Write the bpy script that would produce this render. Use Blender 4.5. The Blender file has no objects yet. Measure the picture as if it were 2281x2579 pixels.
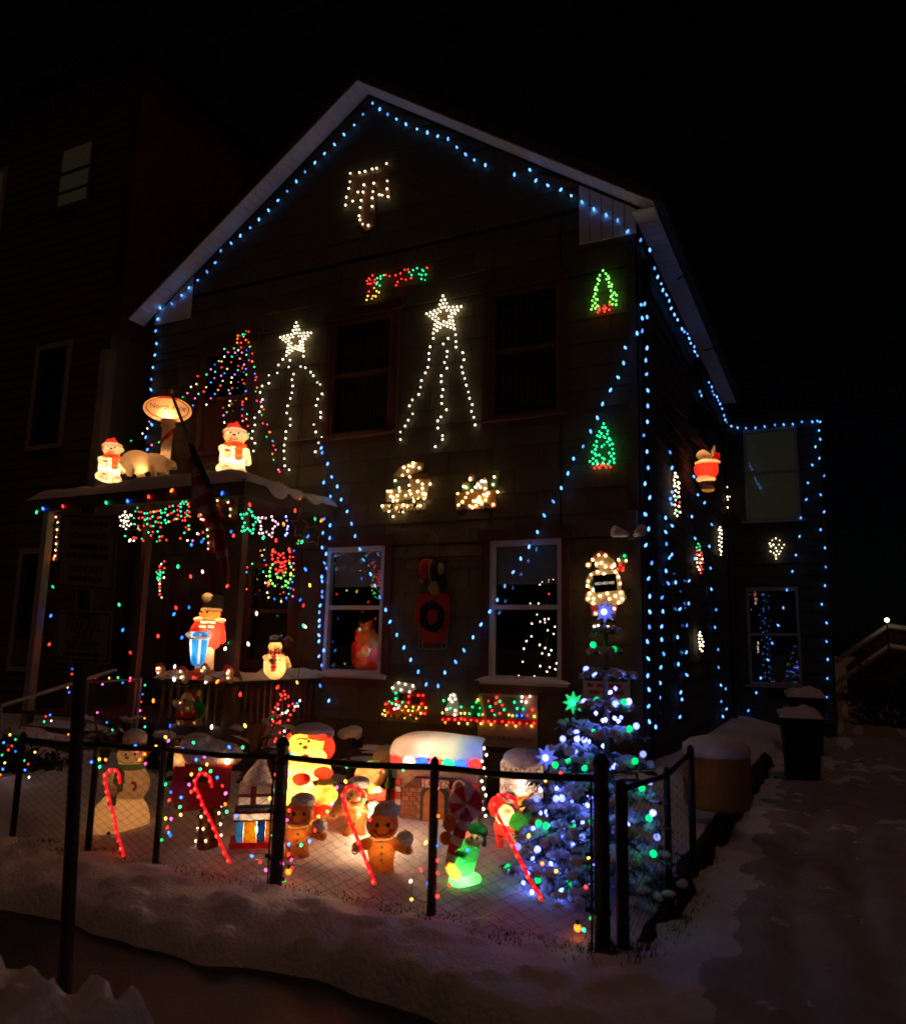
import bpy, math, random
import numpy as np
from mathutils import Vector, Matrix

random.seed(7)
rng = np.random.default_rng(7)
sc = bpy.context.scene
col = sc.collection

# ------------------------------------------------------------------ camera
# measured from the photograph's vanishing points: X runs along the house front, Y away from the street, Z up
FPX, CX, CY = 1990.0, 1140.5, 1289.5
RW = Matrix(((0.89997781, 0.05425938, 0.43254579),
             (0.43541077, -0.16056053, -0.88579782),
             (0.02138694, 0.98553348, -0.16812603)))
CAM = Vector((2.0238, -9.1479, 1.6))
cam = bpy.data.cameras.new('camera')
camo = bpy.data.objects.new('camera', cam)
col.objects.link(camo)
camo.matrix_world = Matrix.Translation(CAM) @ RW.to_4x4()
cam.sensor_fit = 'HORIZONTAL'
cam.sensor_width = 36.0
cam.lens = 36.0 * FPX / 2281.0
cam.clip_start = 0.05
cam.clip_end = 2000
cam.dof.use_dof = True
cam.dof.focus_distance = 9.6
cam.dof.aperture_fstop = 2.4
sc.camera = camo

# ------------------------------------------------------------------ night sky, one dim warm glow from the street behind
SUN_DIR = Vector((-0.30, 0.42, -0.86)).normalized()      # direction the light travels
elev = math.asin(-SUN_DIR.z)
azim = math.atan2(-SUN_DIR.x, -SUN_DIR.y)
world = bpy.data.worlds.new('World')
sc.world = world
world.use_nodes = True
wn = world.node_tree
for n in list(wn.nodes):
    wn.nodes.remove(n)
sky = wn.nodes.new('ShaderNodeTexSky')
sky.sky_type = 'NISHITA'
sky.sun_disc = False
sky.sun_elevation = elev
sky.sun_rotation = azim
bg = wn.nodes.new('ShaderNodeBackground')
bg.inputs['Strength'].default_value = 0.00012
wo = wn.nodes.new('ShaderNodeOutputWorld')
wn.links.new(sky.outputs['Color'], bg.inputs['Color'])
wn.links.new(bg.outputs['Background'], wo.inputs['Surface'])
sun = bpy.data.lights.new('street_glow', 'SUN')
sun.energy = 0.055
sun.angle = math.radians(35)
sun.color = (1.0, 0.44, 0.24)
suno = bpy.data.objects.new('street_glow', sun)
col.objects.link(suno)
suno.rotation_euler = SUN_DIR.to_track_quat('-Z', 'Y').to_euler()
suno.location = (-10, -20, 20)

sc.view_settings.view_transform = 'Standard'
sc.view_settings.look = 'None'
sc.view_settings.exposure = 0.4
sc.view_settings.gamma = 1.0
sc.view_settings.use_curve_mapping = False
sc.render.engine = 'CYCLES'
sc.cycles.use_denoising = True
sc.cycles.denoiser = 'OPENIMAGEDENOISE'
sc.cycles.use_light_tree = True
sc.cycles.max_bounces = 7
sc.cycles.diffuse_bounces = 4
sc.cycles.glossy_bounces = 3
sc.cycles.transmission_bounces = 5
sc.cycles.transparent_max_bounces = 12
sc.cycles.sample_clamp_indirect = 8.0
sc.cycles.caustics_reflective = False
sc.cycles.caustics_refractive = False
sc.cycles.use_adaptive_sampling = True
sc.cycles.adaptive_threshold = 0.006
sc.cycles.filter_width = 1.8

# ------------------------------------------------------------------ finding places: a sight line met with a real plane
def q(x, y):
    return (x * 2281 / 1808, y * 2281 / 1808)

def sight(p):
    return RW @ Vector(((p[0] - CX) / FPX, -(p[1] - CY) / FPX, -1.0))

def oY(p, Y):
    v = sight(p)
    return CAM + v * ((Y - CAM.y) / v.y)

def oX(p, X):
    v = sight(p)
    return CAM + v * ((X - CAM.x) / v.x)

def oZ(p, Z):
    v = sight(p)
    return CAM + v * ((Z - CAM.z) / v.z)

def oP(p, n, d):
    v = sight(p)
    n = Vector(n)
    return CAM + v * ((d - n.dot(CAM)) / n.dot(v))

# ------------------------------------------------------------------ materials
MATS = {}

def mat(name, c, rough=0.7, vary=0.25, scale=6.0, bump=0.0, bscale=30.0, metal=0.0, spec=0.35):
    if name in MATS:
        return MATS[name]
    m = bpy.data.materials.new(name)
    m.use_nodes = True
    nt = m.node_tree
    b = nt.nodes['Principled BSDF']
    b.inputs['Roughness'].default_value = rough
    b.inputs['Metallic'].default_value = metal
    b.inputs['Specular IOR Level'].default_value = spec
    tc = nt.nodes.new('ShaderNodeTexCoord')
    nz = nt.nodes.new('ShaderNodeTexNoise')
    nz.inputs['Scale'].default_value = scale
    nz.inputs['Detail'].default_value = 5
    nt.links.new(tc.outputs['Object'], nz.inputs['Vector'])
    mx = nt.nodes.new('ShaderNodeMix')
    mx.data_type = 'RGBA'
    lo = [max(0, v * (1 - vary)) for v in c]
    hi = [min(1, v * (1 + vary)) for v in c]
    mx.inputs[6].default_value = (*lo, 1)
    mx.inputs[7].default_value = (*hi, 1)
    nt.links.new(nz.outputs['Fac'], mx.inputs[0])
    nt.links.new(mx.outputs[2], b.inputs['Base Color'])
    if bump:
        n2 = nt.nodes.new('ShaderNodeTexNoise')
        n2.inputs['Scale'].default_value = bscale
        n2.inputs['Detail'].default_value = 6
        nt.links.new(tc.outputs['Object'], n2.inputs['Vector'])
        bp = nt.nodes.new('ShaderNodeBump')
        bp.inputs['Strength'].default_value = bump
        bp.inputs['Distance'].default_value = 0.02
        nt.links.new(n2.outputs['Fac'], bp.inputs['Height'])
        nt.links.new(bp.outputs['Normal'], b.inputs['Normal'])
    MATS[name] = m
    return m

def glow(name, c, s):
    if name in MATS:
        return MATS[name]
    m = bpy.data.materials.new(name)
    m.use_nodes = True
    nt = m.node_tree
    b = nt.nodes['Principled BSDF']
    b.inputs['Base Color'].default_value = (*[0.3 * v for v in c], 1)
    b.inputs['Emission Color'].default_value = (*c, 1)
    b.inputs['Emission Strength'].default_value = s
    b.inputs['Roughness'].default_value = 0.3
    MATS[name] = m
    return m

def shell(c, trans=0.55, gloss=0.06):
    """thin painted plastic that lets a lamp inside shine through"""
    key = 'plastic_%02x%02x%02x_%d' % (*[int(255 * v) for v in c], int(trans * 100))
    if key in MATS:
        return MATS[key]
    m = bpy.data.materials.new(key)
    m.use_nodes = True
    nt = m.node_tree
    nt.nodes.remove(nt.nodes['Principled BSDF'])
    tc = nt.nodes.new('ShaderNodeTexCoord')
    nz = nt.nodes.new('ShaderNodeTexNoise')
    nz.inputs['Scale'].default_value = 9
    nt.links.new(tc.outputs['Object'], nz.inputs['Vector'])
    mc = nt.nodes.new('ShaderNodeMix')
    mc.data_type = 'RGBA'
    mc.inputs[6].default_value = (*[v * 0.85 for v in c], 1)
    mc.inputs[7].default_value = (*[min(1, v * 1.1) for v in c], 1)
    nt.links.new(nz.outputs['Fac'], mc.inputs[0])
    d = nt.nodes.new('ShaderNodeBsdfDiffuse')
    t = nt.nodes.new('ShaderNodeBsdfTranslucent')
    g = nt.nodes.new('ShaderNodeBsdfGlossy')
    g.inputs['Roughness'].default_value = 0.35
    nt.links.new(mc.outputs[2], d.inputs['Color'])
    nt.links.new(mc.outputs[2], t.inputs['Color'])
    m1 = nt.nodes.new('ShaderNodeMixShader')
    m1.inputs[0].default_value = trans
    nt.links.new(d.outputs[0], m1.inputs[1])
    nt.links.new(t.outputs[0], m1.inputs[2])
    m2 = nt.nodes.new('ShaderNodeMixShader')
    m2.inputs[0].default_value = gloss
    nt.links.new(m1.outputs[0], m2.inputs[1])
    nt.links.new(g.outputs[0], m2.inputs[2])
    nt.links.new(m2.outputs[0], nt.nodes['Material Output'].inputs['Surface'])
    MATS[key] = m
    return m

def glass():
    if 'window_glass' in MATS:
        return MATS['window_glass']
    m = bpy.data.materials.new('window_glass')
    m.use_nodes = True
    nt = m.node_tree
    nt.nodes.remove(nt.nodes['Principled BSDF'])
    tr = nt.nodes.new('ShaderNodeBsdfTransparent')
    tr.inputs['Color'].default_value = (0.9, 0.93, 0.92, 1)
    g = nt.nodes.new('ShaderNodeBsdfGlossy')
    g.inputs['Roughness'].default_value = 0.015
    mx = nt.nodes.new('ShaderNodeMixShader')
    mx.inputs[0].default_value = 0.07
    nt.links.new(tr.outputs[0], mx.inputs[1])
    nt.links.new(g.outputs[0], mx.inputs[2])
    nt.links.new(mx.outputs[0], nt.nodes['Material Output'].inputs['Surface'])
    MATS['window_glass'] = m
    return m

SNOW = lambda: mat('snow', (0.78, 0.77, 0.78), 0.8, 0.10, 5, 0.9, 34, spec=0.25)
WHITE = lambda: mat('white_vinyl', (0.80, 0.79, 0.75), 0.5, 0.08, 4)
DARK = lambda: mat('dark_cable', (0.012, 0.018, 0.012), 0.6, 0.2)
TRIM = lambda: mat('brown_trim', (0.10, 0.045, 0.03), 0.7, 0.2, 5, 0.2)
FENCE = lambda: mat('black_coated_steel', (0.02, 0.019, 0.018), 0.5, 0.3, 12, 0.2)
GALV = lambda: mat('galvanised_steel', (0.35, 0.33, 0.30), 0.45, 0.2, 10, metal=0.6)
BLACKP = lambda: mat('black_paint', (0.012, 0.012, 0.012), 0.45, 0.2)
WOOD = lambda: mat('painted_wood', (0.13, 0.075, 0.05), 0.7, 0.3, 7, 0.3)

# ------------------------------------------------------------------ meshes, things and parts
class MB:
    def __init__(self):
        self.v = []
        self.f = []

    def add(self, vs, fs):
        n = len(self.v)
        self.v += [tuple(a) for a in vs]
        self.f += [tuple(i + n for i in f) for f in fs]
        return self

    def box(self, lo, hi, M=None):
        (a, b, c), (d, e, f) = lo, hi
        vs = [Vector(p) for p in ((a, b, c), (d, b, c), (d, e, c), (a, e, c), (a, b, f), (d, b, f), (d, e, f), (a, e, f))]
        if M is not None:
            vs = [M @ p for p in vs]
        return self.add(vs, [(3, 2, 1, 0), (4, 5, 6, 7), (0, 1, 5, 4), (1, 2, 6, 5), (2, 3, 7, 6), (3, 0, 4, 7)])

    def prism(self, pts, ext):
        pts = [Vector(p) for p in pts]
        ext = Vector(ext)
        n = len(pts)
        nrm = Vector()
        for i in range(n):
            nrm += pts[i].cross(pts[(i + 1) % n])
        if nrm.dot(ext) > 0:
            pts.reverse()
        vs = pts + [p + ext for p in pts]
        fs = [tuple(range(n)), tuple(range(2 * n - 1, n - 1, -1))]
        fs += [((i + 1) % n, i, i + n, (i + 1) % n + n) for i in range(n)]
        return self.add(vs, fs)

    def tube(self, pts, r, n=5, closed=False):
        pts = [Vector(p) for p in pts]
        m = len(pts)
        if m < 2:
            return self
        rr = r if isinstance(r, (list, tuple)) else [r] * m
        vs, fs = [], []
        up = Vector((0.13, 0.27, 0.95))
        for i, p in enumerate(pts):
            t = (pts[min(i + 1, m - 1)] - pts[max(i - 1, 0)])
            if t.length < 1e-7:
                t = Vector((0, 0, 1))
            t.normalize()
            a = t.cross(up)
            if a.length < 0.05:
                a = t.cross(Vector((1, 0, 0)))
            a.normalize()
            b = t.cross(a)
            for k in range(n):
                w = 2 * math.pi * k / n
                vs.append(p + (a * math.cos(w) + b * math.sin(w)) * rr[i])
        for i in range(m - 1):
            for k in range(n):
                k2 = (k + 1) % n
                fs.append((i * n + k, i * n + k2, (i + 1) * n + k2, (i + 1) * n + k))
        fs.append(tuple(range(n - 1, -1, -1)))
        fs.append(tuple((m - 1) * n + k for k in range(n)))
        return self.add(vs, fs)

    def lathe(self, prof, n=16, M=None):
        vs, fs = [], []
        for r, z in prof:
            for k in range(n):
                w = 2 * math.pi * k / n
                p = Vector((max(r, 1e-4) * math.cos(w), max(r, 1e-4) * math.sin(w), z))
                vs.append(M @ p if M is not None else p)
        for i in range(len(prof) - 1):
            for k in range(n):
                k2 = (k + 1) % n
                fs.append((i * n + k, i * n + k2, (i + 1) * n + k2, (i + 1) * n + k))
        fs.append(tuple(range(n - 1, -1, -1)))
        fs.append(tuple((len(prof) - 1) * n + k for k in range(n)))
        return self.add(vs, fs)

    def ball(self, c, r, n=10):
        if not isinstance(r, (tuple, list)):
            r = (r, r, r)
        prof = [(math.sin(math.pi * i / n), -math.cos(math.pi * i / n)) for i in range(n + 1)]
        return self.lathe(prof, n + 2, Matrix.Translation(Vector(c)) @ Matrix.Diagonal((*r, 1)))

    def grid(self, P):
        P = np.asarray(P)
        a, b = P.shape[:2]
        fs = [(i * b + j, (i + 1) * b + j, (i + 1) * b + j + 1, i * b + j + 1) for i in range(a - 1) for j in range(b - 1)]
        return self.add(P.reshape(-1, 3), fs)

    def mesh(self, name, m, smooth=False):
        me = bpy.data.meshes.new(name)
        me.from_pydata(self.v, [], self.f)
        if m is not None:
            me.materials.append(m)
        if smooth:
            me.polygons.foreach_set('use_smooth', [True] * len(me.polygons))
        me.update()
        return me

    def build(self, name, m, parent=None, smooth=False, kind=None):
        return put(name, self.mesh(name, m, smooth), parent, kind)

BASE = {}          # root empties whose parts are given in world coordinates

def put(name, me, parent=None, kind=None):
    o = bpy.data.objects.new(name, me)
    col.objects.link(o)
    if parent is not None:
        o.parent = parent
        if parent.name in BASE:
            o.matrix_parent_inverse = BASE[parent.name]
    if kind:
        o['kind'] = kind
    return o

def thing(name, label, cat, loc=(0, 0, 0), group=None, local=False, rotz=0.0, scale=1.0):
    o = bpy.data.objects.new(name, None)
    col.objects.link(o)
    o.empty_display_size = 0.1
    o.location = loc
    o['label'] = label
    o['category'] = cat
    if group:
        o['group'] = group
    if local:
        o.rotation_euler = (0, 0, rotz)
        o.scale = (scale, scale, scale)
    else:
        BASE[o.name] = Matrix.Translation(Vector(loc)).inverted()
    return o

def tag(o, label, cat, group=None):
    o['label'] = label
    o['category'] = cat
    if group:
        o['group'] = group
    return o

def vnoise(x, y, s, seed=0):
    """smooth value noise on arrays"""
    x = np.asarray(x, float) / s + 37.1 * seed + 500
    y = np.asarray(y, float) / s + 11.7 * seed + 500
    xi, yi = np.floor(x).astype(int), np.floor(y).astype(int)
    fx, fy = x - xi, y - yi
    fx, fy = fx * fx * (3 - 2 * fx), fy * fy * (3 - 2 * fy)
    def h(a, b):
        n = (a * 374761393 + b * 668265263 + seed * 1274126177) & 0x7fffffff
        n = ((n ^ (n >> 13)) * 1274126177) & 0x7fffffff
        return (n ^ (n >> 16)) / 0x7fffffff
    return (h(xi, yi) * (1 - fx) + h(xi + 1, yi) * fx) * (1 - fy) + (h(xi, yi + 1) * (1 - fx) + h(xi + 1, yi + 1) * fx) * fy

def sstep(a, b, x):
    t = np.clip((np.asarray(x, float) - a) / (b - a), 0, 1)
    return t * t * (3 - 2 * t)

# ------------------------------------------------------------------ the snowy ground
FY = -4.72            # line of the front fence
def gh(x, y):
    x = np.asarray(x, float)
    y = np.asarray(y, float)
    yard = 0.05 * sstep(-4.66, -4.35, y) + 0.12 * sstep(-4.0, -0.2, y) + 0.02 + 0.06 * (vnoise(x, y, 0.7, 1) - 0.4) + 0.05 * vnoise(x, y, 0.25, 2) + 0.012 * vnoise(x, y, 0.09, 16)
    yard = yard + 0.10 * np.exp(-((x + 2.2) / 0.5) ** 2 - ((y + 3.5) / 0.4) ** 2) + 0.08 * np.exp(-((x + 1.55) / 0.25) ** 2 - ((y + 3.7) / 0.25) ** 2)
    inyard = sstep(1.06, 0.92, x) * sstep(-4.9, -4.4, y)
    edge = yard * (0.35 + 0.65 * sstep(1.0, 0.1, x)) + 0.09 * sstep(-4.4, -3.2, y)
    drive = -0.01 + 0.045 * vnoise(x, y, 0.35, 3) + 0.03 * vnoise(x, y, 0.13, 4) + 0.012 * vnoise(x, y, 0.06, 17)
    for c in (1.75, 2.15, 2.95):
        drive = drive - 0.045 * np.exp(-((x - c - 0.12 * np.sin(y * 0.7)) / 0.09) ** 2) * (0.5 + vnoise(x, y, 0.4, 5))
    berm = 0.05 * np.exp(-((y + 5.12) / 0.30) ** 2) + 0.07 * (vnoise(x, y, 0.34, 6) - 0.45) + 0.04 * sstep(0.45, 0.8, vnoise(x, y, 0.13, 7)) + 0.012 * vnoise(x, y, 0.06, 15)
    # shovelled pavement cut through the snow, closing up towards the drive
    cut = sstep(-5.48, -5.66, y + 0.05 * np.sin(x * 3.1) + 0.10 * (vnoise(x, y, 0.3, 8) - 0.5)) * sstep(1.0, 0.1, x - 0.5 * (y + 6.0))
    bank = sstep(-6.20, -6.48, y + 0.26 * (vnoise(x, y, 0.33, 9) - 0.5)) * sstep(-0.35, -0.75, x + 0.25 * (vnoise(x, y, 0.4, 10) - 0.5))
    lumps = -0.03 + 0.10 * vnoise(x, y, 0.36, 11) + 0.09 * sstep(0.3, 0.7, vnoise(x, y, 0.17, 12)) + 0.06 * sstep(0.35, 0.65, vnoise(x, y, 0.085, 13)) + 0.015 * vnoise(x, y, 0.04, 14)
    front = berm - 0.34 * cut + (0.30 * cut + lumps) * bank
    out = drive + (front - drive) * sstep(-4.4, -4.9, y) * sstep(2.2, 0.6, x)
    return out * (1 - inyard) + edge * inyard

def axis(lo, a, b, hi, h):
    core = np.arange(a, b, h)
    L = a - np.geomspace(h, a - lo, 26)[::-1]
    H = b + np.geomspace(h, hi - b, 26)
    return np.concatenate([L, core, H])

ax = axis(-900, -6.5, 3.6, 900, 0.04)
ay = axis(-900, -7.3, -1.2, 900, 0.032)
XX, YY = np.meshgrid(ax, ay, indexing='ij')
ZZ = gh(XX, YY)
gr = MB()
gr.grid(np.stack([XX, YY, ZZ], -1))
ground = gr.build('ground', SNOW(), smooth=True)
ground['kind'] = 'structure'
pv = MB()
px = np.arange(-14, 2.2, 0.25)
py = np.arange(-7.2, -5.1, 0.1)
PX, PY = np.meshgrid(px, py, indexing='ij')
pv.grid(np.stack([PX, PY, -0.11 + 0.006 * vnoise(PX, PY, 0.3, 20)], -1))
pav = pv.build('pavement', mat('wet_pavement', (0.035, 0.03, 0.028), 0.45, 0.4, 9, 0.3, 40), smooth=True)
pav['kind'] = 'structure'

# ------------------------------------------------------------------ the house
HX0, HX1 = -8.09, 0.0
RIDGE_X, RIDGE_Z, PITCH = -4.03, 9.90, 0.70
HD = 8.4
house = thing('house', 'two-storey gabled house with dark shingle siding hung with strings of lights', 'house', (-4.0, 0.0, 0.4))

def roofz(x):
    return RIDGE_Z - PITCH * abs(x - RIDGE_X)

WIN = {   # name: x0, x1, z0, z1
    'lowL': (-4.37, -3.44, 1.21, 2.93), 'lowR': (-1.90, -0.96, 1.21, 2.93),
    'upL': (-6.98, -6.0, 4.5, 6.2), 'upM': (-4.46, -3.44, 4.53, 6.30), 'upR': (-1.93, -0.98, 4.53, 6.30),
    'door': (-7.3, -6.4, 0.62, 2.7), 'porchwin': (-5.75, -4.95, 1.3, 2.75)}
HOLES = list(WIN.values())

def clip_rects(x0, x1, z0, z1, holes):
    xs = sorted({x0, x1, *[v for h in holes for v in (h[0], h[1]) if x0 < v < x1]})
    zs = sorted({z0, z1, *[v for h in holes for v in (h[2], h[3]) if z0 < v < z1]})
    out = []
    for i in range(len(xs) - 1):
        for j in range(len(zs) - 1):
            cx, cz = (xs[i] + xs[i + 1]) / 2, (zs[j] + zs[j + 1]) / 2
            if not any(h[0] < cx < h[1] and h[2] < cz < h[3] for h in holes):
                out.append((xs[i], xs[i + 1], zs[j], zs[j + 1]))
    return out

EAVE = roofz(HX1)
w = MB()
for a, b, c, d in clip_rects(HX0, HX1, -0.1, EAVE, HOLES):
    w.box((a, 0.02, c), (b, 0.16, d))
w.prism([(HX0, 0.02, EAVE), (HX1, 0.02, EAVE), (RIDGE_X, 0.02, RIDGE_Z)], (0, 0.14, 0))
wallm = mat('siding_backing', (0.07, 0.07, 0.05), 0.9)
w.build('front_wall', wallm, house)
# big cement shingles, one object each on the storeys the lights reach
shm = [mat('cement_shingle_%d' % i, c, 0.85, 0.22, 14, 0.35, 60) for i, c in enumerate([(0.112, 0.100, 0.060), (0.098, 0.088, 0.053), (0.127, 0.112, 0.068)])]
SHW, SHH = 0.62, 0.31
gable = MB()
row = 0
z = 0.12
while z < RIDGE_Z - 0.1:
    off = -SHW * (row % 2) * 0.5
    x = HX0 + off
    while x < HX1:
        a, b = max(x, HX0), min(x + SHW, HX1)
        if z < EAVE - 0.05:
            segs = clip_rects(a, b, z, min(z + SHH, EAVE + 0.1), HOLES)
            for s in segs:
                if s[1] - s[0] < 0.03 or s[3] - s[2] < 0.03:
                    continue
                m = MB()
                t = 0.004 + 0.004 * random.random()
                m.prism([(s[0] + 0.003, -0.006 - t, s[2] + 0.002), (s[1] - 0.003, -0.006 - t, s[2] + 0.002),
                         (s[1] - 0.003, 0.0, s[3] - 0.002), (s[0] + 0.003, 0.0, s[3] - 0.002)], (0, 0.015, 0))
                m.build('shingle', random.choice(shm), house)
        else:
            zt = z + SHH
            # trim to the gable
            xa = max(a, RIDGE_X - (RIDGE_Z - z) / PITCH)
            xb = min(b, RIDGE_X + (RIDGE_Z - z) / PITCH)
            if xb - xa > 0.05:
                p = [(xa + 0.003, -0.008, z), (xb - 0.003, -0.008, z)]
                for xx in (xb - 0.003, xa + 0.003):
                    p.append((xx, -0.001, min(zt - 0.002, roofz(xx))))
                gable.prism(p, (0, 0.012, 0))
        x += SHW
    z += SHH
    row += 1
gable.build('gable_shingles', shm[0], house, kind='stuff')

# side wall, back, roof
sd = MB()
sd.box((-0.14, 0.16, 0.0), (-0.01, HD, EAVE))
sd.box((HX0, 0.16, 0.0), (HX0 + 0.14, HD, EAVE))
sd.box((HX0, HD, 0.0), (HX1, HD + 0.14, EAVE))
sd.build('side_wall', mat('side_siding', (0.06, 0.055, 0.05), 0.8, 0.3, 8, 0.3), house)
lap = MB()
for i in range(26):
    zz = 0.5 + i * 0.24
    lap.prism([(0.0, 0.02, zz), (0.018, 0.02, zz), (0.004, 0.02, zz + 0.24), (0.0, 0.02, zz + 0.24)], (0, HD - 0.02, 0))
lap.build('side_siding', mat('side_siding', (0.06, 0.055, 0.05)), house, kind='stuff')
OV, OH = 0.34, 0.30     # overhang at front and sides
rf = MB()
for sgn in (-1, 1):
    xe = HX1 + OH if sgn > 0 else HX0 - OH
    p = [(RIDGE_X, -OV, RIDGE_Z + 0.05), (xe, -OV, roofz(xe) + 0.05), (xe, -OV, roofz(xe) + 0.20), (RIDGE_X, -OV, RIDGE_Z + 0.22)]
    rf.prism(p, (0, HD + 2 * OV, 0))
rf.build('roof', mat('roof_shingles', (0.02, 0.018, 0.017), 0.9, 0.3, 10, 0.4), house)
fb = MB()
for sgn in (-1, 1):
    xe = HX1 + OH if sgn > 0 else HX0 - OH
    fb.prism([(RIDGE_X, -OV - 0.025, RIDGE_Z + 0.06), (xe, -OV - 0.025, roofz(xe) + 0.06), (xe, -OV - 0.025, roofz(xe) + 0.19), (RIDGE_X, -OV - 0.025, RIDGE_Z + 0.21)], (0, 0.02, 0))
fb.build('bargeboard', mat('dark_fascia', (0.05, 0.04, 0.035), 0.6), house)
gt = MB()
gt.box((HX1 + OH, -OV, roofz(HX1 + OH) + 0.02), (HX1 + OH + 0.10, HD, roofz(HX1 + OH) + 0.13))
gt.build('gutter', mat('dark_fascia', (0.05, 0.04, 0.035)), house)
# ribbed soffit: each panel a board of its own
for sgn in (-1, 1):
    xe = HX1 + OH if sgn > 0 else HX0 - OH
    L = abs(xe - RIDGE_X)
    n = int(L * math.hypot(1, PITCH) / 0.135)
    sp = None
    for i in range(n):
        xa, xb = RIDGE_X + sgn * L * i / n, RIDGE_X + sgn * L * (i + 0.94) / n
        if sp is None:
            m = MB()
            m.prism([(0, -OV + 0.004, 0.045), (xb - xa, -OV + 0.004, 0.045 - PITCH * abs(xb - xa)), (xb - xa, -OV + 0.004, 0.025 - PITCH * abs(xb - xa)), (0, -OV + 0.004, 0.025)], (0, OV - 0.016, 0))
            sp = m.mesh('soffit_panel', WHITE())
        o = put('soffit_panel', sp, house)
        o.location = (xa, 0, roofz(xa))
zs = roofz(HX1 + OH) + 0.005
m = MB()
m.box((0.02, 0, -0.012), (OH - 0.005, 0.15, 0.006))
sp = m.mesh('soffit_panel', WHITE())
for i in range(int((HD + OV - 0.4) / 0.16)):
    o = put('soffit_panel', sp, house)
    o.location = (0, -OV + 0.06 + i * 0.16, zs)
# boxed eave returns faced with boards
for a, b, zb in ((-0.72, 0.02, 6.73), (HX0 - 0.02, -7.31, 6.86)):
    r = MB()
    r.box((a, -0.036, zb - 0.015), (b, -0.012, zb - 0.003))
    ret = r.build('eave_return', WHITE(), house)
    n = 5
    for i in range(n):
        xa = a + (b - a) * i / n + 0.006
        xb = a + (b - a) * (i + 1) / n - 0.006
        m = MB()
        m.prism([(xa, -0.03, zb), (xb, -0.03, zb), (xb, -0.03, roofz(xb) - 0.03), (xa, -0.03, roofz(xa) - 0.03)], (0, 0.016, 0))
        m.build('board', WHITE(), ret)
cb = MB()
cb.box((-0.11, -0.03, 0.3), (0.02, -0.008, 6.6))
cb.box((0.0, -0.03, 0.3), (0.022, 0.10, 6.6))
cb.build('corner_board', mat('corner_board', (0.09, 0.085, 0.075), 0.7), house)

def window(parent, x0, x1, z0, z1, Y=0.0, blind=None, cas=True, fm=None, curtain=False):
    fm = fm or WHITE()
    c = MB()
    t = 0.11
    if cas:
        c.box((x0 - t, Y - 0.035, z0 - 0.05), (x0 - 0.002, Y - 0.012, z1 + t))
        c.box((x1 + 0.002, Y - 0.035, z0 - 0.05), (x1 + t, Y - 0.012, z1 + t))
        c.box((x0 - t - 0.04, Y - 0.055, z1 + 0.004), (x1 + t + 0.04, Y - 0.013, z1 + t + 0.03))
        c.box((x0 - t, Y - 0.03, z0 - 0.16), (x1 + t, Y - 0.012, z0 - 0.055))
    else:
        c.box((x0 - 0.02, Y - 0.012, z1 + 0.002), (x1 + 0.02, Y - 0.004, z1 + 0.03))
    win = c.build('window', TRIM(), parent)
    f = MB()
    e = 0.055
    f.box((x0, Y - 0.02, z0), (x0 + e, Y + 0.07, z1))
    f.box((x1 - e, Y - 0.02, z0), (x1, Y + 0.07, z1))
    f.box((x0 + e, Y - 0.02, z1 - e * 1.3), (x1 - e, Y + 0.07, z1))
    f.box((x0 + e, Y - 0.02, z0), (x1 - e, Y + 0.07, z0 + e))
    f.build('frame', fm, win)
    zm = (z0 + z1) / 2 + 0.03
    s = MB()
    s.box((x0 + e, Y + 0.0, zm - 0.03), (x1 - e, Y + 0.06, zm + 0.025))
    s.build('meeting_rail', fm, win)
    for za, zb, yy in ((z0 + e, zm - 0.03, 0.045), (zm + 0.025, z1 - e * 1.3, 0.02)):
        g = MB()
        g.box((x0 + e, Y + yy, za), (x1 - e, Y + yy + 0.005, zb))
        g.build('pane', glass(), win)
    si = MB()
    si.box((x0 - 0.09, Y - 0.09, z0 - 0.05), (x1 + 0.09, Y + 0.0, z0 - 0.004))
    sill = si.build('sill', fm, win)
    if blind:
        b = MB()
        k = int((z1 - blind) / 0.028)
        for i in range(k):
            zz = z1 - 0.07 - i * 0.028
            b.box((x0 + e + 0.01, Y + 0.085, zz), (x1 - e - 0.01, Y + 0.105, zz + 0.022))
        b.build('blind', mat('blind_slats', (0.45, 0.42, 0.38), 0.6), win, kind='stuff')
    if curtain:
        b = MB()
        n = 60
        P = np.zeros((n, 2, 3))
        for i in range(n):
            xx = x0 + e + (x1 - x0 - 2 * e) * i / (n - 1)
            yy = Y + 0.12 + 0.03 * math.sin(i * 1.05) + 0.01 * math.sin(i * 2.3)
            P[i, 0] = (xx, yy, z0 + 0.03)
            P[i, 1] = (xx, yy, z1 - 0.03)
        b.grid(P)
        b.build('curtain', mat('curtain_cloth', (0.13, 0.085, 0.06), 0.9, 0.3), win, smooth=True)
    return win, sill

def snow_on(parent, x0, x1, y0, y1, z, h, seed, name='snow_cap', nx=None, over=0.02):
    """a soft heap of snow lying on a ledge"""
    nx = nx or max(6, int((x1 - x0) / 0.05))
    ny = max(5, int((y1 - y0) / 0.03))
    U, V = np.meshgrid(np.linspace(0, 1, nx), np.linspace(0, 1, ny), indexing='ij')
    X = x0 - over + (x1 - x0 + 2 * over) * U
    Yv = y0 - over + (y1 - y0 + 2 * over) * V
    prof = np.clip(1 - np.abs(2 * U - 1) ** 8, 0, 1) * np.clip(1 - np.abs(2 * V - 1) ** 4, 0, 1)
    Z = z - 0.012 + prof * h * (0.55 + 0.8 * vnoise(X, Yv, 0.16, seed))
    m = MB()
    m.grid(np.stack([X, Yv, Z], -1))
    n0 = len(m.v)
    return m.build(name, SNOW(), parent, smooth=True)

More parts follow.
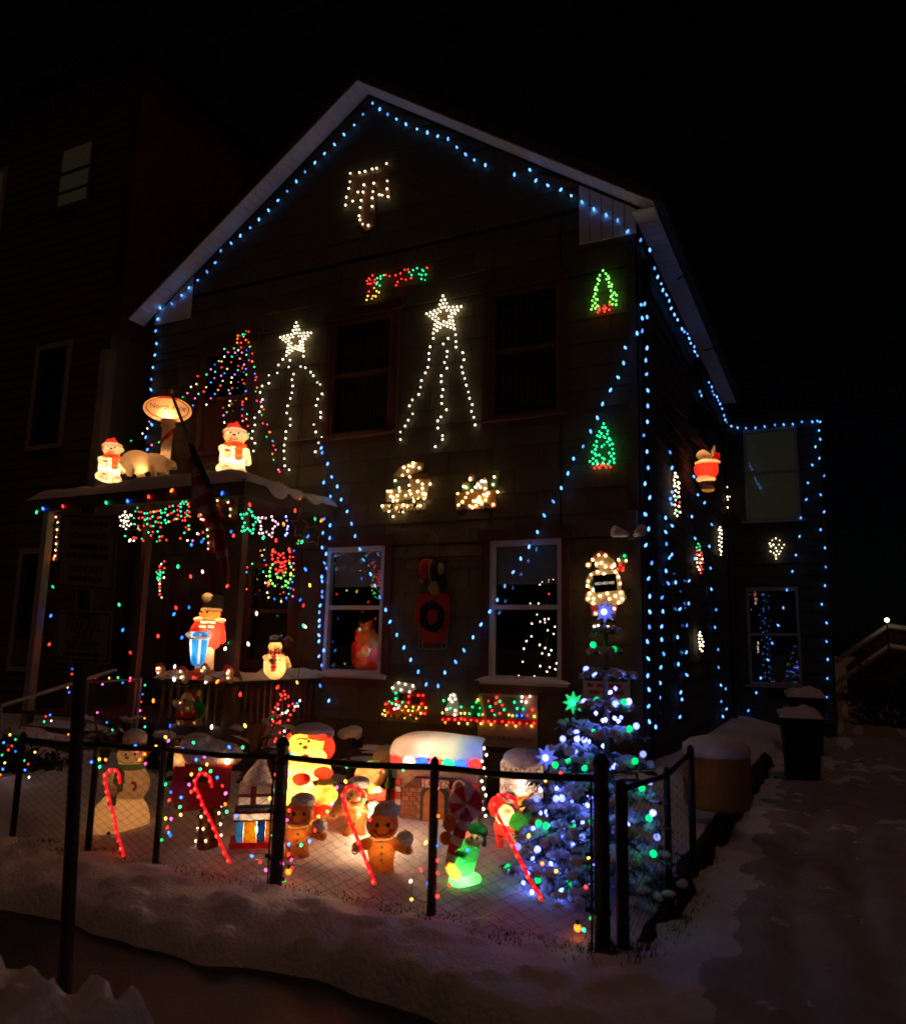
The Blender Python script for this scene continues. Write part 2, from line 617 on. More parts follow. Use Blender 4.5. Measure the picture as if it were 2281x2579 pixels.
W = {}
W['lowL'], sl = window(house, *WIN['lowL'], blind=2.42)
snow_on(sl, WIN['lowL'][0] - 0.1, WIN['lowL'][1] + 0.1, -0.10, -0.02, 1.21, 0.05, 31)
W['lowR'], sl = window(house, *WIN['lowR'], blind=2.42)
snow_on(sl, WIN['lowR'][0] - 0.12, WIN['lowR'][1] + 0.1, -0.10, -0.02, 1.21, 0.06, 32)
brownf = mat('brown_sash', (0.14, 0.07, 0.05), 0.6)
for k in ('upL', 'upM', 'upR'):
    W[k], sl = window(house, *WIN[k], fm=brownf, curtain=(k != 'upL'))
uh = MB()
x0, x1, z0, z1 = WIN['upL']
uh.box((x0 + 0.06, 0.075, z0 + 0.06), (x1 - 0.06, 0.09, z0 + 0.85))
uh.build('shade', mat('tan_shade', (0.30, 0.14, 0.06), 0.8), W['upL'])
window(house, *WIN['porchwin'], fm=brownf, curtain=True)
# front door under the porch roof
x0, x1, z0, z1 = WIN['door']
dm = MB()
dm.box((x0, 0.03, z0), (x1, 0.08, z1))
door = dm.build('door', mat('dark_red_door', (0.09, 0.02, 0.015), 0.5), house)
for za, zb in ((z0 + 0.15, z0 + 0.85), (z0 + 1.0, z1 - 0.15)):
    for k in range(2):
        xa = x0 + 0.1 + k * 0.4
        p = MB()
        p.box((xa, 0.015, za), (xa + 0.3, 0.029, zb))
        p.build('panel', mat('dark_red_door', (0.09, 0.02, 0.015)), door)
kn = MB()
kn.ball((x1 - 0.08, 0.0, z0 + 0.98), 0.03, 8)
kn.build('handle', GALV(), door, smooth=True)
dc = MB()
dc.box((x0 - 0.12, -0.03, z0), (x0 - 0.003, -0.012, z1 + 0.12))
dc.box((x1 + 0.003, -0.03, z0), (x1 + 0.12, -0.012, z1 + 0.12))
dc.box((x0 - 0.003, -0.031, z1 + 0.003), (x1 + 0.003, -0.012, z1 + 0.12))
dc.build('door_frame', TRIM(), house)
# dark rooms behind the lower windows
rm = mat('room_wall', (0.035, 0.03, 0.028), 0.9)
for k in ('lowL', 'lowR'):
    x0, x1, z0, z1 = WIN[k]
    a, b, c, d, D = x0 - 0.6, x1 + 0.6, 0.5, 3.15, 2.4
    r = MB()
    r.box((a, D, c), (b, D + 0.05, d))
    r.box((a - 0.05, 0.17, c), (a, D, d))
    r.box((b, 0.17, c), (b + 0.05, D, d))
    r.box((a, 0.17, c - 0.05), (b, D, c))
    r.box((a, 0.17, d), (b, D, d + 0.05))
    r.build('room', rm, house)

# dark brown sheet over the ground by the front wall, snow left in patches
# trodden, dirty snow on the drive
dx_, dy_ = axis(1.16, 1.2, 3.4, 7.5, 0.05), axis(-9.0, -6.0, 4.0, 40.0, 0.06)
DX, DY = np.meshgrid(dx_, dy_, indexing='ij')
fade = 0.03 * (1 - sstep(1.16, 1.45, DX + 0.25 * (vnoise(DX, DY, 0.3, 75) - 0.5))) + 0.05 * (1 - sstep(-7.6, -5.2, DY + 0.9 * (vnoise(DX, DY, 0.5, 76) - 0.5))) + 0.03 * sstep(5, 7.5, DX)
DZ = gh(DX, DY) + 0.012 + 0.03 * (vnoise(DX, DY, 0.22, 77) - 0.5) - fade
dv_ = MB()
dv_.grid(np.stack([DX, DY, DZ], -1))
dvo = dv_.build('driveway', mat('trodden_snow', (0.44, 0.37, 0.34), 0.75, 0.35, 4, 0.9, 30), smooth=True)
dvo['kind'] = 'structure'
bx_, by_ = np.arange(-4.35, 0.45, 0.06), np.arange(-3.05, -0.02, 0.06)
BX, BY = np.meshgrid(bx_, by_, indexing='ij')
BZ = gh(BX, BY) + 0.055 * (vnoise(BX, BY, 0.45, 71) - 0.36) + 0.02 * (vnoise(BX, BY, 0.12, 72) - 0.5) - 0.10 * (1 - sstep(-3.05, -2.7, BY)) - 0.08 * sstep(0.1, 0.45, BX)
gb_ = MB()
gb_.grid(np.stack([BX, BY, BZ], -1))
gbo = gb_.build('dark_ground_sheet', mat('dark_brown_ground', (0.035, 0.024, 0.014), 0.95, 0.5, 25, 0.8, 50), smooth=True)
gbo['kind'] = 'structure'
# ------------------------------------------------------------------ rear wing
wing = thing('rear_wing', 'flat-roofed rear wing of the house outlined in blue lights beside the drive', 'house wing', (0.9, HD + 0.5, 0))
wl, wr = 0.0, 1.86
ww = []
for (a, b, c, d) in ((1490, 850, 1589, 1040), (1496, 1172, 1592, 1366)):
    p0, p1 = oY(q(a, d), HD), oY(q(c, b), HD)
    ww.append((p0.x, p1.x, p0.z, p1.z))
m = MB()
for a, b, c, d in clip_rects(wl, wr, -0.1, 6.45, ww):
    m.box((a, HD + 0.02, c), (b, HD + 0.15, d))
m.box((wr - 0.13, HD + 0.15, -0.1), (wr, HD + 4, 6.45))
wgm = mat('wing_siding', (0.055, 0.06, 0.055), 0.8, 0.25, 9, 0.3)
m.build('wall', wgm, wing)
for k in range(26):
    zz = 0.0 + k * 0.245
    for a, b, c, d in clip_rects(wl, wr, zz, zz + 0.24, ww):
        if d - c > 0.05:
            m = MB()
            m.prism([(a, HD + 0.0, c), (b, HD + 0.0, c), (b, HD + 0.014, d), (a, HD + 0.014, d)], (0, 0.01, 0))
            m.build('clapboard', wgm, wing)
m = MB()
m.box((wl, HD - 0.12, 6.46), (wr + 0.12, HD + 4, 6.6))
m.build('roof', mat('dark_fascia', (0.05, 0.04, 0.035)), wing)
greyf = mat('grey_window_frame', (0.35, 0.36, 0.38), 0.5)
wn1, _ = window(wing, *ww[0], Y=HD, cas=False, fm=greyf)
wn2, _ = window(wing, *ww[1], Y=HD, cas=False, fm=greyf)
m = MB()
m.box((ww[0][0] + 0.04, HD + 0.09, ww[0][2] + 0.04), (ww[0][1] - 0.04, HD + 0.11, ww[0][3] - 0.04))
m.build('shade', glow('lit_olive_shade', (0.62, 0.60, 0.36), 0.012), wn1)
m = MB()
m.box((ww[1][0] + 0.04, HD + 0.14, ww[1][2] + 0.04), (ww[1][1] - 0.04, HD + 0.16, ww[1][3] - 0.04))
m.build('shade', mat('dim_blue_shade', (0.05, 0.06, 0.08), 0.8), wn2)

# side wall of the main house: awnings and a narrow bay
def awning(y0, y1, z, lab, parent):
    m = MB()
    m.prism([(0.02, y0, z + 0.35), (0.42, y0, z), (0.42, y0, z + 0.03), (0.02, y0, z + 0.39)], (0, y1 - y0, 0))
    a = m.build('awning', mat('dark_fascia', (0.05, 0.04, 0.035)), parent)
    s = MB()
    n = 12
    P = np.zeros((n, 6, 3))
    for i in range(n):
        for j in range(6):
            u = j / 5
            P[i, j] = (0.02 + 0.41 * u, y0 + (y1 - y0) * i / (n - 1), z + 0.39 - 0.36 * u + (0.07 + 0.03 * math.sin(i * 1.3)) * math.sin(math.pi * min(1, 0.15 + u)) )
    s.grid(P)
    s.build('snow_cap', SNOW(), a, smooth=True)
awning(1.6, 3.0, 4.55, '', house)
awning(4.0, 5.4, 5.3, '', house)
for (y0, y1, z0, z1) in ((1.7, 2.8, 1.4, 2.9), (5.8, 6.7, 1.5, 3.0)):
    m = MB()
    m.box((0.02, y0 - 0.08, z0 - 0.08), (0.035, y1 + 0.08, z1 + 0.08))
    ow = m.build('window', TRIM(), house)
    m = MB()
    m.box((0.036, y0, z0), (0.042, y1, z1))
    m.build('pane', glass(), ow)
m = MB()
m.tube([(0.06, 0.35, 6.5), (0.06, 0.35, 0.4)], 0.045, 8)
m.tube([(0.06, 7.9, 6.5), (0.06, 7.9, 0.3)], 0.045, 8)
m.build('downpipe', mat('dark_fascia', (0.05, 0.04, 0.035)), house)
m = MB()
p = oY(q(1262, 1040), -0.03)
m.box((p.x - 0.06, -0.10, p.z - 0.1), (p.x + 0.06, -0.01, p.z + 0.12))
m.build('meter_box', mat('grey_box', (0.2, 0.2, 0.19), 0.5), house)
lp = thing('floodlight', 'twin-head unlit floodlight fixed near the right front corner of the house', 'lamp', oY(q(1265, 1070), -0.05))
m = MB()
p = oY(q(1262, 1068), -0.05)
m.box((p.x - 0.05, -0.12, p.z - 0.05), (p.x + 0.05, -0.012, p.z + 0.05))
m.build('base', mat('grey_box', (0.2, 0.2, 0.19)), lp)
for s in (-1, 1):
    m = MB()
    m.tube([(p.x + s * 0.04, -0.1, p.z), (p.x + s * 0.16, -0.26, p.z + 0.02)], [0.03, 0.07], 10)
    m.build('lamp_head', WHITE(), lp, smooth=True)

# ------------------------------------------------------------------ neighbour on the left
nb = thing('neighbour_house', 'tall dark clapboard house with lit shade next door on the left', 'house', (-12, 0, 0))
NX, NZ = -9.22, 12.3
nw = []
for (a, b, c, d) in ((62, 690, 140, 893), (117, 283, 188, 418), (25, 1105, 88, 1330), (-60, 345, 12, 500)):
    p0, p1 = oY(q(a, d), 0.02), oY(q(c, b), 0.02)
    nw.append((p0.x, p1.x, p0.z, p1.z))
m = MB()
for a, b, c, d in clip_rects(-19.5, NX, -0.2, NZ, nw):
    m.box((a, 0.03, c), (b, 0.2, d))
clapm = mat('dark_clapboard', (0.085, 0.055, 0.045), 0.85, 0.25, 5, 0.2)
m.build('front_wall', clapm, nb)
cm = {}
for k in range(62):
    zz = 0.1 + k * 0.197
    for a, b, c, d in clip_rects(-19.5, NX, zz, zz + 0.197, nw):
        if d - c < 0.04 or b < -15:
            continue
        key = (round(b - a, 3), round(d - c, 3))
        if key not in cm:
            mm = MB()
            mm.prism([(0, -0.022, 0.0), (b - a, -0.022, 0.0), (b - a, 0.0, d - c), (0, 0.0, d - c)], (0, 0.012, 0))
            cm[key] = mm.mesh('clapboard', clapm)
        o = put('clapboard', cm[key], nb)
        o.location = (a, 0.03, c)
m = MB()
m.box((NX - 0.17, 0.2, -0.2), (NX - 0.003, 14, NZ))
m.build('side_wall', mat('red_brick_wall', (0.20, 0.055, 0.04), 0.9, 0.35, 6, 0.4), nb)
m = MB()
m.box((NX - 0.004, 0.05, -0.2), (NX + 0.006, 13, 6.9))
m.build('side_panel', mat('pale_side_siding', (0.17, 0.15, 0.12), 0.8, 0.2), nb)
m = MB()
m.box((NX - 0.16, -0.012, 0), (NX + 0.016, 0.03, 6.6))
m.box((NX + 0.007, 0.0, 0), (NX + 0.022, 0.18, 6.6))
m.build('corner_board', mat('pale_trim', (0.30, 0.27, 0.22), 0.7), nb)
m = MB()
m.box((-19.8, -0.35, NZ), (NX + 0.2, 14, NZ + 0.25))
m.build('roof', mat('roof_shingles', (0.02, 0.018, 0.017)), nb)
shade_l = mat('yellowed_shade', (0.55, 0.47, 0.26), 0.8)
for i, (x0, x1, z0, z1) in enumerate(nw):
    f = MB()
    f.box((x0 - 0.10, -0.03, z0 - 0.08), (x0, 0.0, z1 + 0.1))
    f.box((x1, -0.03, z0 - 0.08), (x1 + 0.1, 0.0, z1 + 0.1))
    f.box((x0, -0.03, z1), (x1, 0.0, z1 + 0.1))
    f.box((x0, -0.05, z0 - 0.08), (x1, 0.0, z0))
    wi = f.build('window', mat('pale_trim', (0.30, 0.27, 0.22)) if i != 1 else clapm, nb)
    g = MB()
    g.box((x0, -0.028, z0), (x1, -0.024, z1))
    g.build('pane', glass(), wi)
    s = MB()
    if i in (1, 3):
        H = z1 - z0
        s.box((x0 + 0.01, -0.02, z0 + 0.62 * H), (x1 - 0.01, -0.012, z1))
        s.box((x0 + 0.01, -0.018, z0 + 0.28 * H), (x1 - 0.01, -0.010, z0 + 0.55 * H))
        s.box((x0 + 0.01, -0.02, z0), (x1 - 0.01, -0.012, z0 + 0.22 * H))
        s.build('shade', glow('lit_shade', (0.9, 0.70, 0.36), 0.009), wi)
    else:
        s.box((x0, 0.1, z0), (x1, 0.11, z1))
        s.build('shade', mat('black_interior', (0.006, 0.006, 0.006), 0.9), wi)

# ------------------------------------------------------------------ porch
PX0, PX1, PY0 = -8.08, -4.42, -1.75
DECK = 0.62
porch = thing('porch', 'flat-roofed front porch with snow on its roof and railing', 'porch', (-6.2, -0.9, 0.4))
n = 14
for i in range(n):
    ya = PY0 + 1.73 * i / n
    m = MB()
    m.box((PX0, ya + 0.003, DECK - 0.04), (PX1, ya + 1.73 / n - 0.003, DECK))
    m.build('plank', WOOD(), porch)
m = MB()
m.box((PX0 - 0.12, PY0 - 0.14, 3.40), (PX1 + 0.12, -0.02, 3.52))
m.build('roof', mat('dark_fascia', (0.05, 0.04, 0.035)), porch)
m = MB()
m.box((PX0 - 0.14, PY0 - 0.17, 3.33), (PX1 + 0.14, PY0 - 0.142, 3.53))
m.box((PX1 + 0.122, PY0 - 0.142, 3.33), (PX1 + 0.14, -0.02, 3.53))
m.build('fascia', mat('porch_fascia', (0.10, 0.075, 0.055), 0.6), porch)
m = MB()
m.box((PX0 - 0.1, PY0 - 0.1, 3.375), (PX1 + 0.1, -0.03, 3.395))
m.build('ceiling', mat('porch_ceiling', (0.14, 0.11, 0.085), 0.7), porch)
# snow lying on the porch roof
U, V = np.meshgrid(np.linspace(0, 1, 110), np.linspace(0, 1, 46), indexing='ij')
X = PX0 - 0.16 + (PX1 - PX0 + 0.34) * U
Y = PY0 - 0.19 + 1.93 * V
edge = np.clip(1 - np.abs(2 * U - 1) ** 14, 0, 1) * np.clip(1 - np.clip(1 - V * 9, 0, 1) ** 3, 0, 1)
Z = 3.50 + edge * (0.10 + 0.12 * vnoise(X, Y, 0.6, 41) + 0.05 * vnoise(X, Y, 0.2, 42))
m = MB()
m.grid(np.stack([X, Y, Z], -1))
m.build('snow_cap', SNOW(), porch, smooth=True)
ROOFZ = 3.66
# snow hanging over the right-hand eave
HANG = ((-1.30, 0.30, 0.11), (-0.95, 0.16, 0.06), (-0.55, 0.22, 0.05))
for (x, y, mm, r) in ((PX0 + 0.08, PY0 + 0.06, mat('pale_post', (0.42, 0.36, 0.30), 0.6), 0.055), (PX1 - 0.05, PY0 + 0.06, WOOD(), 0.05), (-6.05, PY0 + 0.06, WOOD(), 0.045)):
    m = MB()
    m.box((x - r, y - r, 0.4), (x + r, y + r, 3.37))
    m.build('post', mm, porch)
m = MB()
m.box((-5.60, PY0, 1.10), (PX1, PY0 + 0.10, 1.16))
m.box((PX1 - 0.10, PY0 + 0.102, 1.10), (PX1, -0.04, 1.16))
m.build('railing', WOOD(), porch)
k = 0
for i in range(10):
    x = -5.55 + i * 0.122
    m = MB()
    m.box((x, PY0 + 0.03, DECK), (x + 0.035, PY0 + 0.065, 1.098))
    m.build('baluster', WOOD(), porch)
for i in range(13):
    y = PY0 + 0.16 + i * 0.12
    m = MB()
    m.box((PX1 - 0.07, y, DECK), (PX1 - 0.035, y + 0.035, 1.098))
    m.build('baluster', WOOD(), porch)
for i in range(12):
    x = -5.60 + i * 0.0985
    m = MB()
    m.box((x, PY0 + 0.012, 0.18), (x + 0.092, PY0 + 0.028, DECK - 0.042))
    m.build('skirt_board', WOOD(), porch)
for i in range(17):
    y = PY0 + 0.03 + i * 0.1
    m = MB()
    m.box((PX1 - 0.03, y, 0.18), (PX1 - 0.014, y + 0.092, DECK - 0.042))
    m.build('skirt_board', WOOD(), porch)
snow_on(porch, -5.62, PX1 + 0.02, PY0 - 0.03, PY0 + 0.13, 1.155, 0.11, 44)
m = MB()
U, V = np.meshgrid(np.linspace(0, 1, 9), np.linspace(0, 1, 34), indexing='ij')
X = PX1 - 0.14 + 0.20 * U
Y = PY0 + 0.11 + 1.62 * V
Z = 1.145 + np.clip(1 - np.abs(2 * U - 1) ** 3, 0, 1) * (0.06 + 0.10 * vnoise(X, Y, 0.2, 45))
m.grid(np.stack([X, Y, Z], -1))
m.build('snow_cap', SNOW(), porch, smooth=True)
# fringe of greenery tied under the rail
fm = MB()
for i in range(520):
    t = random.random() * 2.85
    if t < 1.2:
        p = Vector((-5.6 + t, PY0 - 0.04, 1.12))
    else:
        p = Vector((PX1 + 0.03, PY0 + (t - 1.2), 1.12))
    d = Vector((random.uniform(-1, 1), random.uniform(-1, 1), random.uniform(-1.6, 0.3))).normalized()
    L = random.uniform(0.05, 0.13)
    s = Vector((random.uniform(-1, 1), random.uniform(-1, 1), 0)).normalized() * 0.007
    a = p + d * L
    fm.add([p - s, p + s, a], [(0, 1, 2)])
fm.build('garland', mat('pine_needles', (0.025, 0.05, 0.02), 0.8), porch, kind='stuff')
# steps
for i in range(4):
    m = MB()
    m.box((-7.5, PY0 - 0.3 * (i + 1), 0.1), (-6.3, PY0 - 0.3 * i - 0.004, DECK - 0.12 * (i + 1)))
    stp = m.build('step', WOOD(), porch)
    snow_on(stp, -7.5, -6.3, PY0 - 0.3 * (i + 1), PY0 - 0.3 * i, DECK - 0.12 * (i + 1), 0.06, 50 + i)
m = MB()
r0, r1 = Vector((-6.22, PY0 - 0.1, 1.22)), Vector((-6.22, PY0 - 1.6, 0.86))
m.tube([r0, r1], 0.025, 6)
m.tube([r1, Vector((r1.x, r1.y, 0.2))], 0.025, 6)
hr = m.build('handrail', GALV(), porch)
# galvanised gate standing open before the steps
gt_ = thing('metal_gate', 'galvanised chain-link gate panel in front of the porch steps', 'gate', (-6.0, -2.05, 0.2))
GYY = -2.05
pa, pb = oY(q(176, 1362), GYY), oY(q(281, 1356), GYY)
m = MB()
m.tube([(pa.x, GYY, 0.25), (pa.x, GYY, pa.z), (pb.x, GYY, pb.z), (pb.x, GYY, 0.22)], 0.021, 7)
m.tube([(pb.x - 0.07, GYY, 0.25), (pb.x - 0.07, GYY, pb.z)], 0.014, 6)
m.tube([(pa.x, GYY, 0.28), (pb.x, GYY, 0.28)], 0.018, 6)
m.build('frame', GALV(), gt_, smooth=True)

def chain_link(p0, p1, z0f, z1f, parent, name, m_, step=0.056, r=0.0017):
    """woven wire: each wire zigzags from rail to ground"""
    p0, p1 = Vector(p0), Vector(p1)
    L = (p1 - p0).length
    d = (p1 - p0) / L
    nrm = Vector((-d.y, d.x, 0)) * 0.0025
    mb = MB()
    k = 0
    s = 0.0
    while s < L - step / 2:
        zt, zb = z1f(s / L), z0f(s / L)
        rows = int((zt - zb) / (step / 2))
        pts = []
        for i in range(rows + 1):
            u = s + (step if (i + k) % 2 else 0.0) * 0.98
            u = min(u, L)
            b = p0 + d * u + nrm * (1 if i % 2 else -1)
            pts.append(Vector((b.x, b.y, zt - i * step / 2)))
        if len(pts) > 1:
            mb.tube(pts, r, 3)
            if name == 'chain_link_mesh':   # twisted barbs along the top
                mb.tube([pts[0], pts[0] + Vector((d.x * 0.008, d.y * 0.008, 0.022))], r, 3)
        s += step
        k += 1
    return mb.build(name, m_, parent, kind='stuff')
chain_link((pa.x, GYY, 0), (pb.x - 0.07, GYY, 0), lambda t: 0.28, lambda t: pa.z + (pb.z - pa.z) * t - 0.01, gt_, 'gate_mesh', GALV())

# ------------------------------------------------------------------ chain-link fence along the pavement
fence = thing('chain_link_fence', 'black chain-link fence along the pavement in front of the decorated yard', 'fence', (-1.2, FY, 0))
FL = oY(q(160, 1484), FY)
def fz(x):
    return 0.92 + (FL.z + 0.015 - 0.92) * (0.80 - x) / (0.80 - FL.x)
POSTS = [(-3.95, 0.024), (-3.1, 0.024), (oY(q(320, 1600), FY).x, 0.024), (oY(q(556, 1640), FY).x, 0.040), (oY(q(864, 1680), FY).x, 0.027), (0.80, 0.042)]
for x, r in POSTS:
    zb = float(gh(x, FY)) - 0.15
    zt = fz(x) + (0.07 if r > 0.03 else 0.0)
    m = MB()
    m.lathe([(r, zb), (r, zt - 0.02), (r * 1.15, zt - 0.02), (r * 1.15, zt + 0.005), (r * 0.8, zt + 0.03), (r * 0.3, zt + 0.045), (0.001, zt + 0.047)], 14, Matrix.Translation((x, FY, 0)))
    po = m.build('post', FENCE(), fence, smooth=True)
    if r > 0.03:
        for zz in (0.22, 0.5, 0.82):
            b = MB()
            b.lathe([(r + 0.001, zz - 0.012), (r + 0.006, zz - 0.012), (r + 0.006, zz + 0.012), (r + 0.001, zz + 0.012)], 14, Matrix.Translation((x, FY, 0)))
            b.box((x - r - 0.05, FY - 0.006, zz - 0.011), (x - r, FY + 0.006, zz + 0.011))
            b.build('band', FENCE(), po)
for (xa, ra), (xb, rb) in zip(POSTS[:-1], POSTS[1:]):
    m = MB()
    m.tube([(xa, FY, fz(xa) - 0.015), ((xa + xb) / 2, FY, fz(xa) - 0.02), (xb, FY, fz(xb) - 0.015)], 0.0205, 8)
    m.build('top_rail', FENCE(), fence, smooth=True)
chain_link((-3.93, FY + 0.02, 0), (0.77, FY + 0.02, 0), lambda t: float(gh(-3.93 + 4.7 * t, FY)) - 0.02, lambda t: fz(-3.93 + 4.7 * t) + 0.012, fence, 'chain_link_mesh', FENCE())
for x in (POSTS[3][0] - 0.055, POSTS[3][0] + 0.055, 0.745):
    m = MB()
    m.tube([(x, FY - 0.01, 0.02), (x, FY - 0.01, fz(x) - 0.03)], 0.007, 5)
    m.build('tension_bar', FENCE(), fence)

sf = thing('chain_link_side_fence', 'black chain-link side fence running back beside the snowy drive', 'fence', (0.95, -3.9, 0))
SP = [(0.885, -4.62, 0.036, 0.86), (0.965, -3.75, 0.022, 0.83), (1.0, -3.05, 0.026, 0.90)]
for x, y, r, zt in SP:
    m = MB()
    m.lathe([(r, -0.2), (r, zt), (r * 0.6, zt + 0.03), (0.001, zt + 0.035)], 12, Matrix.Translation((x, y, 0)))
    m.build('post', FENCE(), sf, smooth=True)
for a, b in zip(SP[:-1], SP[1:]):
    m = MB()
    m.tube([(a[0], a[1], a[3] - 0.02), (b[0], b[1], b[3] - 0.02)], 0.018, 7)
    m.build('top_rail', FENCE(), sf, smooth=True)
    chain_link((a[0], a[1], 0), (b[0], b[1], 0), lambda t: 0.02, lambda t, a=a, b=b: a[3] + (b[3] - a[3]) * t - 0.02, sf, 'side_mesh', FENCE(), step=0.058)

# dark earth edge between the raised yard and the drive, with dead grass
kb = MB()
ys = np.arange(-4.5, 3.4, 0.07)
P = np.zeros((len(ys), 4, 3))
for i, y in enumerate(ys):
    j1, j2 = 0.05 * (vnoise(y, 0, 0.2, 61) - 0.5), 0.04 * (vnoise(y, 3, 0.13, 62))
    zt = float(gh(0.93, y)) + 0.015 + j2
    P[i] = [(0.90 + j1, y, zt - 0.06), (0.96 + j1, y, zt), (1.03 + j1, y, zt - 0.05), (1.09 + j1 * 1.5, y, -0.05)]
kb.grid(P)
k_ = kb.build('kerb', mat('dark_earth', (0.022, 0.017, 0.012), 0.95, 0.5, 20, 0.8, 40), smooth=True)
k_['kind'] = 'structure'
tf = MB()
def tuft(mb, x, y, n, h, z=None):
    zz = float(gh(x, y)) if z is None else z
    for _ in range(n):
        a = random.uniform(0, 2 * math.pi)
        p = Vector((x + random.gauss(0, 0.05), y + random.gauss(0, 0.05), zz - 0.01))
        d = Vector((math.cos(a) * 0.5, math.sin(a) * 0.5, 1)).normalized() * h * random.uniform(0.5, 1.2)
        s = Vector((-math.sin(a), math.cos(a), 0)) * 0.003
        tf_m = p + d * 0.6
        mb.add([p - s, p + s, tf_m + s * 0.7, p + d + Vector((0, 0, -h * 0.2)), tf_m - s * 0.7], [(0, 1, 2, 4), (4, 2, 3)])
for _ in range(110):
    tuft(tf, random.uniform(0.92, 1.10), random.uniform(-4.6, -2.4), 9, 0.06, z=0.02)
for _ in range(170):
    x = random.uniform(-3.9, 0.8)
    tuft(tf, x, FY + random.gauss(-0.01, 0.04), 9, 0.035)
for _ in range(60):
    tuft(tf, 0.85 + random.gauss(0, 0.08), FY + random.gauss(-0.02, 0.07), 8, 0.06)
tfo = tf.build('dead_grass', mat('dead_grass', (0.06, 0.045, 0.025), 0.9), kind='stuff')
tag(tfo, 'dead brown grass poking through snow under the fence', 'grass')

# ------------------------------------------------------------------ bins on the drive, things at the far right
yb = thing('yellow_barrel', 'squat yellow plastic barrel topped with snow beside the side fence', 'barrel', (0.72, -1.05, 0.3))
p = Vector((0.72, -1.05, float(gh(0.72, -1.05)) - 0.03))
hb, rb = 0.62, 0.30
p = oZ(q(1432, 1600), 0.33)
p.z = 0.28
m = MB()
m.lathe([(0.26, 0), (0.285, 0.05), (0.285, 0.2), (0.295, 0.22), (0.285, 0.24), (0.285, 0.42), (0.26, 0.46)], 20, Matrix.Translation(p))
m.build('body', mat('yellow_plastic', (0.30, 0.16, 0.03), 0.5, 0.2), yb, smooth=True)
m = MB()
m.lathe([(0.275, 0.43), (0.29, 0.46), (0.285, 0.52), (0.22, 0.57), (0.10, 0.60), (0.001, 0.605)], 20, Matrix.Translation(p))
m.build('snow_cap', SNOW(), yb, smooth=True)

def wheelie(name, label, pos, s, grp):
    t = thing(name, label, 'trash bin', pos, grp)
    m = MB()
    M = Matrix.Translation(pos) @ Matrix.Rotation(0.15, 4, 'Z') @ Matrix.Scale(s, 4)
    a, b = 0.21, 0.27
    lo = [(-a, -a, 0.06), (a, -a, 0.06), (a, a, 0.06), (-a, a, 0.06)]
    hi = [(-b, -b, 0.92), (b, -b, 0.92), (b, b, 1.0), (-b, b, 1.0)]
    m.add([M @ Vector(v) for v in lo + hi], [(3, 2, 1, 0), (4, 5, 6, 7), (0, 1, 5, 4), (1, 2, 6, 5), (2, 3, 7, 6), (3, 0, 4, 7)])
    dk = mat('dark_bin_plastic', (0.012, 0.014, 0.016), 0.5)
    m.build('body', dk, t)
    m = MB()
    m.box((-0.3, -0.31, 0.0), (0.3, 0.29, 0.035), M @ Matrix.Translation((0, 0, 0.965)) @ Matrix.Rotation(0.14, 4, 'X'))
    m.build('lid', dk, t)
    m = MB()
    m.tube([M @ Vector((-0.2, 0.34, 0.98)), M @ Vector((0.2, 0.34, 0.98))], 0.018, 6)
    m.build('handle', dk, t)
    for sx in (-1, 1):
        m = MB()
        m.lathe([(0.09, -0.02), (0.1, -0.01), (0.1, 0.01), (0.09, 0.02)], 14, M @ Matrix.Translation((sx * 0.2, 0.22, 0.1)) @ Matrix.Rotation(math.pi / 2, 4, 'Y'))
        m.build('wheel', dk, t)
    U, V = np.meshgrid(np.linspace(-1, 1, 16), np.linspace(-1, 1, 14), indexing='ij')
    Zs = 1.0 + 0.04 * V + (1 - np.abs(U) ** 4) * (1 - np.abs(V) ** 4) * (0.05 + 0.08 * vnoise(U, V, 0.5, int(pos[0] * 10)))
    P = np.stack([U * 0.3, V * 0.29, Zs], -1)
    for i in range(16):
        for j in range(14):
            P[i, j] = M @ Vector(P[i, j])
    m = MB()
    m.grid(P)
    m.build('snow_cap', SNOW(), t, smooth=True)
    return t
b1 = oZ(q(1602, 1562), 0.0)
wheelie('trash_bin', 'dark wheeled bin with snow on its lid standing nearest on the drive', (b1.x, b1.y, -0.02), 0.86, 'bins on the drive')
b2 = oZ(q(1612, 1508), 0.0)
wheelie('trash_bin', 'dark wheeled bin with snow on its lid behind another bin on the drive', (b2.x, b2.y, -0.02), 0.98, 'bins on the drive')
# far garage with snow along its roof edges
gp = oZ(q(1690, 1420), -0.05)
gy = 22.0
ga, gb, gtop = oY(q(1690, 1335), gy), oY(q(1850, 1335), gy), oY(q(1772, 1256), gy)
garage = thing('garage', 'distant low gabled garage with snow along its roof edges', 'garage', (gtop.x, gy, 0))
m = MB()
m.prism([(ga.x, gy, 0), (gb.x + 2, gy, 0), (gb.x + 2, gy, gb.z), (gtop.x, gy, gtop.z), (ga.x, gy, ga.z)], (0, 6, 0))
m.build('wall', mat('garage_wall', (0.11, 0.06, 0.03), 0.8), garage)
for zo, nm in ((0.0, 'roof_snow'), (-0.75, 'lower_roof_snow')):
    m = MB()
    pts = [(ga.x - 0.4, gy - 0.3, ga.z + 0.2 + zo), (gtop.x, gy - 0.3, gtop.z + 0.1 + (zo * 0.9)), (gb.x + 2, gy - 0.3, gb.z + 0.9 + zo)]
    m.tube(pts, 0.09, 6)
    m.build(nm, SNOW(), garage, smooth=True)
m = MB()
c0 = oY(q(1700, 1470), gy)
c1 = oY(q(1730, 1415), gy)
m.box((c0.x, gy - 0.3, c0.z), (c1.x, gy - 0.02, c1.z))
m.build('door', mat('tan_panel', (0.30, 0.15, 0.06), 0.7), garage)
c = oY(q(1770, 1238), gy - 1)
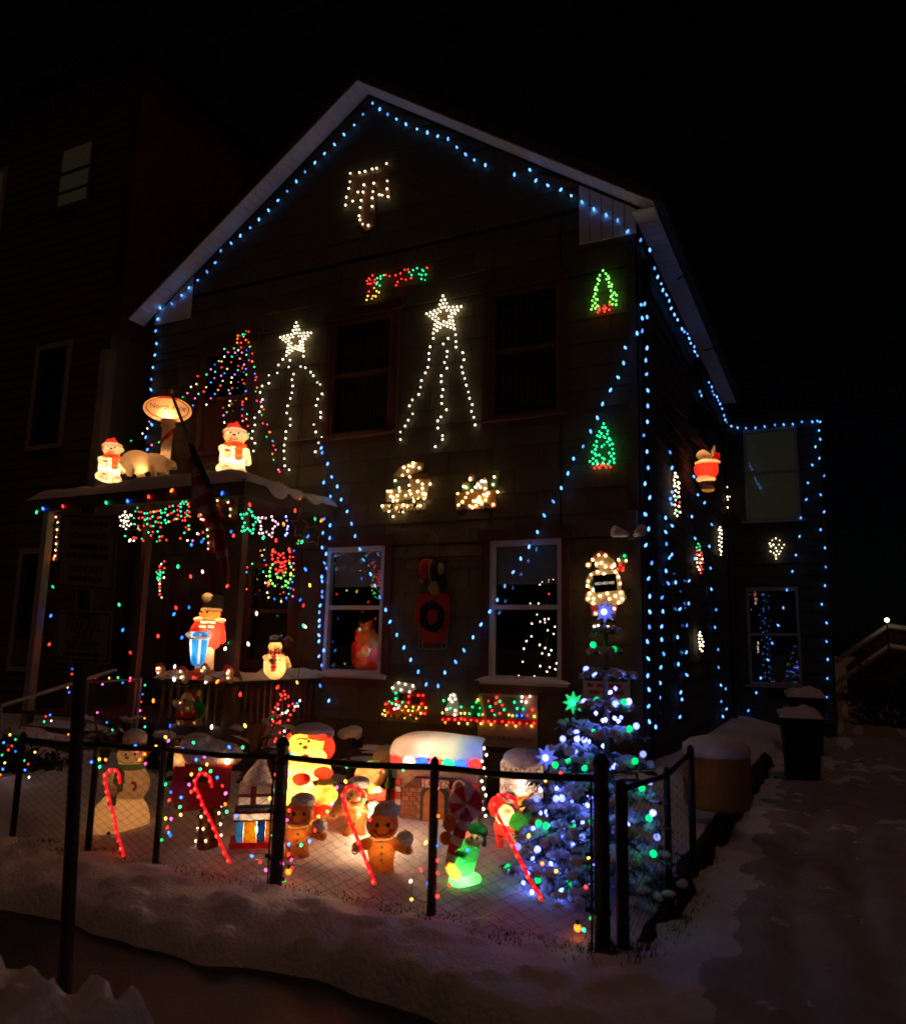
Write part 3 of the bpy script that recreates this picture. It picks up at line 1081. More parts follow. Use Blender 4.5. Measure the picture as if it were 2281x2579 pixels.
pl = thing('porch_lamp', 'small bright far-off lamp above the distant garage roof', 'lamp', c)
m = MB()
m.ball(c, 0.07, 8)
m.build('bulb', glow('lamp_warm', (1, 0.75, 0.5), 6.0), pl)
m = MB()
m.tube([c + Vector((0, 0.1, -1.2)), c + Vector((0, 0.05, -0.06))], 0.03, 6)
m.build('pole', DARK(), pl)

def leafy(mb, c, r, n, size, flat=0.0):
    c = Vector(c)
    for _ in range(n):
        d = Vector((random.gauss(0, 1), random.gauss(0, 1), random.gauss(0, 1))).normalized()
        rad = random.random() ** 0.45
        p = c + Vector((d.x * r[0], d.y * r[1], d.z * r[2])) * rad * (0.8 + 0.35 * random.random())
        a = Vector((random.gauss(0, 1), random.gauss(0, 1), random.gauss(0, 1))).normalized()
        b = a.cross(d)
        if b.length < 0.01:
            continue
        b.normalize()
        s = size * random.uniform(0.6, 1.3)
        mb.add([p - b * s * 0.3, p + a * s * 0.5, p + b * s * 0.3, p - a * s * 0.5], [(0, 1, 2, 3)])
hy = 12.0
hc = oY(q(1800, 1450), hy)
hedge = thing('hedge', 'tall dark evergreen hedge at the far side of the drive', 'hedge', (hc.x, hy, 0))
m = MB()
for i in range(9):
    leafy(m, (hc.x - 0.3 + i * 0.7 + random.uniform(-0.2, 0.2), hy + random.uniform(-0.4, 0.4), 0.45 + 0.25 * random.random()), (0.6, 0.7, 0.95), 900, 0.13)
m.build('foliage', mat('evergreen', (0.02, 0.035, 0.015), 0.9), hedge, kind='stuff')
m = MB()
for i in range(5):
    m.tube([(hc.x + i * 1.2, hy, -0.1), (hc.x + i * 1.2 + 0.1, hy, 1.6)], [0.07, 0.03], 6)
m.build('stem', WOOD(), hedge)

# ------------------------------------------------------------------ overhead cables
def cable(label, a, b, sag, r=0.012):
    a, b = Vector(a), Vector(b)
    pts = []
    for i in range(25):
        t = i / 24
        p = a.lerp(b, t)
        p.z -= sag * 4 * t * (1 - t)
        pts.append(p)
    m = MB()
    m.tube(pts, r, 5)
    return tag(m.build('overhead_cable', DARK(), smooth=True), label, 'cable', 'cables overhead')
ea = Vector((0.34, 0.9, 6.45))
cable('service cable running out from the right eave of the gabled house', ea, (8.5, -3.0, 9.6), 0.25, 0.014)
cable('thin lower cable running out from the right eave of the gabled house', ea + Vector((0, 2.2, -0.2)), (9.5, 3.0, 9.0), 0.4, 0.009)
pA, pB = oY(q(0, 228), -3.0), oY(q(560, 8), -3.0)
dv = (pB - pA)
cable('dark cable crossing the sky in front of the tall house next door', pA - dv * 0.6, pB + dv * 1.2, 0.15, 0.012)
# ------------------------------------------------------------------ where each bulb hangs (photograph pixels, met with the surface it hangs on)
DATA = {
    'rake': '938,259 914,287 892,314 866,338 842,363 817,386 793,409 768,432 746,456 723,481 700,504 676,529 652,552 630,573 605,593 582,612 556,631 542,661 521,684 498,705 476,724 457,743 432,764 403,775',
    'left_corner': '397,803 392,833 394,865 390,894 385,925 381,955 380,981',
    'left_low': '382,1069 367,1101 371,1132',
    'rake_r': '956,274 976,287 998,299 1022,312 1050,324 1076,333 1102,342 1128,349 1150,370 1172,388 1194,402 1222,415 1295,439 1334,427 1349,454 1379,466 1412,477 1438,492 1465,508 1495,526 1526,541 1555,554 1580,582 1613,604',
    'eave': '1636,629 1648,675 1656,697 1665,714 1669,730 1678,742 1685,757 1690,776 1698,792 1706,805 1717,828 1723,835 1731,840 1735,852 1739,864 1748,873 1749,885 1756,895 1785,963 1792,974 1794,985 1798,994 1805,999 1808,1008 1813,1017 1818,1029 1823,1046 1826,1057 1829,1063',
    'corner_up': '1614,767 1623,765 1617,801 1629,798 1617,833 1604,839',
    'corner': '1629,876 1626,907 1628,942 1631,983 1631,1022 1630,1062 1621,1096 1629,1137 1632,1178 1624,1218 1636,1253 1625,1295 1633,1332 1624,1295 1633,1332 1626,1373 1641,1418 1633,1457 1636,1502 1636,1541 1635,1579 1630,1616 1632,1659 1631,1702 1634,1737 1633,1779 1635,1818 1651,1831',
    'swag_r': '1574,875 1570,914 1556,950 1537,982 1517,1017 1504,1052 1487,1086 1468,1124 1444,1155 1430,1192 1413,1229 1393,1263 1370,1298 1353,1340 1332,1377 1311,1407 1292,1441 1271,1476 1252,1511 1233,1540 1211,1573 1191,1605 1168,1638 1147,1667 1120,1694 1103,1728 1073,1724',
    'swag_l': '809,1128 811,1140 825,1168 835,1201 849,1225 859,1258 874,1288 885,1319 894,1350 906,1383 915,1410 933,1446 944,1475 956,1504 971,1536 982,1566 999,1599 1017,1631 1034,1662 1053,1692',
    'post': '815,1215 832,1250 821,1271 830,1287 816,1307 831,1323 813,1342 830,1355 811,1379 821,1395 817,1418 822,1431 810,1453 811,1464 811,1490 811,1503 806,1525 804,1542 804,1563 804,1577 803,1600 803,1615 815,1638 803,1653 810,1676 806,1727 828,1765',
    'side1': '1762,986 1766,996 1687,1139 1692,1178 1692,1239 1688,1256 1691,1269 1676,1304 1692,1324 1676,1340 1678,1370 1691,1397 1685,1405 1677,1438 1682,1469 1667,1505 1669,1540 1666,1578 1666,1611 1671,1647 1664,1681 1662,1720 1660,1759 1660,1795',
    'side2': '1701,1467 1712,1534 1729,1575 1706,1605 1728,1643 1708,1673 1729,1700 1714,1744 1717,1762 1712,1806',
    'side3': '1742,1301 1750,1356 1749,1407 1735,1463 1734,1520',
    'side4': '1747,1200 1757,1246 1774,1266 1792,1321 1786,1376 1789,1431 1791,1484 1803,1536 1800,1580 1808,1636 1809,1681 1815,1726 1827,1735 1816,1767 1829,1786 1820,1805',
    'wing_l': '1828,1331 1826,1354 1828,1378 1826,1405 1831,1428 1829,1447 1831,1473 1833,1519 1832,1544 1840,1566 1837,1613 1845,1657 1843,1702 1849,1746 1851,1790 1852,1832',
    'wing_top': '1841,1073 1857,1077 1878,1078 1902,1077 1925,1074 1951,1070 1973,1069 1996,1068 2019,1062 2045,1062 2058,1060 2065,1062',
    'wing_r': '2062,1084 2065,1106 2063,1154 2075,1198 2066,1246 2075,1289 2066,1334 2077,1380 2079,1428 2077,1475 2069,1522 2081,1569 2081,1616 2084,1661 2083,1709 2081,1757 2073,1803',
    'wing_swag': '2053,1125 2045,1171 2034,1216 2030,1258 2016,1304 2013,1351 2004,1398 1995,1439 1981,1486 1972,1531 1959,1575 1944,1620 1933,1662 1915,1708 1904,1745 1884,1790 1869,1831',
    'porch_eave': '92,1290g 108,1281b 158,1275r 267,1266g 321,1262b 374,1251r 432,1235o 502,1298r 559,1242b',
    'porch_side': '629,1271r 708,1239b 756,1254o 743,1286r 793,1307g 809,1311o 714,1320o 695,1361r 775,1351b 760,1365g 663,1354g 687,1387r 728,1384r 769,1434b 732,1446y 676,1469o 780,1474y 756,1511b 764,1525r 646,1545w 625,1622w 768,1578w 764,1576g 748,1719y',
    'porch_in': '136,1407o 133,1478g 128,1551b 124,1623r 355,1434o 354,1498r 300,1523g 359,1562b 309,1587b 342,1625g 328,1644r 337,1689o 327,1361w 360,1372g 482,1372b 508,1364b 448,1427g 480,1452r 510,1440w 572,1476r 582,1339b 588,1349r 618,1392g 591,1446g 476,1530b 443,1531r 438,1547b 587,1530r 599,1548r 398,1602r 458,1606b 578,1619g 567,1634w',
    'porch_rail': '395,1687r 440,1679w 438,1711w 488,1702r 519,1717w 547,1717o 580,1686r',
    'porch_skirt': '386,1765o 429,1829b 533,1831w 605,1749r 617,1828y 685,1807g 699,1731r',
    'door_mini': '618,1382w 616,1408r 635,1420g 623,1429r 621,1441b 616,1455y 613,1468g 621,1484r 611,1493b 656,1387r 665,1385g 660,1399y 666,1411b 670,1423r 663,1440g 671,1451y 668,1468w 674,1476r 673,1493w 676,1505y 691,1509b 708,1515w 721,1506b 727,1496g 714,1492r 737,1502m 739,1485r 732,1482b 725,1480g 736,1466b 739,1451g 739,1435y 739,1419m 738,1403r 740,1387b 752,1362o 750,1369g',
    'eave_mini': '374,1341g 385,1340r 397,1339g 380,1349r 401,1352g 408,1351r 315,1350g 336,1354r 342,1355r 357,1357g 337,1362w 361,1362r 395,1364g 402,1361r 419,1360r 475,1324g 468,1328r 477,1333g 474,1334r 464,1342g 497,1344w 501,1346r 511,1341r 454,1356r 472,1361w 485,1362m 513,1357g',
    'fan': '610,832b 620,834r 626,835r 611,842g 616,842g 625,844m 599,845o 605,847o 614,848y 598,853o 619,856o 597,863o 607,863r 626,862o 629,873g 607,875r 589,877g 565,879g 574,887m 600,882w 621,882b 592,888m 609,888m 635,890r 620,893g 565,898w 584,898g 604,903o 627,907m 635,910o 551,909y 558,910y 582,912r 541,918b 615,917m 600,921r 558,925r 610,927r 572,929y 619,929b 640,924g 531,930m 542,936g 599,932g 642,941b 565,940b 520,943g 557,946m 591,943m 620,943g 498,947r 540,952m 584,951w 610,956r 645,950r 643,957m 561,959w 531,963b 582,963y 614,965r 495,967y 481,974w 519,975y 555,971r 549,982o 576,983g 647,976o 584,977r 619,985b 644,986g 513,986r 500,992g 472,990m 541,992b 579,991m 460,1000g 491,1003m 531,1003m 620,1004o 611,1012r 579,1010w 647,1009r 657,1012m 520,1019w 577,1021y 486,1021b 475,1032y 610,1019r 610,1031b 562,1027r 571,1038g 622,1043g 664,1031o 659,1045g 563,1046m 610,1047r 620,1055o 662,1066r 673,1069m 611,1060m 565,1064w 624,1073r 679,1088o 671,1100g 626,1093g 687,1111b 689,1122r 694,1133m 686,1143o 689,1158g 701,1183m 704,1188r 458,1042r 447,1050g 435,1063m 432,1074b 423,1088y 413,1100r 400,1114g 376,1062m 371,1079w 359,1092w 330,1110g 382,1121m',
    's1a': '712,905 701,919 698,939 677,945 677,965 660,972 655,988 661,1006 659,1024 653,1037 641,1052 642,1070 636,1086 634,1104 642,1116 638,1136',
    's1b': '730,907 727,924 739,942 735,956 737,972 735,989 731,1003 724,1022 722,1040 731,1055 731,1071 720,1087 719,1104 716,1121 715,1136 716,1155 717,1173 728,1183',
    's1c': '764,897 757,923 769,926 782,937 789,946 799,963 806,968 811,992 800,1005 796,1021 807,1038 807,1051 790,1069 795,1088 810,1102 802,1115 794,1138',
    's2a': '1091,852 1083,873 1080,890 1080,905 1077,925 1071,939 1061,958 1059,975 1054,993 1038,1007 1031,1022 1039,1042 1028,1058 1020,1073 1008,1088 1008,1107',
    's2b': '1128,852 1116,866 1126,885 1125,898 1119,913 1125,927 1111,946 1111,961 1115,981 1112,998 1112,1016 1124,1032 1110,1050 1102,1060 1102,1078 1114,1097 1114,1107 1096,1125',
    's2c': '1147,843 1148,860 1148,874 1165,888 1168,906 1162,924 1165,939 1170,953 1174,970 1179,987 1182,1003 1189,1019 1187,1036 1193,1051 1196,1070',
    'cross': '882,436 905,434 919,431 937,425 948,423 973,411 975,455 974,475 977,495 962,491 955,490 941,461 939,482 937,498 937,519 927,567 913,564 906,553 904,543 907,522 909,504 914,483 901,483 916,465 881,457 878,474 872,496 870,516 888,506',
    'horn': '938,693r 929,701r 933,705r 924,707r 944,704r 942,711r 925,714r 929,714r 934,714r 950,700g 958,695g 958,701g 966,693g 950,711g 948,715g 956,719g 971,692r 981,695r 996,693r 1008,688r 1019,679r 1027,678r 1035,700r 1022,704r 1011,702r 1001,710r 997,718r 1075,674r 1030,685g 1036,692g 1040,680g 1050,675g 1063,679g 1066,682g 1055,690g 1062,692g 1072,691g 1061,702g 1070,705g 942,725y 948,733y 954,736y 929,734r 926,745y 939,745y 946,746y 936,752y 923,755y',
    'treeA': '1518,681 1510,693 1505,702 1509,706 1505,715 1500,723 1498,729 1503,730 1499,740 1495,747 1491,757 1500,753 1504,754 1498,763 1492,770 1489,779 1499,776 1504,770 1525,689 1531,695 1533,701 1527,703 1533,711 1540,716 1539,721 1533,721 1538,732 1547,737 1542,742 1552,743 1538,747 1543,753 1551,757 1535,760 1542,766 1551,767 1505,786r 1508,773r 1509,780r 1522,770r 1519,777r 1525,776r 1522,784r 1534,780r 1535,767r',
    'treeB': '1520,1067 1517,1076 1524,1077 1509,1087 1530,1085 1514,1092 1529,1093 1504,1097 1510,1100 1520,1099 1523,1102 1533,1104 1536,1108 1502,1112 1529,1113 1495,1121 1521,1120 1535,1121 1542,1118 1502,1124 1515,1125 1499,1132 1542,1131 1491,1138 1498,1143 1534,1141 1545,1142 1501,1147 1509,1146 1539,1149 1516,1153 1521,1156 1493,1155 1545,1156 1485,1162 1501,1161 1535,1162 1546,1165 1493,1168 1505,1167 1518,1166 1531,1169 1503,1172r 1514,1171r 1522,1171r 1497,1179r 1509,1178r 1526,1177r 1537,1176r',
    'stairs': '182,1685b 181,1698r 170,1731w 174,1744b 126,1801b 115,1805r 111,1818g 129,1816w 107,1850b 108,1867r 104,1881g 103,1896r 125,1894r 172,1850o 169,1868g 132,2015r',
    'hedge': '25,1851y 39,1863g 9,1871b 30,1879r 21,1889r 39,1893b 5,1902g 52,1907w 60,1916g 12,1922y 88,1895y 71,1925r 63,1940b 73,1958w 7,1938b 1,1952o 1,1988g',
    'gate': '240,1708r 275,1708y 297,1707g 328,1708m 327,1715r 258,1724m 309,1720b 365,1726g 359,1749b 356,1768r 353,1790m 364,1809o 365,1831g 346,1848b 245,1795m 269,1820b 283,1839g',
    'fence_l': '221,1873o 242,1876b 260,1875g 280,1877o 308,1880m 341,1879b 348,1886g 346,1892r 370,1883g 393,1881y 364,1900o 366,1924m 351,1914o 266,1914o 250,1913y 230,1920b 251,1932g 417,1857y 424,1866m 393,1881y 460,1886b 487,1871g 515,1906m 494,1914b 521,1926y 504,1938g 530,1943g 482,1951y 547,1959b 476,1977m 560,1980r 417,1976g 430,1996b 456,2009b 426,2016r 453,2033g 455,2053y 568,1999m 567,2026o 571,2045g 595,2056b 417,2062y 431,2063m 421,2085r 425,2098b 429,2105b 407,2116g 611,1883g 577,1882b 481,1995r 693,1952r 692,1991g 679,2012y 735,1897g 727,1950m 721,1997g',
    'fence_m': '728,2042r 723,2066m 686,2105g 707,2108g 727,2127b 758,2129g 779,2119b 793,2092r 726,2153r 734,2166m 711,2176m 669,2192m 655,2172r 634,2157b 736,2187r 802,2057y 835,2025b 824,2045g 848,1984m 870,1969y 877,1925b 872,1931g 961,1937r 1015,1938g 1092,1918g 1106,1922r 1102,1987r 1098,2016r 1094,2023m 1103,2056o 1072,2123y 1099,2131b 1100,2168r 1101,2200r 1060,2192r 1034,2220w 1076,2227b 1092,2230o 1132,2231r 1036,2266y 1083,2272g 1081,2280b 1101,2258r 1177,2101r 1177,2142b 1167,2172g 916,2016g 931,2065r 1412,1949r 1446,1954r 1373,1966y 1504,2017o 1331,2106y 1365,2176o 1400,2195y 1482,2159y 1475,2235r 1470,2343g 1488,2314g',
    'swagmotif': '346,1279g 341,1288g 350,1289r 356,1290r 337,1305g 339,1320g 350,1305r 359,1304r 348,1325r 348,1331g 352,1335r 364,1293g 371,1293g 379,1290r 371,1306g 365,1309g 378,1306r 371,1320g 362,1324r 384,1301g 392,1314g 386,1325g 380,1325r 387,1289y 393,1288r 397,1287r 404,1286g 407,1292g 415,1291g 417,1282g 398,1304r 404,1303g 399,1316r 406,1317g 415,1310g 418,1317g 404,1328r 421,1298g 424,1296r 427,1276r 435,1274g 438,1288g 432,1292r 424,1314g 427,1314r 438,1309r 443,1307g 448,1307r 449,1274r 447,1285r 455,1277g 455,1288g 448,1297r 456,1300g 455,1269g 460,1264g 468,1264g 463,1269g 472,1271g 474,1268r 476,1276r 472,1286g 477,1290r 467,1292r 472,1298g 466,1303r 478,1301r 460,1311r 466,1311r 315,1289w 309,1298w 302,1302w 314,1296w 320,1298w 328,1297w 331,1298w 323,1303w 305,1311w 312,1311w 317,1313w 323,1312w 312,1318w 303,1324w 311,1326w 320,1322w 330,1320w 325,1325w 317,1332w 316,1304w',
    'doorcane': '406,1421w 402,1427r 414,1414r 414,1431r 402,1436r 394,1441g 404,1442g 398,1446g 403,1449g 411,1442g 397,1455g 403,1457g 398,1460g 413,1455w 402,1464r 402,1471w 402,1480r 402,1488w 402,1497r 407,1505w',
    'starg': '627,1283 633,1289 636,1299 643,1304 650,1309 644,1315 638,1322 638,1333 636,1343 630,1337 624,1332 616,1336 609,1338 612,1327 616,1317 610,1305 606,1296 614,1296 621,1294',
    'starp': '651,1304 660,1304 669,1305 684,1301 687,1310 694,1314 700,1320 692,1326 687,1332 686,1342 684,1352 678,1347 671,1340 661,1343 653,1343 657,1333 657,1325 655,1314',
    'starb': '720,1301 722,1311 725,1326 723,1333 723,1343 719,1348',
    'bow': '693,1391r 701,1395r 706,1399r 713,1394r 730,1390r 685,1398r 686,1408r 700,1406r 714,1405r 730,1403r 728,1413r 693,1417r 698,1415r 702,1415r 706,1418r 710,1418r 715,1416r 719,1414r 716,1424r 706,1428r 710,1428r 695,1434r 704,1437r 710,1437r 719,1433r 700,1442r 713,1442r 686,1422 681,1431 679,1440 679,1451 681,1462 686,1470 692,1476 711,1478 719,1475 726,1468 731,1459 733,1428 729,1419 695,1446 699,1454 707,1456 715,1450 719,1442 720,1464',
    'nutcracker': '715,1741r 706,1749r 709,1753r 718,1750r 726,1755r 718,1760r 706,1763r 700,1774r 693,1782r 688,1794r 727,1778r 737,1773r 700,1786w 724,1791w 720,1795w 711,1797w 740,1789r 731,1801r 699,1805r 706,1802r 688,1817r 705,1817r 726,1814r 697,1822r 704,1822r 686,1828r 727,1828r 715,1828r 720,1833w 683,1841r 705,1846r 716,1842w 714,1854w 695,1861r 692,1868r 707,1868w 715,1869w 743,1780w 750,1779w 755,1765w 748,1772b',
    'loco_low': '1003,1720w 1020,1724w 1039,1728w 988,1733w 1009,1738w 1031,1743w 996,1746g 996,1760g 1029,1754r 1053,1752r 1065,1752r 1028,1770r 1061,1773r 1069,1798r 976,1795r 998,1766r 970,1774r 974,1773r 980,1767g 987,1772g 1013,1769g 1005,1778g 997,1775w 993,1786w 1002,1784w 1022,1780y 1040,1781y 1055,1782y 1072,1783y 968,1790y 963,1799y 970,1802y 984,1804y 998,1805y 1013,1790y 1019,1810y 1028,1790y 1032,1802y 1038,1790y 1051,1789y 1059,1797y 1048,1810y',
    'car1_low': '1117,1765g 1134,1752w 1142,1751w 1131,1761w 1137,1768w 1146,1761w 1133,1784g 1161,1781g 1124,1787w 1146,1790w 1144,1801w 1114,1796y 1160,1797y 1170,1797y 1203,1763y 1199,1769g 1189,1781g 1208,1784g 1182,1798g 1205,1800g 1215,1800y 1114,1813r 1129,1812r 1145,1813r 1161,1811r 1170,1813r 1186,1814r 1200,1816r 1216,1817r 1121,1820o 1155,1822y 1177,1823y 1211,1823y',
    'car2_low': '1250,1757r 1230,1766r 1248,1772r 1264,1776r 1258,1767g 1234,1780g 1239,1790r 1269,1788g 1258,1797r 1245,1801g 1281,1801y 1290,1803y 1295,1769g 1314,1756w 1334,1754w 1327,1760r 1313,1767w 1324,1769w 1302,1785g 1317,1786g 1340,1788r 1301,1803b 1314,1803b 1328,1802r 1345,1805y 1230,1818r 1245,1818r 1264,1818r 1281,1820r 1291,1821r 1308,1822r 1326,1823r 1344,1822r 1236,1825y 1275,1827y 1298,1829y 1338,1829y',
    'loco_up': '1040,1166 1029,1173 1038,1174 1016,1177 1055,1178 1026,1186 1013,1197 1031,1201 995,1210 1030,1222 1051,1212 1063,1219 1083,1219 1005,1229 1006,1237 976,1237 984,1238 1031,1236 1051,1238 1063,1230 1064,1243 1070,1245 1021,1248 1034,1244 983,1250 989,1253 1000,1248 1040,1255 1053,1255 1068,1256 990,1262 1000,1261 962,1274 979,1273 1010,1276 1015,1272 1026,1275 996,1279 979,1288 1003,1290 990,1301 1042,1262 1049,1274 1058,1273 1015,1289',
    'wagon_up': '1244,1201 1241,1220 1221,1213 1213,1212 1203,1220 1184,1204 1183,1208 1167,1225 1173,1227 1197,1227 1188,1236 1221,1231 1209,1227 1152,1243 1177,1242 1172,1253 1164,1264 1154,1272 1182,1274 1189,1278 1198,1274 1192,1262 1198,1263 1206,1252 1218,1246 1226,1244 1229,1242 1222,1259 1205,1265 1211,1263 1213,1269 1241,1271 1253,1239 1207,1255 1201,1259 1225,1250',
    'hohosanta': '1507,1398 1524,1399 1492,1410 1480,1423 1513,1418 1501,1421 1546,1423 1524,1427 1541,1429 1504,1440 1549,1440 1488,1448 1520,1446 1557,1453 1481,1464 1561,1470 1493,1486 1484,1495 1480,1508 1494,1508 1528,1495 1510,1501 1549,1501 1563,1493 1534,1509 1566,1508 1493,1520 1557,1518 1518,1530 1546,1533 1499,1544 1562,1423r 1554,1434r 1569,1430r 1568,1437r 1572,1400g 1557,1410 1576,1412 1496,1578 1506,1576 1531,1579 1546,1580 1478,1476',
    'ice1': '1700,1192 1699,1200 1705,1201 1697,1209 1707,1214 1710,1217 1699,1217 1698,1224 1706,1225 1710,1230 1701,1236 1708,1240 1698,1249 1710,1251 1705,1252g 1701,1259 1711,1265r 1699,1272 1709,1275 1711,1277r 1701,1285 1705,1287g 1712,1290 1699,1293 1705,1299',
    'ice2': '1832,1219 1831,1227 1833,1235 1834,1244 1831,1251 1837,1251 1832,1258 1834,1269 1832,1278',
    'ice3': '1813,1332 1809,1340 1816,1342 1810,1347 1818,1350 1812,1357 1811,1367 1816,1368 1812,1375',
    'ice4': '1758,1370g 1754,1379g 1762,1376g 1755,1387r 1761,1385g 1765,1392r 1754,1397r 1760,1398 1767,1399r 1754,1407 1762,1409r 1768,1408 1755,1417 1763,1418 1769,1417r 1757,1428 1765,1427r 1761,1435 1768,1434r 1764,1443r',
    'ice5': '1762,1593 1760,1600 1765,1602 1760,1609 1767,1610 1770,1617 1761,1618 1766,1624 1762,1627 1770,1627 1763,1635 1768,1640',
    'ice6': '1813,1328 1810,1334 1816,1336 1812,1343 1817,1345 1811,1352 1817,1356 1810,1362 1816,1366 1811,1373 1817,1377 1812,1384 1816,1389 1815,1397',
    'flake': '1953,1356 1944,1361 1963,1361 1938,1369 1974,1372 1941,1376 1969,1380 1961,1372 1947,1372 1953,1380 1940,1389 1965,1389 1956,1388 1948,1393 1961,1395 1953,1399 1954,1407',
    'intree': '1359,1472 1365,1467 1382,1462 1393,1461 1381,1467 1382,1496r 1335,1520 1356,1520 1333,1529 1348,1528 1352,1548 1371,1560 1381,1559 1360,1566 1372,1568 1339,1571 1397,1579 1379,1588 1394,1597 1338,1603 1325,1615 1359,1625 1319,1634 1372,1633 1365,1646 1382,1649 1360,1678 1384,1681 1377,1692 1338,1603 1326,1615 1359,1624 1319,1634 1373,1632 1388,1638 1365,1646 1382,1649 1316,1667 1401,1671 1360,1678 1384,1681 1376,1692 1398,1686 1306,1702 1345,1704',
    'blues': '1476,1686 1498,1699 1558,1701 1471,1768 1550,1773 1583,1767 1417,1861 1453,1846 1453,1861 1471,1863 1544,1846 1602,1829 1619,1900 1551,1930 1636,1969 1351,2012 1400,2012 1415,2011 1441,1994 1486,2005 1549,2009 1644,2048 1304,2133 1353,2140 1424,2159 1445,2131 1578,2078 1654,2109 1465,2109 1507,2149 1439,2282 1472,2269 1288,2253 1477,2246',
    'greens': '1493,1624 1515,1633 1546,1635 1503,1764 1571,1768 1494,1845 1585,1836 1398,1927 1432,1919 1471,1934 1497,1927 1599,1917 1616,1985 1356,2074 1375,2080 1441,2080 1490,2071 1481,2163 1278,2187 1634,2061 1601,2102 1644,2151 1512,2028 1430,2225 1354,2217 1645,2151 1481,2162',
}
# ------------------------------------------------------------------ bulbs and strings of lights
BC = {'n': ((0.09, 0.31, 1.0), 3.8), 'b': ((0.02, 0.13, 1.0), 5.0), 'r': ((1.0, 0.028, 0.018), 4.5), 'g': ((0.02, 1.0, 0.30), 3.0),
      'o': ((1.0, 0.15, 0.01), 5.0), 'y': ((1.0, 0.55, 0.06), 4.5), 'w': ((1.0, 0.80, 0.58), 5.0), 'm': ((1.0, 0.10, 0.50), 4.0),
      's': ((1.0, 0.76, 0.46), 7.0), 'l': ((0.22, 1.0, 0.12), 3.0), 'p': ((1.0, 0.42, 0.55), 4.5), 'u': ((0.17, 0.21, 1.0), 7.0),
      'e': ((0.0, 1.0, 0.20), 2.0), 'a': ((1.0, 0.62, 0.30), 5.0), 'h': ((1.0, 0.62, 0.28), 14.0), 'v': ((0.12, 0.17, 1.0), 15.0)}
SH = {}

def bulb_mesh(shape, c, v=0):
    if (shape, c, v) in SH:
        return SH[(shape, c, v)]
    prof = {'c9': [(0.0035, 0.026), (0.007, 0.022), (0.0125, 0.008), (0.0150, -0.006), (0.0105, -0.019), (0.004, -0.026)],
            'c7': [(0.003, 0.024), (0.013, 0.010), (0.0155, -0.006), (0.004, -0.024)],
            'mini': [(0.002, 0.012), (0.0105, 0.002), (0.002, -0.012)],
            'mid': [(0.002, 0.015), (0.0135, 0.002), (0.002, -0.015)],
            'globe': [(0.003, 0.021), (0.015, 0.015), (0.021, 0.0), (0.015, -0.015), (0.003, -0.021)]}[shape]
    k, s = BC[c]
    boost = {'mini': 1.1, 'mid': 1.0, 'c9': 0.85, 'c7': 0.85, 'globe': 0.7}[shape]
    m = MB()
    m.lathe(prof, 8 if shape == 'globe' else 6)
    SH[(shape, c, v)] = m.mesh('bulb', glow('bulb_%s_%s_%d' % (shape, c, v), k, s * boost * (1.0, 0.7, 0.4)[v]), smooth=True)
    return SH[(shape, c, v)]

def put_bulb(root, pos, shape, c, jig=0.6):
    o = put('bulb', bulb_mesh(shape, c, random.choice((0, 0, 0, 0, 1, 1, 2))), root)
    o.location = pos
    o.rotation_euler = (random.uniform(-jig, jig), random.uniform(-jig, jig), random.uniform(0, 3))
    return o

def pts_of(key, default):
    out = []
    for w in DATA[key].split():
        c = default
        if w[-1].isalpha():
            c, w = w[-1], w[:-1]
        x, y = w.split(',')
        out.append((int(x), int(y), c))
    return out

def chain_order(P):
    P = list(P)
    out = [P.pop(0)]
    while P:
        j = min(range(len(P)), key=lambda i: (P[i][0] - out[-1][0]).length)
        out.append(P.pop(j))
    return out

def string(label, key, cast, shape='c9', default='n', group=None, order=True, maxgap=1.2, jig=0.6, cordr=0.0035, socket=True, name='light_string'):
    B = [(cast((x, y)), c) for x, y, c in pts_of(key, default)]
    if not order:
        B = chain_order(B)
    t = thing(name, label, 'light string', B[0][0], group)
    m = MB()
    run = [B[0][0]]
    up = Vector((0, 0.012, 0.03)) if shape in ('c9', 'c7') else Vector((0, 0.006, 0.012))
    def flush(run):
        if len(run) > 1:
            pts = []
            for a, b in zip(run[:-1], run[1:]):
                pts.append(a + up)
                mid = (a + b) / 2 + up
                mid.z -= 0.06 * (a - b).length
                pts.append(mid)
            pts.append(run[-1] + up)
            m.tube(pts, cordr, 4)
    for (a, _), (b, _) in zip(B[:-1], B[1:]):
        if (a - b).length > maxgap:
            flush(run)
            run = []
        run.append(b)
    flush(run)
    if not m.v:
        m.tube([B[0][0] + up, B[0][0] + up * 2], cordr, 4)
    m.build('cord', DARK(), t)
    for p, c in B:
        put_bulb(t, p, shape, c, jig)
    return t

FR = lambda p: oY(p, -0.055)          # on the house front
SI = lambda p: oX(p, 0.07)            # on the side wall
WG = lambda p: oY(p, HD - 0.05)       # on the rear wing
GB = 'blue light strings on the house'
rk = lambda p: oY(p, -0.07)
string('blue-white bulb string under the left slope of the gable', 'rake', rk, group=GB)
string('blue-white bulb string under the right slope of the gable', 'rake_r', rk, group=GB)
string('blue-white bulb string down the left front corner of the house', 'left_corner', FR, group=GB)
string('short run of three blue bulbs behind the oval sign on the porch roof', 'left_low', FR, group=GB)
string('blue-white bulb string along the right side eave going back', 'eave', lambda p: oX(p, 0.09), group=GB)
string('doubled blue bulb cluster near the top of the right front corner', 'corner_up', FR, group=GB)
string('blue-white bulb string straight down the right front corner', 'corner', FR, group=GB)
string('right arm of the V of blue bulbs crossing the front windows', 'swag_r', lambda p: oY(p, -0.11), group=GB)
string('left arm of the V of blue bulbs crossing the left window', 'swag_l', lambda p: oY(p, -0.11), group=GB)
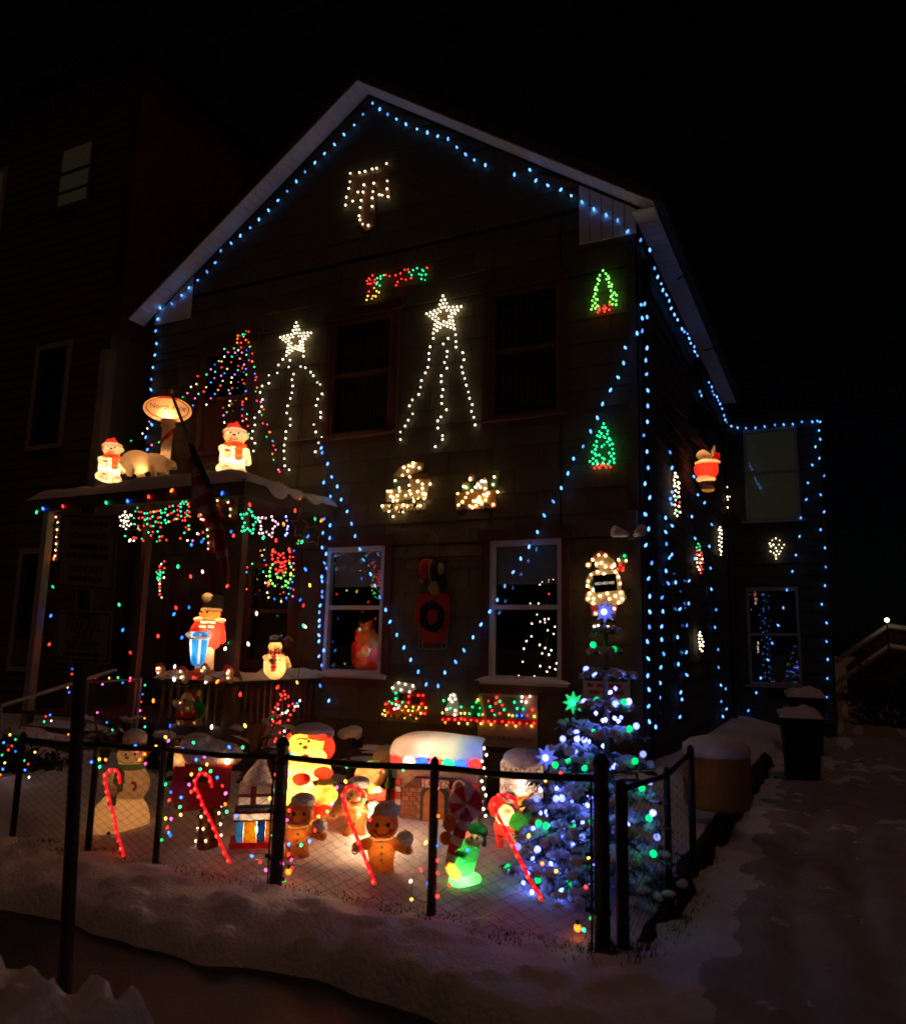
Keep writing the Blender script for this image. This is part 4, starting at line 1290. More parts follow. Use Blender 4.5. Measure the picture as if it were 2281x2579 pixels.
string('blue-white bulb string zigzagging down beside the left ground-floor window', 'post', lambda p: oY(p, -0.09), group=GB)
string('blue bulb string down the near part of the dark side wall', 'side1', SI, group=GB, order=True)
string('short blue bulb drop low on the side wall by the first window', 'side2', SI, group=GB)
string('five blue bulbs dropping below the lit figure on the side wall', 'side3', SI, group=GB)
string('blue bulb string down the rear part of the side wall', 'side4', SI, group=GB)
string('blue bulb string down the inner corner of the rear wing', 'wing_l', WG, group=GB)
string('blue bulb string along the roof edge of the rear wing', 'wing_top', WG, group=GB)
string('blue bulb string down the outer corner of the rear wing', 'wing_r', WG, group=GB)
string('curved blue bulb swag sweeping across the rear wing past both windows', 'wing_swag', lambda p: oY(p, HD - 0.10), group=GB)

PFRONT = lambda p: oY(p, PY0 - 0.19)
PIN = lambda p: oY(p, PY0 + 0.14)
def PSIDE(p):
    v = oX(p, PX1 + 0.16)
    return v if v.y < -0.08 else oY(p, -0.06)
GP = 'coloured light strings on the porch'
string('large multicolour bulb string along the front edge of the porch roof', 'porch_eave', PFRONT, 'c9', 'r', GP)
string('large multicolour bulbs scattered down the right side of the porch', 'porch_side', PSIDE, 'c9', 'r', GP, order=False)
string('large multicolour bulbs hanging inside the front porch opening', 'porch_in', PIN, 'c7', 'r', GP, order=False)
string('red, white and orange bulbs lying on the front porch railing', 'porch_rail', lambda p: oY(p, PY0 - 0.06), 'c9', 'r', GP)
string('large multicolour bulbs hung on the dark porch skirt', 'porch_skirt', lambda p: oY(p, PY0 - 0.05), 'c9', 'r', GP)
string('tiny multicolour lights outlining the frames under the right porch side', 'door_mini', lambda p: oY(p, -0.12), 'mini', 'w', GP)
string('tiny red and green lights drooping under the porch eave', 'eave_mini', PFRONT, 'mini', 'w', GP, order=False)
# fan of mini lights from the upstairs window down to the porch roof
fan_n, fan_d = (0, 1, -0.43), -0.10 - 0.43 * 6.2
string('fan of tiny multicolour lights spreading down to the porch roof', 'fan', lambda p: oP(p, fan_n, fan_d), 'mini', 'w', order=False, maxgap=0.5, cordr=0.002)
string('tiny multicolour lights along the stair rail left of the gate', 'stairs', lambda p: oY(p, -2.3), 'mini', 'w', order=False, cordr=0.002)
string('tiny multicolour lights on the galvanised gate panel', 'gate', lambda p: oY(p, -2.10), 'mini', 'w', order=False, cordr=0.002)
FN = lambda p: oY(p, FY + 0.005)
GF = 'mini lights woven through the chain-link fence'
string('tiny multicolour lights woven through the left half of the chain-link fence', 'fence_l', FN, 'mini', 'w', GF, order=False, cordr=0.0018)
string('tiny multicolour lights woven through the right half of the chain-link fence', 'fence_m', FN, 'mini', 'w', GF, order=False, cordr=0.0018)

# ------------------------------------------------------------------ lit motifs
def plate(t, name, pts, cast, m_, off=0.02, th=0.008, toward=(0, 1, 0)):
    P = [cast(p) + Vector(toward) * off for p in pts]
    mb = MB()
    mb.prism(P, Vector(toward) * th)
    return mb.build(name, m_, t)

def wire(t, pts, cast, closed=True, r=0.004, m_=None, name='wire_frame'):
    P = [cast(p) for p in pts]
    if closed:
        P.append(P[0])
    mb = MB()
    mb.tube(P, r, 4)
    return mb.build(name, m_ or DARK(), t)

def motif(name, label, key, cast, shape='mini', default='s', group=None, cat='light figure', frame=True):
    B = [(cast((x, y)), c) for x, y, c in pts_of(key, default)]
    c0 = sum((b[0] for b in B), Vector()) / len(B)
    t = thing(name, label, cat, c0, group)
    if frame:
        for i, seg in enumerate([chain_order(B)]):
            run = [seg[0][0]]
            mb = MB()
            for a, b in zip(seg[:-1], seg[1:]):
                if (a[0] - b[0]).length < 0.30:
                    mb.tube([a[0] + Vector((0, 0.012, 0)), b[0] + Vector((0, 0.012, 0))], 0.0028, 3)
            if mb.v:
                mb.build('wire_frame', DARK(), t)
    for p, c in B:
        put_bulb(t, p, shape, c)
    return t

def C(k, s):
    """points noted on an enlarged piece of the photograph -> photograph pixels"""
    x0, y0, z = {'c2': (600, 150, 3.0133), 'c4': (300, 700, 3.0133), 'c5': (800, 1100, 3.0133), 'B': (280, 1230, 6.027), 'C': (560, 1230, 6.027), 'tr': (940, 1690, 4.305),
                 'tu': (940, 1150, 5.3176), 'sc': (1440, 1350, 6.815), 'A': (80, 1220, 4.087), 'm': (380, 1720, 4.52), 't': (1100, 1600, 3.0133), 'sd': (1640, 1080, 6.815)}[k]
    v = [float(a) for a in s.replace(',', ' ').split()]
    return [(x0 + v[i] / z, y0 + v[i + 1] / z) for i in range(0, len(v), 2)]

GM = 'lit outline motifs on the house front'
t = motif('cross_light', 'warm white draped cross outlined in lights high on the gable', 'cross', FR, 'mid', 's', GM)
plate(t, 'cross_panel', C('c2', '955,840 1030,815 1020,1000 1040,1240 965,1300 905,1240 940,1000'), FR, mat('gold_mesh', (0.22, 0.11, 0.05), 0.6))
plate(t, 'drape', C('c2', '850,860 950,850 950,950 910,1005 830,1115 845,950'), FR, mat('gold_mesh', (0.22, 0.11, 0.05)), 0.03)
plate(t, 'drape', C('c2', '1035,830 1125,785 1150,1050 1060,1010 1030,940'), FR, mat('gold_mesh', (0.22, 0.11, 0.05)), 0.03)
motif('horn_light', 'red, green and gold lit horn outlined in lights below the gable cross', 'horn', FR, 'mini', 'r', GM)
t = motif('tree_light', 'upper of the two outlined trees, yellow-green with red base', 'treeA', FR, 'mid', 'l', GM)
t = motif('tree_light', 'lower of the two outlined trees, mint green with red base', 'treeB', FR, 'mid', 'g', GM)

def star(label, cpx, tips, tails, cast=FR):
    t = thing('star_light', label, 'light figure', cast(cpx), 'white star lights with three tails')
    tp = [Vector((*a, 0)) for a in tips]
    c = Vector((*cpx, 0))
    n = 5
    inner = [c + ((tp[i] - c) + (tp[(i + 1) % n] - c)) * 0.30 for i in range(n)]
    out = []
    for i in range(n):
        out += [tp[i], inner[i]]
    mb = MB()
    P = [cast((v.x, v.y)) + Vector((0, 0.012, 0)) for v in out + [out[0]]]
    mb.tube(P, 0.004, 4)
    mb.build('wire_frame', DARK(), t)
    for sc_, k in ((1.0, 3), (0.62, 2)):
        for i in range(2 * n):
            a, b = c + (out[i] - c) * sc_, c + (out[(i + 1) % (2 * n)] - c) * sc_
            for j in range(k):
                v = a.lerp(b, j / k)
                put_bulb(t, cast((v.x, v.y)), 'mid', 's')
    for key in tails:
        B = [cast((x, y)) for x, y, _ in pts_of(key, 's')]
        mb = MB()
        mb.tube([b + Vector((0, 0.01, 0.01)) for b in B], 0.003, 4)
        mb.build('tail_cord', DARK(), t)
        for b in B:
            put_bulb(t, b, 'mid', 'w')
star('white outlined star with three curving tails above the snow-topped porch', (745, 859), [(746, 812), (783, 838), (764, 884), (721, 895), (706, 849)], ('s1a', 's1b', 's1c'))
star('white outlined star with three long tails in the middle of the house front', (1117, 795), [(1115, 745), (1161, 772), (1144, 828), (1091, 839), (1074, 790)], ('s2a', 's2b', 's2c'))

clr = shell((0.85, 0.70, 0.42), 0.5)
brn = shell((0.45, 0.22, 0.07), 0.5)
t = motif('train_engine_light', 'warm white lit steam engine panel on the wall below the middle star', 'loco_up', FR, 'mid', 'h', GM, frame=False)
plate(t, 'boiler', C('tu', '160,450 240,430 480,450 500,560 170,600'), FR, clr, 0.012)
plate(t, 'cab', C('tu', '480,300 760,300 700,560 520,560'), FR, clr, 0.012)
plate(t, 'roof', C('tu', '430,255 520,215 710,225 760,310 480,300'), FR, brn, 0.014)
plate(t, 'smoke', C('tu', '260,250 340,140 520,60 670,80 650,180 540,220 400,270'), FR, clr, 0.014)
plate(t, 'undercarriage', C('tu', '90,640 700,620 690,700 420,720 120,740'), FR, clr, 0.014)
plate(t, 'chimney', C('tu', '250,320 350,320 330,440 280,440'), FR, shell((0.1, 0.25, 0.12), 0.4), 0.014)

def spoked(t, cpx, rpx, cast, m_, rim=0.012):
    c = cast(cpx)
    R = (cast((cpx[0] + rpx, cpx[1])) - c).length
    mb = MB()
    mb.tube([c + Vector((R * math.cos(a), -0.045, R * math.sin(a))) for a in [2 * math.pi * i / 18 for i in range(19)]], rim, 5)
    for i in range(4):
        a = math.pi * i / 4 + 0.2
        d = Vector((math.cos(a), 0, math.sin(a))) * R
        mb.tube([c - d + Vector((0, -0.045, 0)), c + d + Vector((0, -0.045, 0))], 0.007, 4)
    mb.lathe([(0.02, -0.01), (0.02, 0.01)], 8, Matrix.Translation(c + Vector((0, -0.045, 0))) @ Matrix.Rotation(math.pi / 2, 4, 'X'))
    return mb.build('wheel', m_, t)
for w_ in ((585, 660, 95), (270, 680, 48), (400, 725, 50)):
    p = C('tu', '%d,%d' % w_[:2])[0]
    spoked(t, p, w_[2] / 5.32, FR, BLACKP(), 0.008)
t = motif('train_wagon_light', 'warm white lit toy wagon panel right of the steam engine panel', 'wagon_up', FR, 'mid', 'h', GM, frame=False)
plate(t, 'wagon_box', C('tu', '1085,480 1635,440 1635,680 1110,715'), FR, shell((0.75, 0.42, 0.12), 0.5), 0.012)
plate(t, 'parcel', C('tu', '1180,350 1280,340 1280,460 1180,465'), FR, shell((0.3, 0.5, 0.15), 0.5), 0.017)
plate(t, 'parcel', C('tu', '1285,350 1335,345 1330,455 1285,458'), FR, shell((0.05, 0.22, 0.05), 0.5), 0.017)
plate(t, 'parcel', C('tu', '1370,330 1500,270 1530,430 1370,445'), FR, shell((0.6, 0.6, 0.62), 0.5), 0.017)
plate(t, 'doll', C('tu', '1265,250 1300,215 1345,250 1335,320 1270,330'), FR, shell((0.6, 0.25, 0.12), 0.5), 0.017)
plate(t, 'flag', C('tu', '1535,330 1680,215 1640,430 1550,430'), FR, shell((0.10, 0.25, 0.05), 0.5), 0.017)
for x, y in ((1208, 725), (1518, 700)):
    spoked(t, C('tu', '%d,%d' % (x, y))[0], 11, FR, BLACKP(), 0.008)

GT = 'coloured train lights along the wall'
redp, grnp, whp, yelp = shell((0.75, 0.05, 0.04), 0.5), shell((0.03, 0.35, 0.10), 0.5), shell((0.8, 0.78, 0.72), 0.5), shell((0.8, 0.6, 0.15), 0.5)
t = motif('train_engine_light', 'red and green lit engine with puffing smoke under the left window gap', 'loco_low', FR, 'mid', 'r', GT, frame=False)
plate(t, 'smoke', C('tr', '190,180 230,125 300,120 430,140 455,200 380,240 200,235'), FR, whp)
plate(t, 'chimney', C('tr', '220,235 265,235 265,310 220,310'), FR, grnp)
plate(t, 'cab', C('tr', '360,240 560,240 560,390 360,380'), FR, redp)
plate(t, 'cab_window', C('tr', '400,275 500,275 500,360 400,360'), FR, mat('dark_window', (0.06, 0.05, 0.04), 0.4), 0.012)
plate(t, 'boiler', C('tr', '105,330 350,315 350,470 150,460'), FR, redp, 0.022)
plate(t, 'base', C('tr', '90,470 150,440 575,420 575,480 110,500'), FR, redp, 0.026)
for x, y, r in ((340, 470, 48), (465, 480, 58), (190, 490, 25), (250, 493, 25)):
    spoked(t, C('tr', '%d,%d' % (x, y))[0], r / 4.3, FR, yelp, 0.007)
t = motif('train_wagon_light', 'lit flat wagon carrying a snowman and a little tree, next to the engine', 'car1_low', FR, 'mid', 'r', GT, frame=False)
plate(t, 'bed', C('tr', '735,500 1205,500 1205,555 735,545'), FR, redp)
plate(t, 'snowman', C('tr', '800,300 820,250 850,235 890,250 900,300 915,350 910,490 775,490 770,400 800,350'), FR, whp, 0.022)
plate(t, 'tree', C('tr', '1120,315 1150,370 1165,410 1180,480 1040,480 1060,400 1090,350'), FR, grnp, 0.022)
t = motif('train_wagon_light', 'lit flat wagon carrying presents, rearmost of the coloured train', 'car2_low', FR, 'mid', 'r', GT, frame=False)
plate(t, 'bed', C('tr', '1235,520 1755,535 1755,590 1235,570'), FR, redp)
plate(t, 'present', C('tr', '1240,310 1400,300 1440,500 1260,500'), FR, shell((0.3, 0.28, 0.25), 0.5), 0.022)
plate(t, 'present', C('tr', '1530,480 1635,480 1635,520 1530,515'), FR, shell((0.03, 0.08, 0.5), 0.5), 0.022)
plate(t, 'doll', C('tr', '1540,300 1640,260 1720,300 1700,520 1560,515'), FR, shell((0.35, 0.3, 0.3), 0.5), 0.026)

# big silhouette Santa with a sign
SN = lambda p: oY(p, -0.10)
t = motif('santa_silhouette_light', 'warm lit flat Santa panel holding a black HO HO HO sign by the right corner', 'hohosanta', SN, 'mid', 'h', None, frame=False)
cream, skin = shell((0.85, 0.72, 0.50), 0.5), shell((0.75, 0.45, 0.28), 0.5)
SP_ = [('hat', '300,470 330,370 400,280 470,245 560,270 640,320 560,330 430,330 380,420', shell((0.75, 0.2, 0.1), 0.5), 0.02),
       ('pompom', '215,480 240,450 280,445 325,465 325,520 280,550 230,530', cream, 0.02),
       ('face', '380,420 440,340 600,330 700,400 750,480 740,540 640,560 480,560 390,530', cream, 0.026),
       ('coat', '300,630 400,590 540,560 740,580 800,640 845,800 830,920 880,940 920,1070 860,1160 700,1190 500,1180 320,1180 205,1100 250,960 330,930 240,870 220,760', cream, 0.032),
       ('arm', '760,570 790,480 920,460 900,580 850,620', shell((0.8, 0.3, 0.15), 0.5), 0.022),
       ('cuff', '775,400 950,400 945,470 790,465', cream, 0.018),
       ('mitten', '790,390 850,290 920,280 955,340 945,400', shell((0.05, 0.4, 0.2), 0.5), 0.02),
       ('mitten', '280,800 330,760 410,790 400,850 320,860', shell((0.1, 0.4, 0.2), 0.5), 0.016),
       ('trousers', '305,1195 780,1195 740,1310 430,1330 340,1330', shell((0.7, 0.1, 0.06), 0.5), 0.036),
       ('leg', '340,1330 470,1320 460,1380 340,1370', cream, 0.03), ('leg', '660,1310 740,1310 730,1450 660,1450', skin, 0.03),
       ('boot', '300,1560 350,1470 480,1460 480,1580 300,1590', mat('dark_boot', (0.03, 0.02, 0.02), 0.4), 0.03),
       ('boot', '590,1490 700,1470 780,1580 600,1590', mat('dark_boot', (0.03, 0.02, 0.02), 0.4), 0.03),
       ('sign', '370,690 760,645 790,935 400,980', BLACKP(), 0.008)]
for nm, s, mm, off in SP_:
    part = plate(t, nm, C('sc', s), SN, mm, {'sign': -0.03}.get(nm, off * 0.6))

def text_part(parent, body, loc, size, m_, M=None, name='lettering', align='CENTER', ext=0.002, xs=1.0):
    cu = bpy.data.curves.new('lettering', 'FONT')
    cu.body = body
    cu.size = size
    cu.align_x = align
    cu.align_y = 'CENTER'
    cu.extrude = ext
    o = bpy.data.objects.new('lettering', cu)
    dg = bpy.context.evaluated_depsgraph_get()
    col.objects.link(o)
    dg.update()
    me = bpy.data.meshes.new_from_object(o.evaluated_get(dg))
    bpy.data.objects.remove(o)
    me.name = 'lettering'
    T = (M or Matrix()) @ Matrix.Translation(Vector(loc)) @ Matrix.Rotation(math.pi / 2, 4, 'X') @ Matrix.Diagonal((xs, 1, 1, 1))
    me.transform(T)
    me.materials.clear()
    me.materials.append(m_)
    return put(name, me, parent)
c = SN(C('sc', '590,815')[0])
text_part(t, 'HO HO HO', (c.x - 0.012, c.y - 0.035, c.z), 0.044, glow('sign_letters', (1, 0.8, 0.55), 0.7), Matrix.Translation(c) @ Matrix.Rotation(-0.06, 4, 'Y') @ Matrix.Translation(-c))

# icicle-shaped and snowflake motifs on the side wall and the rear wing
GI = 'icicle-shaped lights on the side wall'
def icicle(label, key):
    t = motif('icicle_light', label, key, SI, 'mid', 's', GI)
icicle('tall warm white spiral icicle light high on the side wall', 'ice1')
icicle('thin warm white icicle light high at the rear of the side wall', 'ice2')
icicle('short beaded white icicle light just below the thin high one', 'ice6')
icicle('red, white and green icicle light halfway down the side wall', 'ice4')
icicle('lowest, small warm white icicle light on the side wall', 'ice5')
motif('snowflake_light', 'small warm white snowflake between the two rear wing windows', 'flake', WG, 'mid', 's', GM)

# porch motifs
t = motif('garland_light', 'red and green lit sash with a white snowflake hanging under the porch roof', 'swagmotif', lambda p: oY(p, PY0 - 0.12), 'mini', 'g', GP)
t = motif('candy_cane_light', 'small red, white and green lit cane on the door at the back of the porch', 'doorcane', lambda p: oY(p, -0.3), 'mid', 'w', GP)
GS = 'outlined stars along the right porch eave'
def pstar(label, key, c_, extra=None):
    return motif('star_light', label, key, PSIDE, 'mid', c_, GS)
pstar('green lit star, first of the stars under the right porch eave', 'starg', 'g')
pstar('pink lit star, second of the stars under the right porch eave', 'starp', 'p')
pstar('blue edge-on lit star, third under the right porch eave', 'starb', 'u')
for lab, s in (('unlit wire star hanging next to the blue lit star', '1180,290 1215,470 1310,560 1240,640 1250,770 1180,700 1100,720 1110,580 1040,490 1150,490'),
               ('unlit wire star nearest the house wall under the porch eave', '1400,540 1440,620 1505,660 1450,740 1455,870 1380,800 1280,830 1310,690 1260,570 1350,600')):
    pp = C('C', s)
    t = thing('wire_star', lab, 'light figure', PSIDE(pp[0]), GS)
    wire(t, pp, PSIDE, True, 0.007, mat('frosted_wire', (0.45, 0.28, 0.22), 0.6))
t = motif('wreath_light', 'lit green wreath outline with a big red bow on the porch side', 'bow', PSIDE, 'mid', 'l', GP)
t = motif('nutcracker_light', 'red lit nutcracker outline with white gloves hung on the porch skirt', 'nutcracker', lambda p: oX(p, PX1 + 0.10), 'mid', 'r', GP)

def candy_panel(label, pts_hook, cast, stripes):
    P = [cast(p) for p in pts_hook]
    t = thing('candy_cane_lamp', label, 'light figure', P[-1], 'candy cane panels on the porch')
    n = len(P)
    for i in range(n - 1):
        mb = MB()
        mb.tube([P[i], P[i + 1]], 0.05, 8)
        mb.build('stripe', shell((0.80, 0.62, 0.36) if i % 2 else (0.65, 0.04, 0.03), 0.55), t, smooth=True)
    for i in range(0, n - 1):
        put_bulb(t, (P[i] + P[i + 1]) / 2 + Vector((0, -0.058, 0.01)), 'mini', 'a')
    k = P[n // 2]
    mb = MB()
    mb.ball(k + Vector((-0.04, -0.06, 0.02)), (0.05, 0.03, 0.03), 6)
    mb.ball(k + Vector((0.04, -0.06, 0.02)), (0.05, 0.03, 0.03), 6)
    mb.build('bow', mat('green_bow', (0.03, 0.22, 0.03), 0.5), t, smooth=True)
candy_panel('lit striped candy cane panel beside the left porch post', C('A', '235,520 205,450 215,380 260,330 305,370 300,440 290,520 285,590 285,660 275,720 272,780'), PIN, 8)
candy_panel('lit striped candy cane panel left half behind the drooping flag', C('B', '1400,540 1420,440 1390,400 1500,600 1510,700 1520,800 1520,900 1515,980'), PIN, 8)
candy_panel('round-topped lit candy cane panel right of the drooping flag', C('B', '1650,440 1620,330 1620,240 1700,180 1790,190 1850,280 1860,400 1840,480'), lambda p: oY(p, PY0 - 0.02), 8)

# brown extension cords looping between the wall lights
cordm = mat('brown_cord', (0.16, 0.11, 0.06), 0.6)
def loose_cord(label, pts, cast, r=0.005):
    P = [cast(p) for p in pts]
    m = MB()
    out = []
    for i in range(len(P) - 1):
        for k in range(5):
            t_ = k / 5
            a, b, c, d = P[max(i - 1, 0)], P[i], P[i + 1], P[min(i + 2, len(P) - 1)]
            out.append(0.5 * ((2 * b) + (c - a) * t_ + (2 * a - 5 * b + 4 * c - d) * t_ ** 2 + (3 * b - a - 3 * c + d) * t_ ** 3))
    out.append(P[-1])
    m.tube(out, r, 5)
    tag(m.build('extension_cord', cordm, smooth=True), label, 'cord', 'extension cords on the house front')
loose_cord('thin cord looping down from the warm engine panel to the red sleigh', C('c5', '465,540 490,630 560,690 650,706 760,680 830,712 885,745 910,800 900,930'), lambda p: oY(p, -0.03))
loose_cord('thin cord dipping between the warm engine and wagon panels', C('c5', '770,595 840,570 890,495 930,545 1000,590 1050,560'), lambda p: oY(p, -0.03))
loose_cord('pale cord draped in loops along the front porch railing', C('m', '20,160 30,80 110,20 140,70 210,72 290,50 400,40 520,15 640,30 700,75 790,70 850,10'), lambda p: oY(p, PY0 - 0.08))
loose_cord('pale cord hanging in a loop beside the galvanised gate', C('m', '15,260 5,380 30,460 80,480 105,400 110,300 140,260'), lambda p: oY(p, PY0 - 0.06))
# ------------------------------------------------------------------ blow-moulded figures: one hollow skin per figure, cut into its painted parts
def sd_ell(P, c, r):
    d = (P - np.array(c)) / np.array(r)
    k = np.linalg.norm(d, axis=-1)
    k2 = np.linalg.norm(d / np.array(r), axis=-1) + 1e-9
    return k * (k - 1) / k2

def sd_cap(P, a, b, ra, rb):
    a, b = np.array(a), np.array(b)
    ab = b - a
    t = np.clip(((P - a) @ ab) / (ab @ ab), 0, 1)
    return np.linalg.norm(P - (a + t[..., None] * ab), axis=-1) - (ra + (rb - ra) * t)

def sd_box(P, c, h, r):
    d = np.abs(P - np.array(c)) - (np.array(h) - r)
    return np.linalg.norm(np.maximum(d, 0), axis=-1) + np.minimum(d.max(-1), 0) - r

def sd_cyl(P, c, r, h, rr=0.01):
    d = P - np.array(c)
    q_ = np.stack([np.linalg.norm(d[..., :2], axis=-1) - r + rr, np.abs(d[..., 2]) - h + rr], -1)
    return np.minimum(q_.max(-1), 0) + np.linalg.norm(np.maximum(q_, 0), axis=-1) - rr

def sdp(P, pr):
    k = pr[0]
    if k == 'e':
        return sd_ell(P, pr[2], pr[3])
    if k == 'c':
        return sd_cap(P, pr[2], pr[3], pr[4], pr[5])
    if k == 'b':
        return sd_box(P, pr[2], pr[3], pr[4])
    return sd_cyl(P, pr[2], pr[3], pr[4])

def surface_net(F, org, h):
    s = F < 0
    nx, ny, nz = F.shape
    cnt = np.zeros((nx - 1, ny - 1, nz - 1), int)
    acc = np.zeros((nx - 1, ny - 1, nz - 1, 3))
    C8 = [(i, j, k) for i in (0, 1) for j in (0, 1) for k in (0, 1)]
    sl = lambda A, c: A[c[0]:c[0] + nx - 1, c[1]:c[1] + ny - 1, c[2]:c[2] + nz - 1]
    for a in C8:
        for ax_ in range(3):
            if a[ax_] == 0:
                b = list(a)
                b[ax_] = 1
                fa, fb = sl(F, a), sl(F, b)
                cr = (fa < 0) != (fb < 0)
                t = np.where(cr, fa / np.where(cr, fa - fb, 1), 0)
                for q_ in range(3):
                    acc[..., q_] += np.where(cr, a[q_] + (t if q_ == ax_ else 0), 0)
                cnt += cr
    ok = cnt > 0
    idx = -np.ones(cnt.shape, int)
    idx[ok] = np.arange(ok.sum())
    g = np.argwhere(ok)
    V = (g + acc[ok] / cnt[ok][:, None]) * h + np.array(org)
    Q = []
    for ax_ in range(3):
        o1, o2 = (ax_ + 1) % 3, (ax_ + 2) % 3
        lo = [slice(1, -1)] * 3
        lo[ax_] = slice(0, -1)
        hi = list(lo)
        hi[ax_] = slice(1, None)
        A, B = s[tuple(lo)], s[tuple(hi)]
        for flip, mk in ((False, A & ~B), (True, ~A & B)):
            w_ = np.argwhere(mk)
            if not len(w_):
                continue
            base = w_.copy()
            base[:, o1] += 1
            base[:, o2] += 1
            def cell(d1, d2):
                c = base.copy()
                c[:, o1] += d1
                c[:, o2] += d2
                return idx[c[:, 0], c[:, 1], c[:, 2]]
            quad = np.stack([cell(-1, -1), cell(0, -1), cell(0, 0), cell(-1, 0)], 1)
            Q.append(quad[:, ::-1] if flip else quad)
    return V, np.concatenate(Q)

def figure(root, prims, cols, h=0.016, k=0.015, paints=(), lamp=None, trans=0.55, mats=None):
    """prims: (kind, zone, ...); cols: zone -> colour; paints recolour the skin inside a shape; lamp: (pos, radius, strength, colour)"""
    lo = np.array([1e9] * 3)
    hi = -lo
    for p in prims:
        if p[0] == 'c':
            pts = [np.array(p[2]) - p[4], np.array(p[2]) + p[4], np.array(p[3]) - p[5], np.array(p[3]) + p[5]]
        elif p[0] == 'y':
            e = np.array([p[3], p[3], p[4]])
            pts = [np.array(p[2]) - e, np.array(p[2]) + e]
        else:
            pts = [np.array(p[2]) - np.array(p[3]), np.array(p[2]) + np.array(p[3])]
        lo = np.minimum(lo, np.min(pts, 0))
        hi = np.maximum(hi, np.max(pts, 0))
    lo, hi = lo - 3 * h, hi + 3 * h
    n = np.ceil((hi - lo) / h).astype(int) + 1
    G = np.stack(np.meshgrid(*[lo[i] + h * np.arange(n[i]) for i in range(3)], indexing='ij'), -1)
    F = None
    for p in prims:
        d = sdp(G, p)
        if F is None:
            F = d
        else:
            w_ = np.clip(0.5 + 0.5 * (F - d) / k, 0, 1)
            F = F * (1 - w_) + d * w_ - k * w_ * (1 - w_)
    V, Q = surface_net(F, lo, h)
    cen = V[Q].mean(1)
    D = np.stack([sdp(cen, p) for p in prims], 0)
    zn = np.array([p[1] for p in prims])[np.argmin(D, 0)]
    for p in paints:
        zn = np.where(sdp(cen, p) < 0, p[1], zn)
    made = {}
    for z_ in dict.fromkeys([p[1] for p in prims] + [p[1] for p in paints]):
        qs = Q[zn == z_]
        if not len(qs):
            continue
        u, inv = np.unique(qs, return_inverse=True)
        fs = inv.reshape(qs.shape)
        lab = np.arange(len(u))
        while True:                       # islands of the zone: each arm, ear or boot is a part of its own
            mn = lab[fs].min(1)
            new = lab.copy()
            for c_ in range(4):
                np.minimum.at(new, fs[:, c_], mn)
            new = new[new]
            if (new == lab).all():
                break
            lab = new
        fl = lab[fs[:, 0]]
        ids, cn = np.unique(fl, return_counts=True)
        big = ids[np.argmax(cn)]
        fl = np.where(np.isin(fl, ids[cn < 14]), big, fl)
        mm = SNOW() if 'snow' in z_ else shell(cols[z_], trans)
        for i_ in np.unique(fl):
            sub = fs[fl == i_]
            w_, iv = np.unique(sub, return_inverse=True)
            me = bpy.data.meshes.new(z_)
            me.from_pydata(V[u][w_].tolist(), [], iv.reshape(sub.shape).tolist())
            me.materials.append(mm)
            me.polygons.foreach_set('use_smooth', [True] * len(me.polygons))
            me.update()
            made[z_] = put(z_, me, root)
    for lp_ in ([lamp] if lamp and not isinstance(lamp, list) else lamp or []):
        b = MB()
        b.ball(lp_[0], lp_[1], 6)
        b.build('lamp', glow('inner_lamp_%d_%02x%02x%02x' % (int(lp_[2]), *[int(255 * c_) for c_ in lp_[3]]), lp_[3], lp_[2] * LAMP), root)
    return made

def dot(root, name, c, r, m_, n=7):
    b = MB()
    b.ball(c, r, n)
    return b.build(name, m_, root, smooth=True)

def facing(x, y):
    return math.atan2(CAM.x - x, -(CAM.y - y))

def on_ground(p):
    v = sight(p)
    t = 2.0
    while t < 30:
        P = CAM + v * t
        if P.z < float(gh(P.x, P.y)):
            return P
        t += 0.02
    return P

def stand(name, label, cat, base, top, Y=None, Z=None, turn=0.0, group=None, sink=0.02, unit=1.0):
    """a local-frame thing whose foot and top are where the photograph shows them"""
    b = on_ground(q(*base)) if Y is None else oY(q(*base), Y)
    tp = oY(q(*top), b.y)
    H = (tp.z - b.z) / unit
    return thing(name, label, cat, (b.x, b.y, b.z - sink), group, True, facing(b.x, b.y) + turn, H)

LAMP = 8.0
WARM = (1.0, 0.47, 0.17)
CREAM, RED, PINKISH, GREEN, TAN = (0.86, 0.80, 0.66), (0.70, 0.035, 0.03), (0.85, 0.45, 0.38), (0.02, 0.30, 0.06), (0.75, 0.42, 0.12)
WHITEP = (0.85, 0.83, 0.78)
black = BLACKP()
GBM = 'lit plastic yard figures'

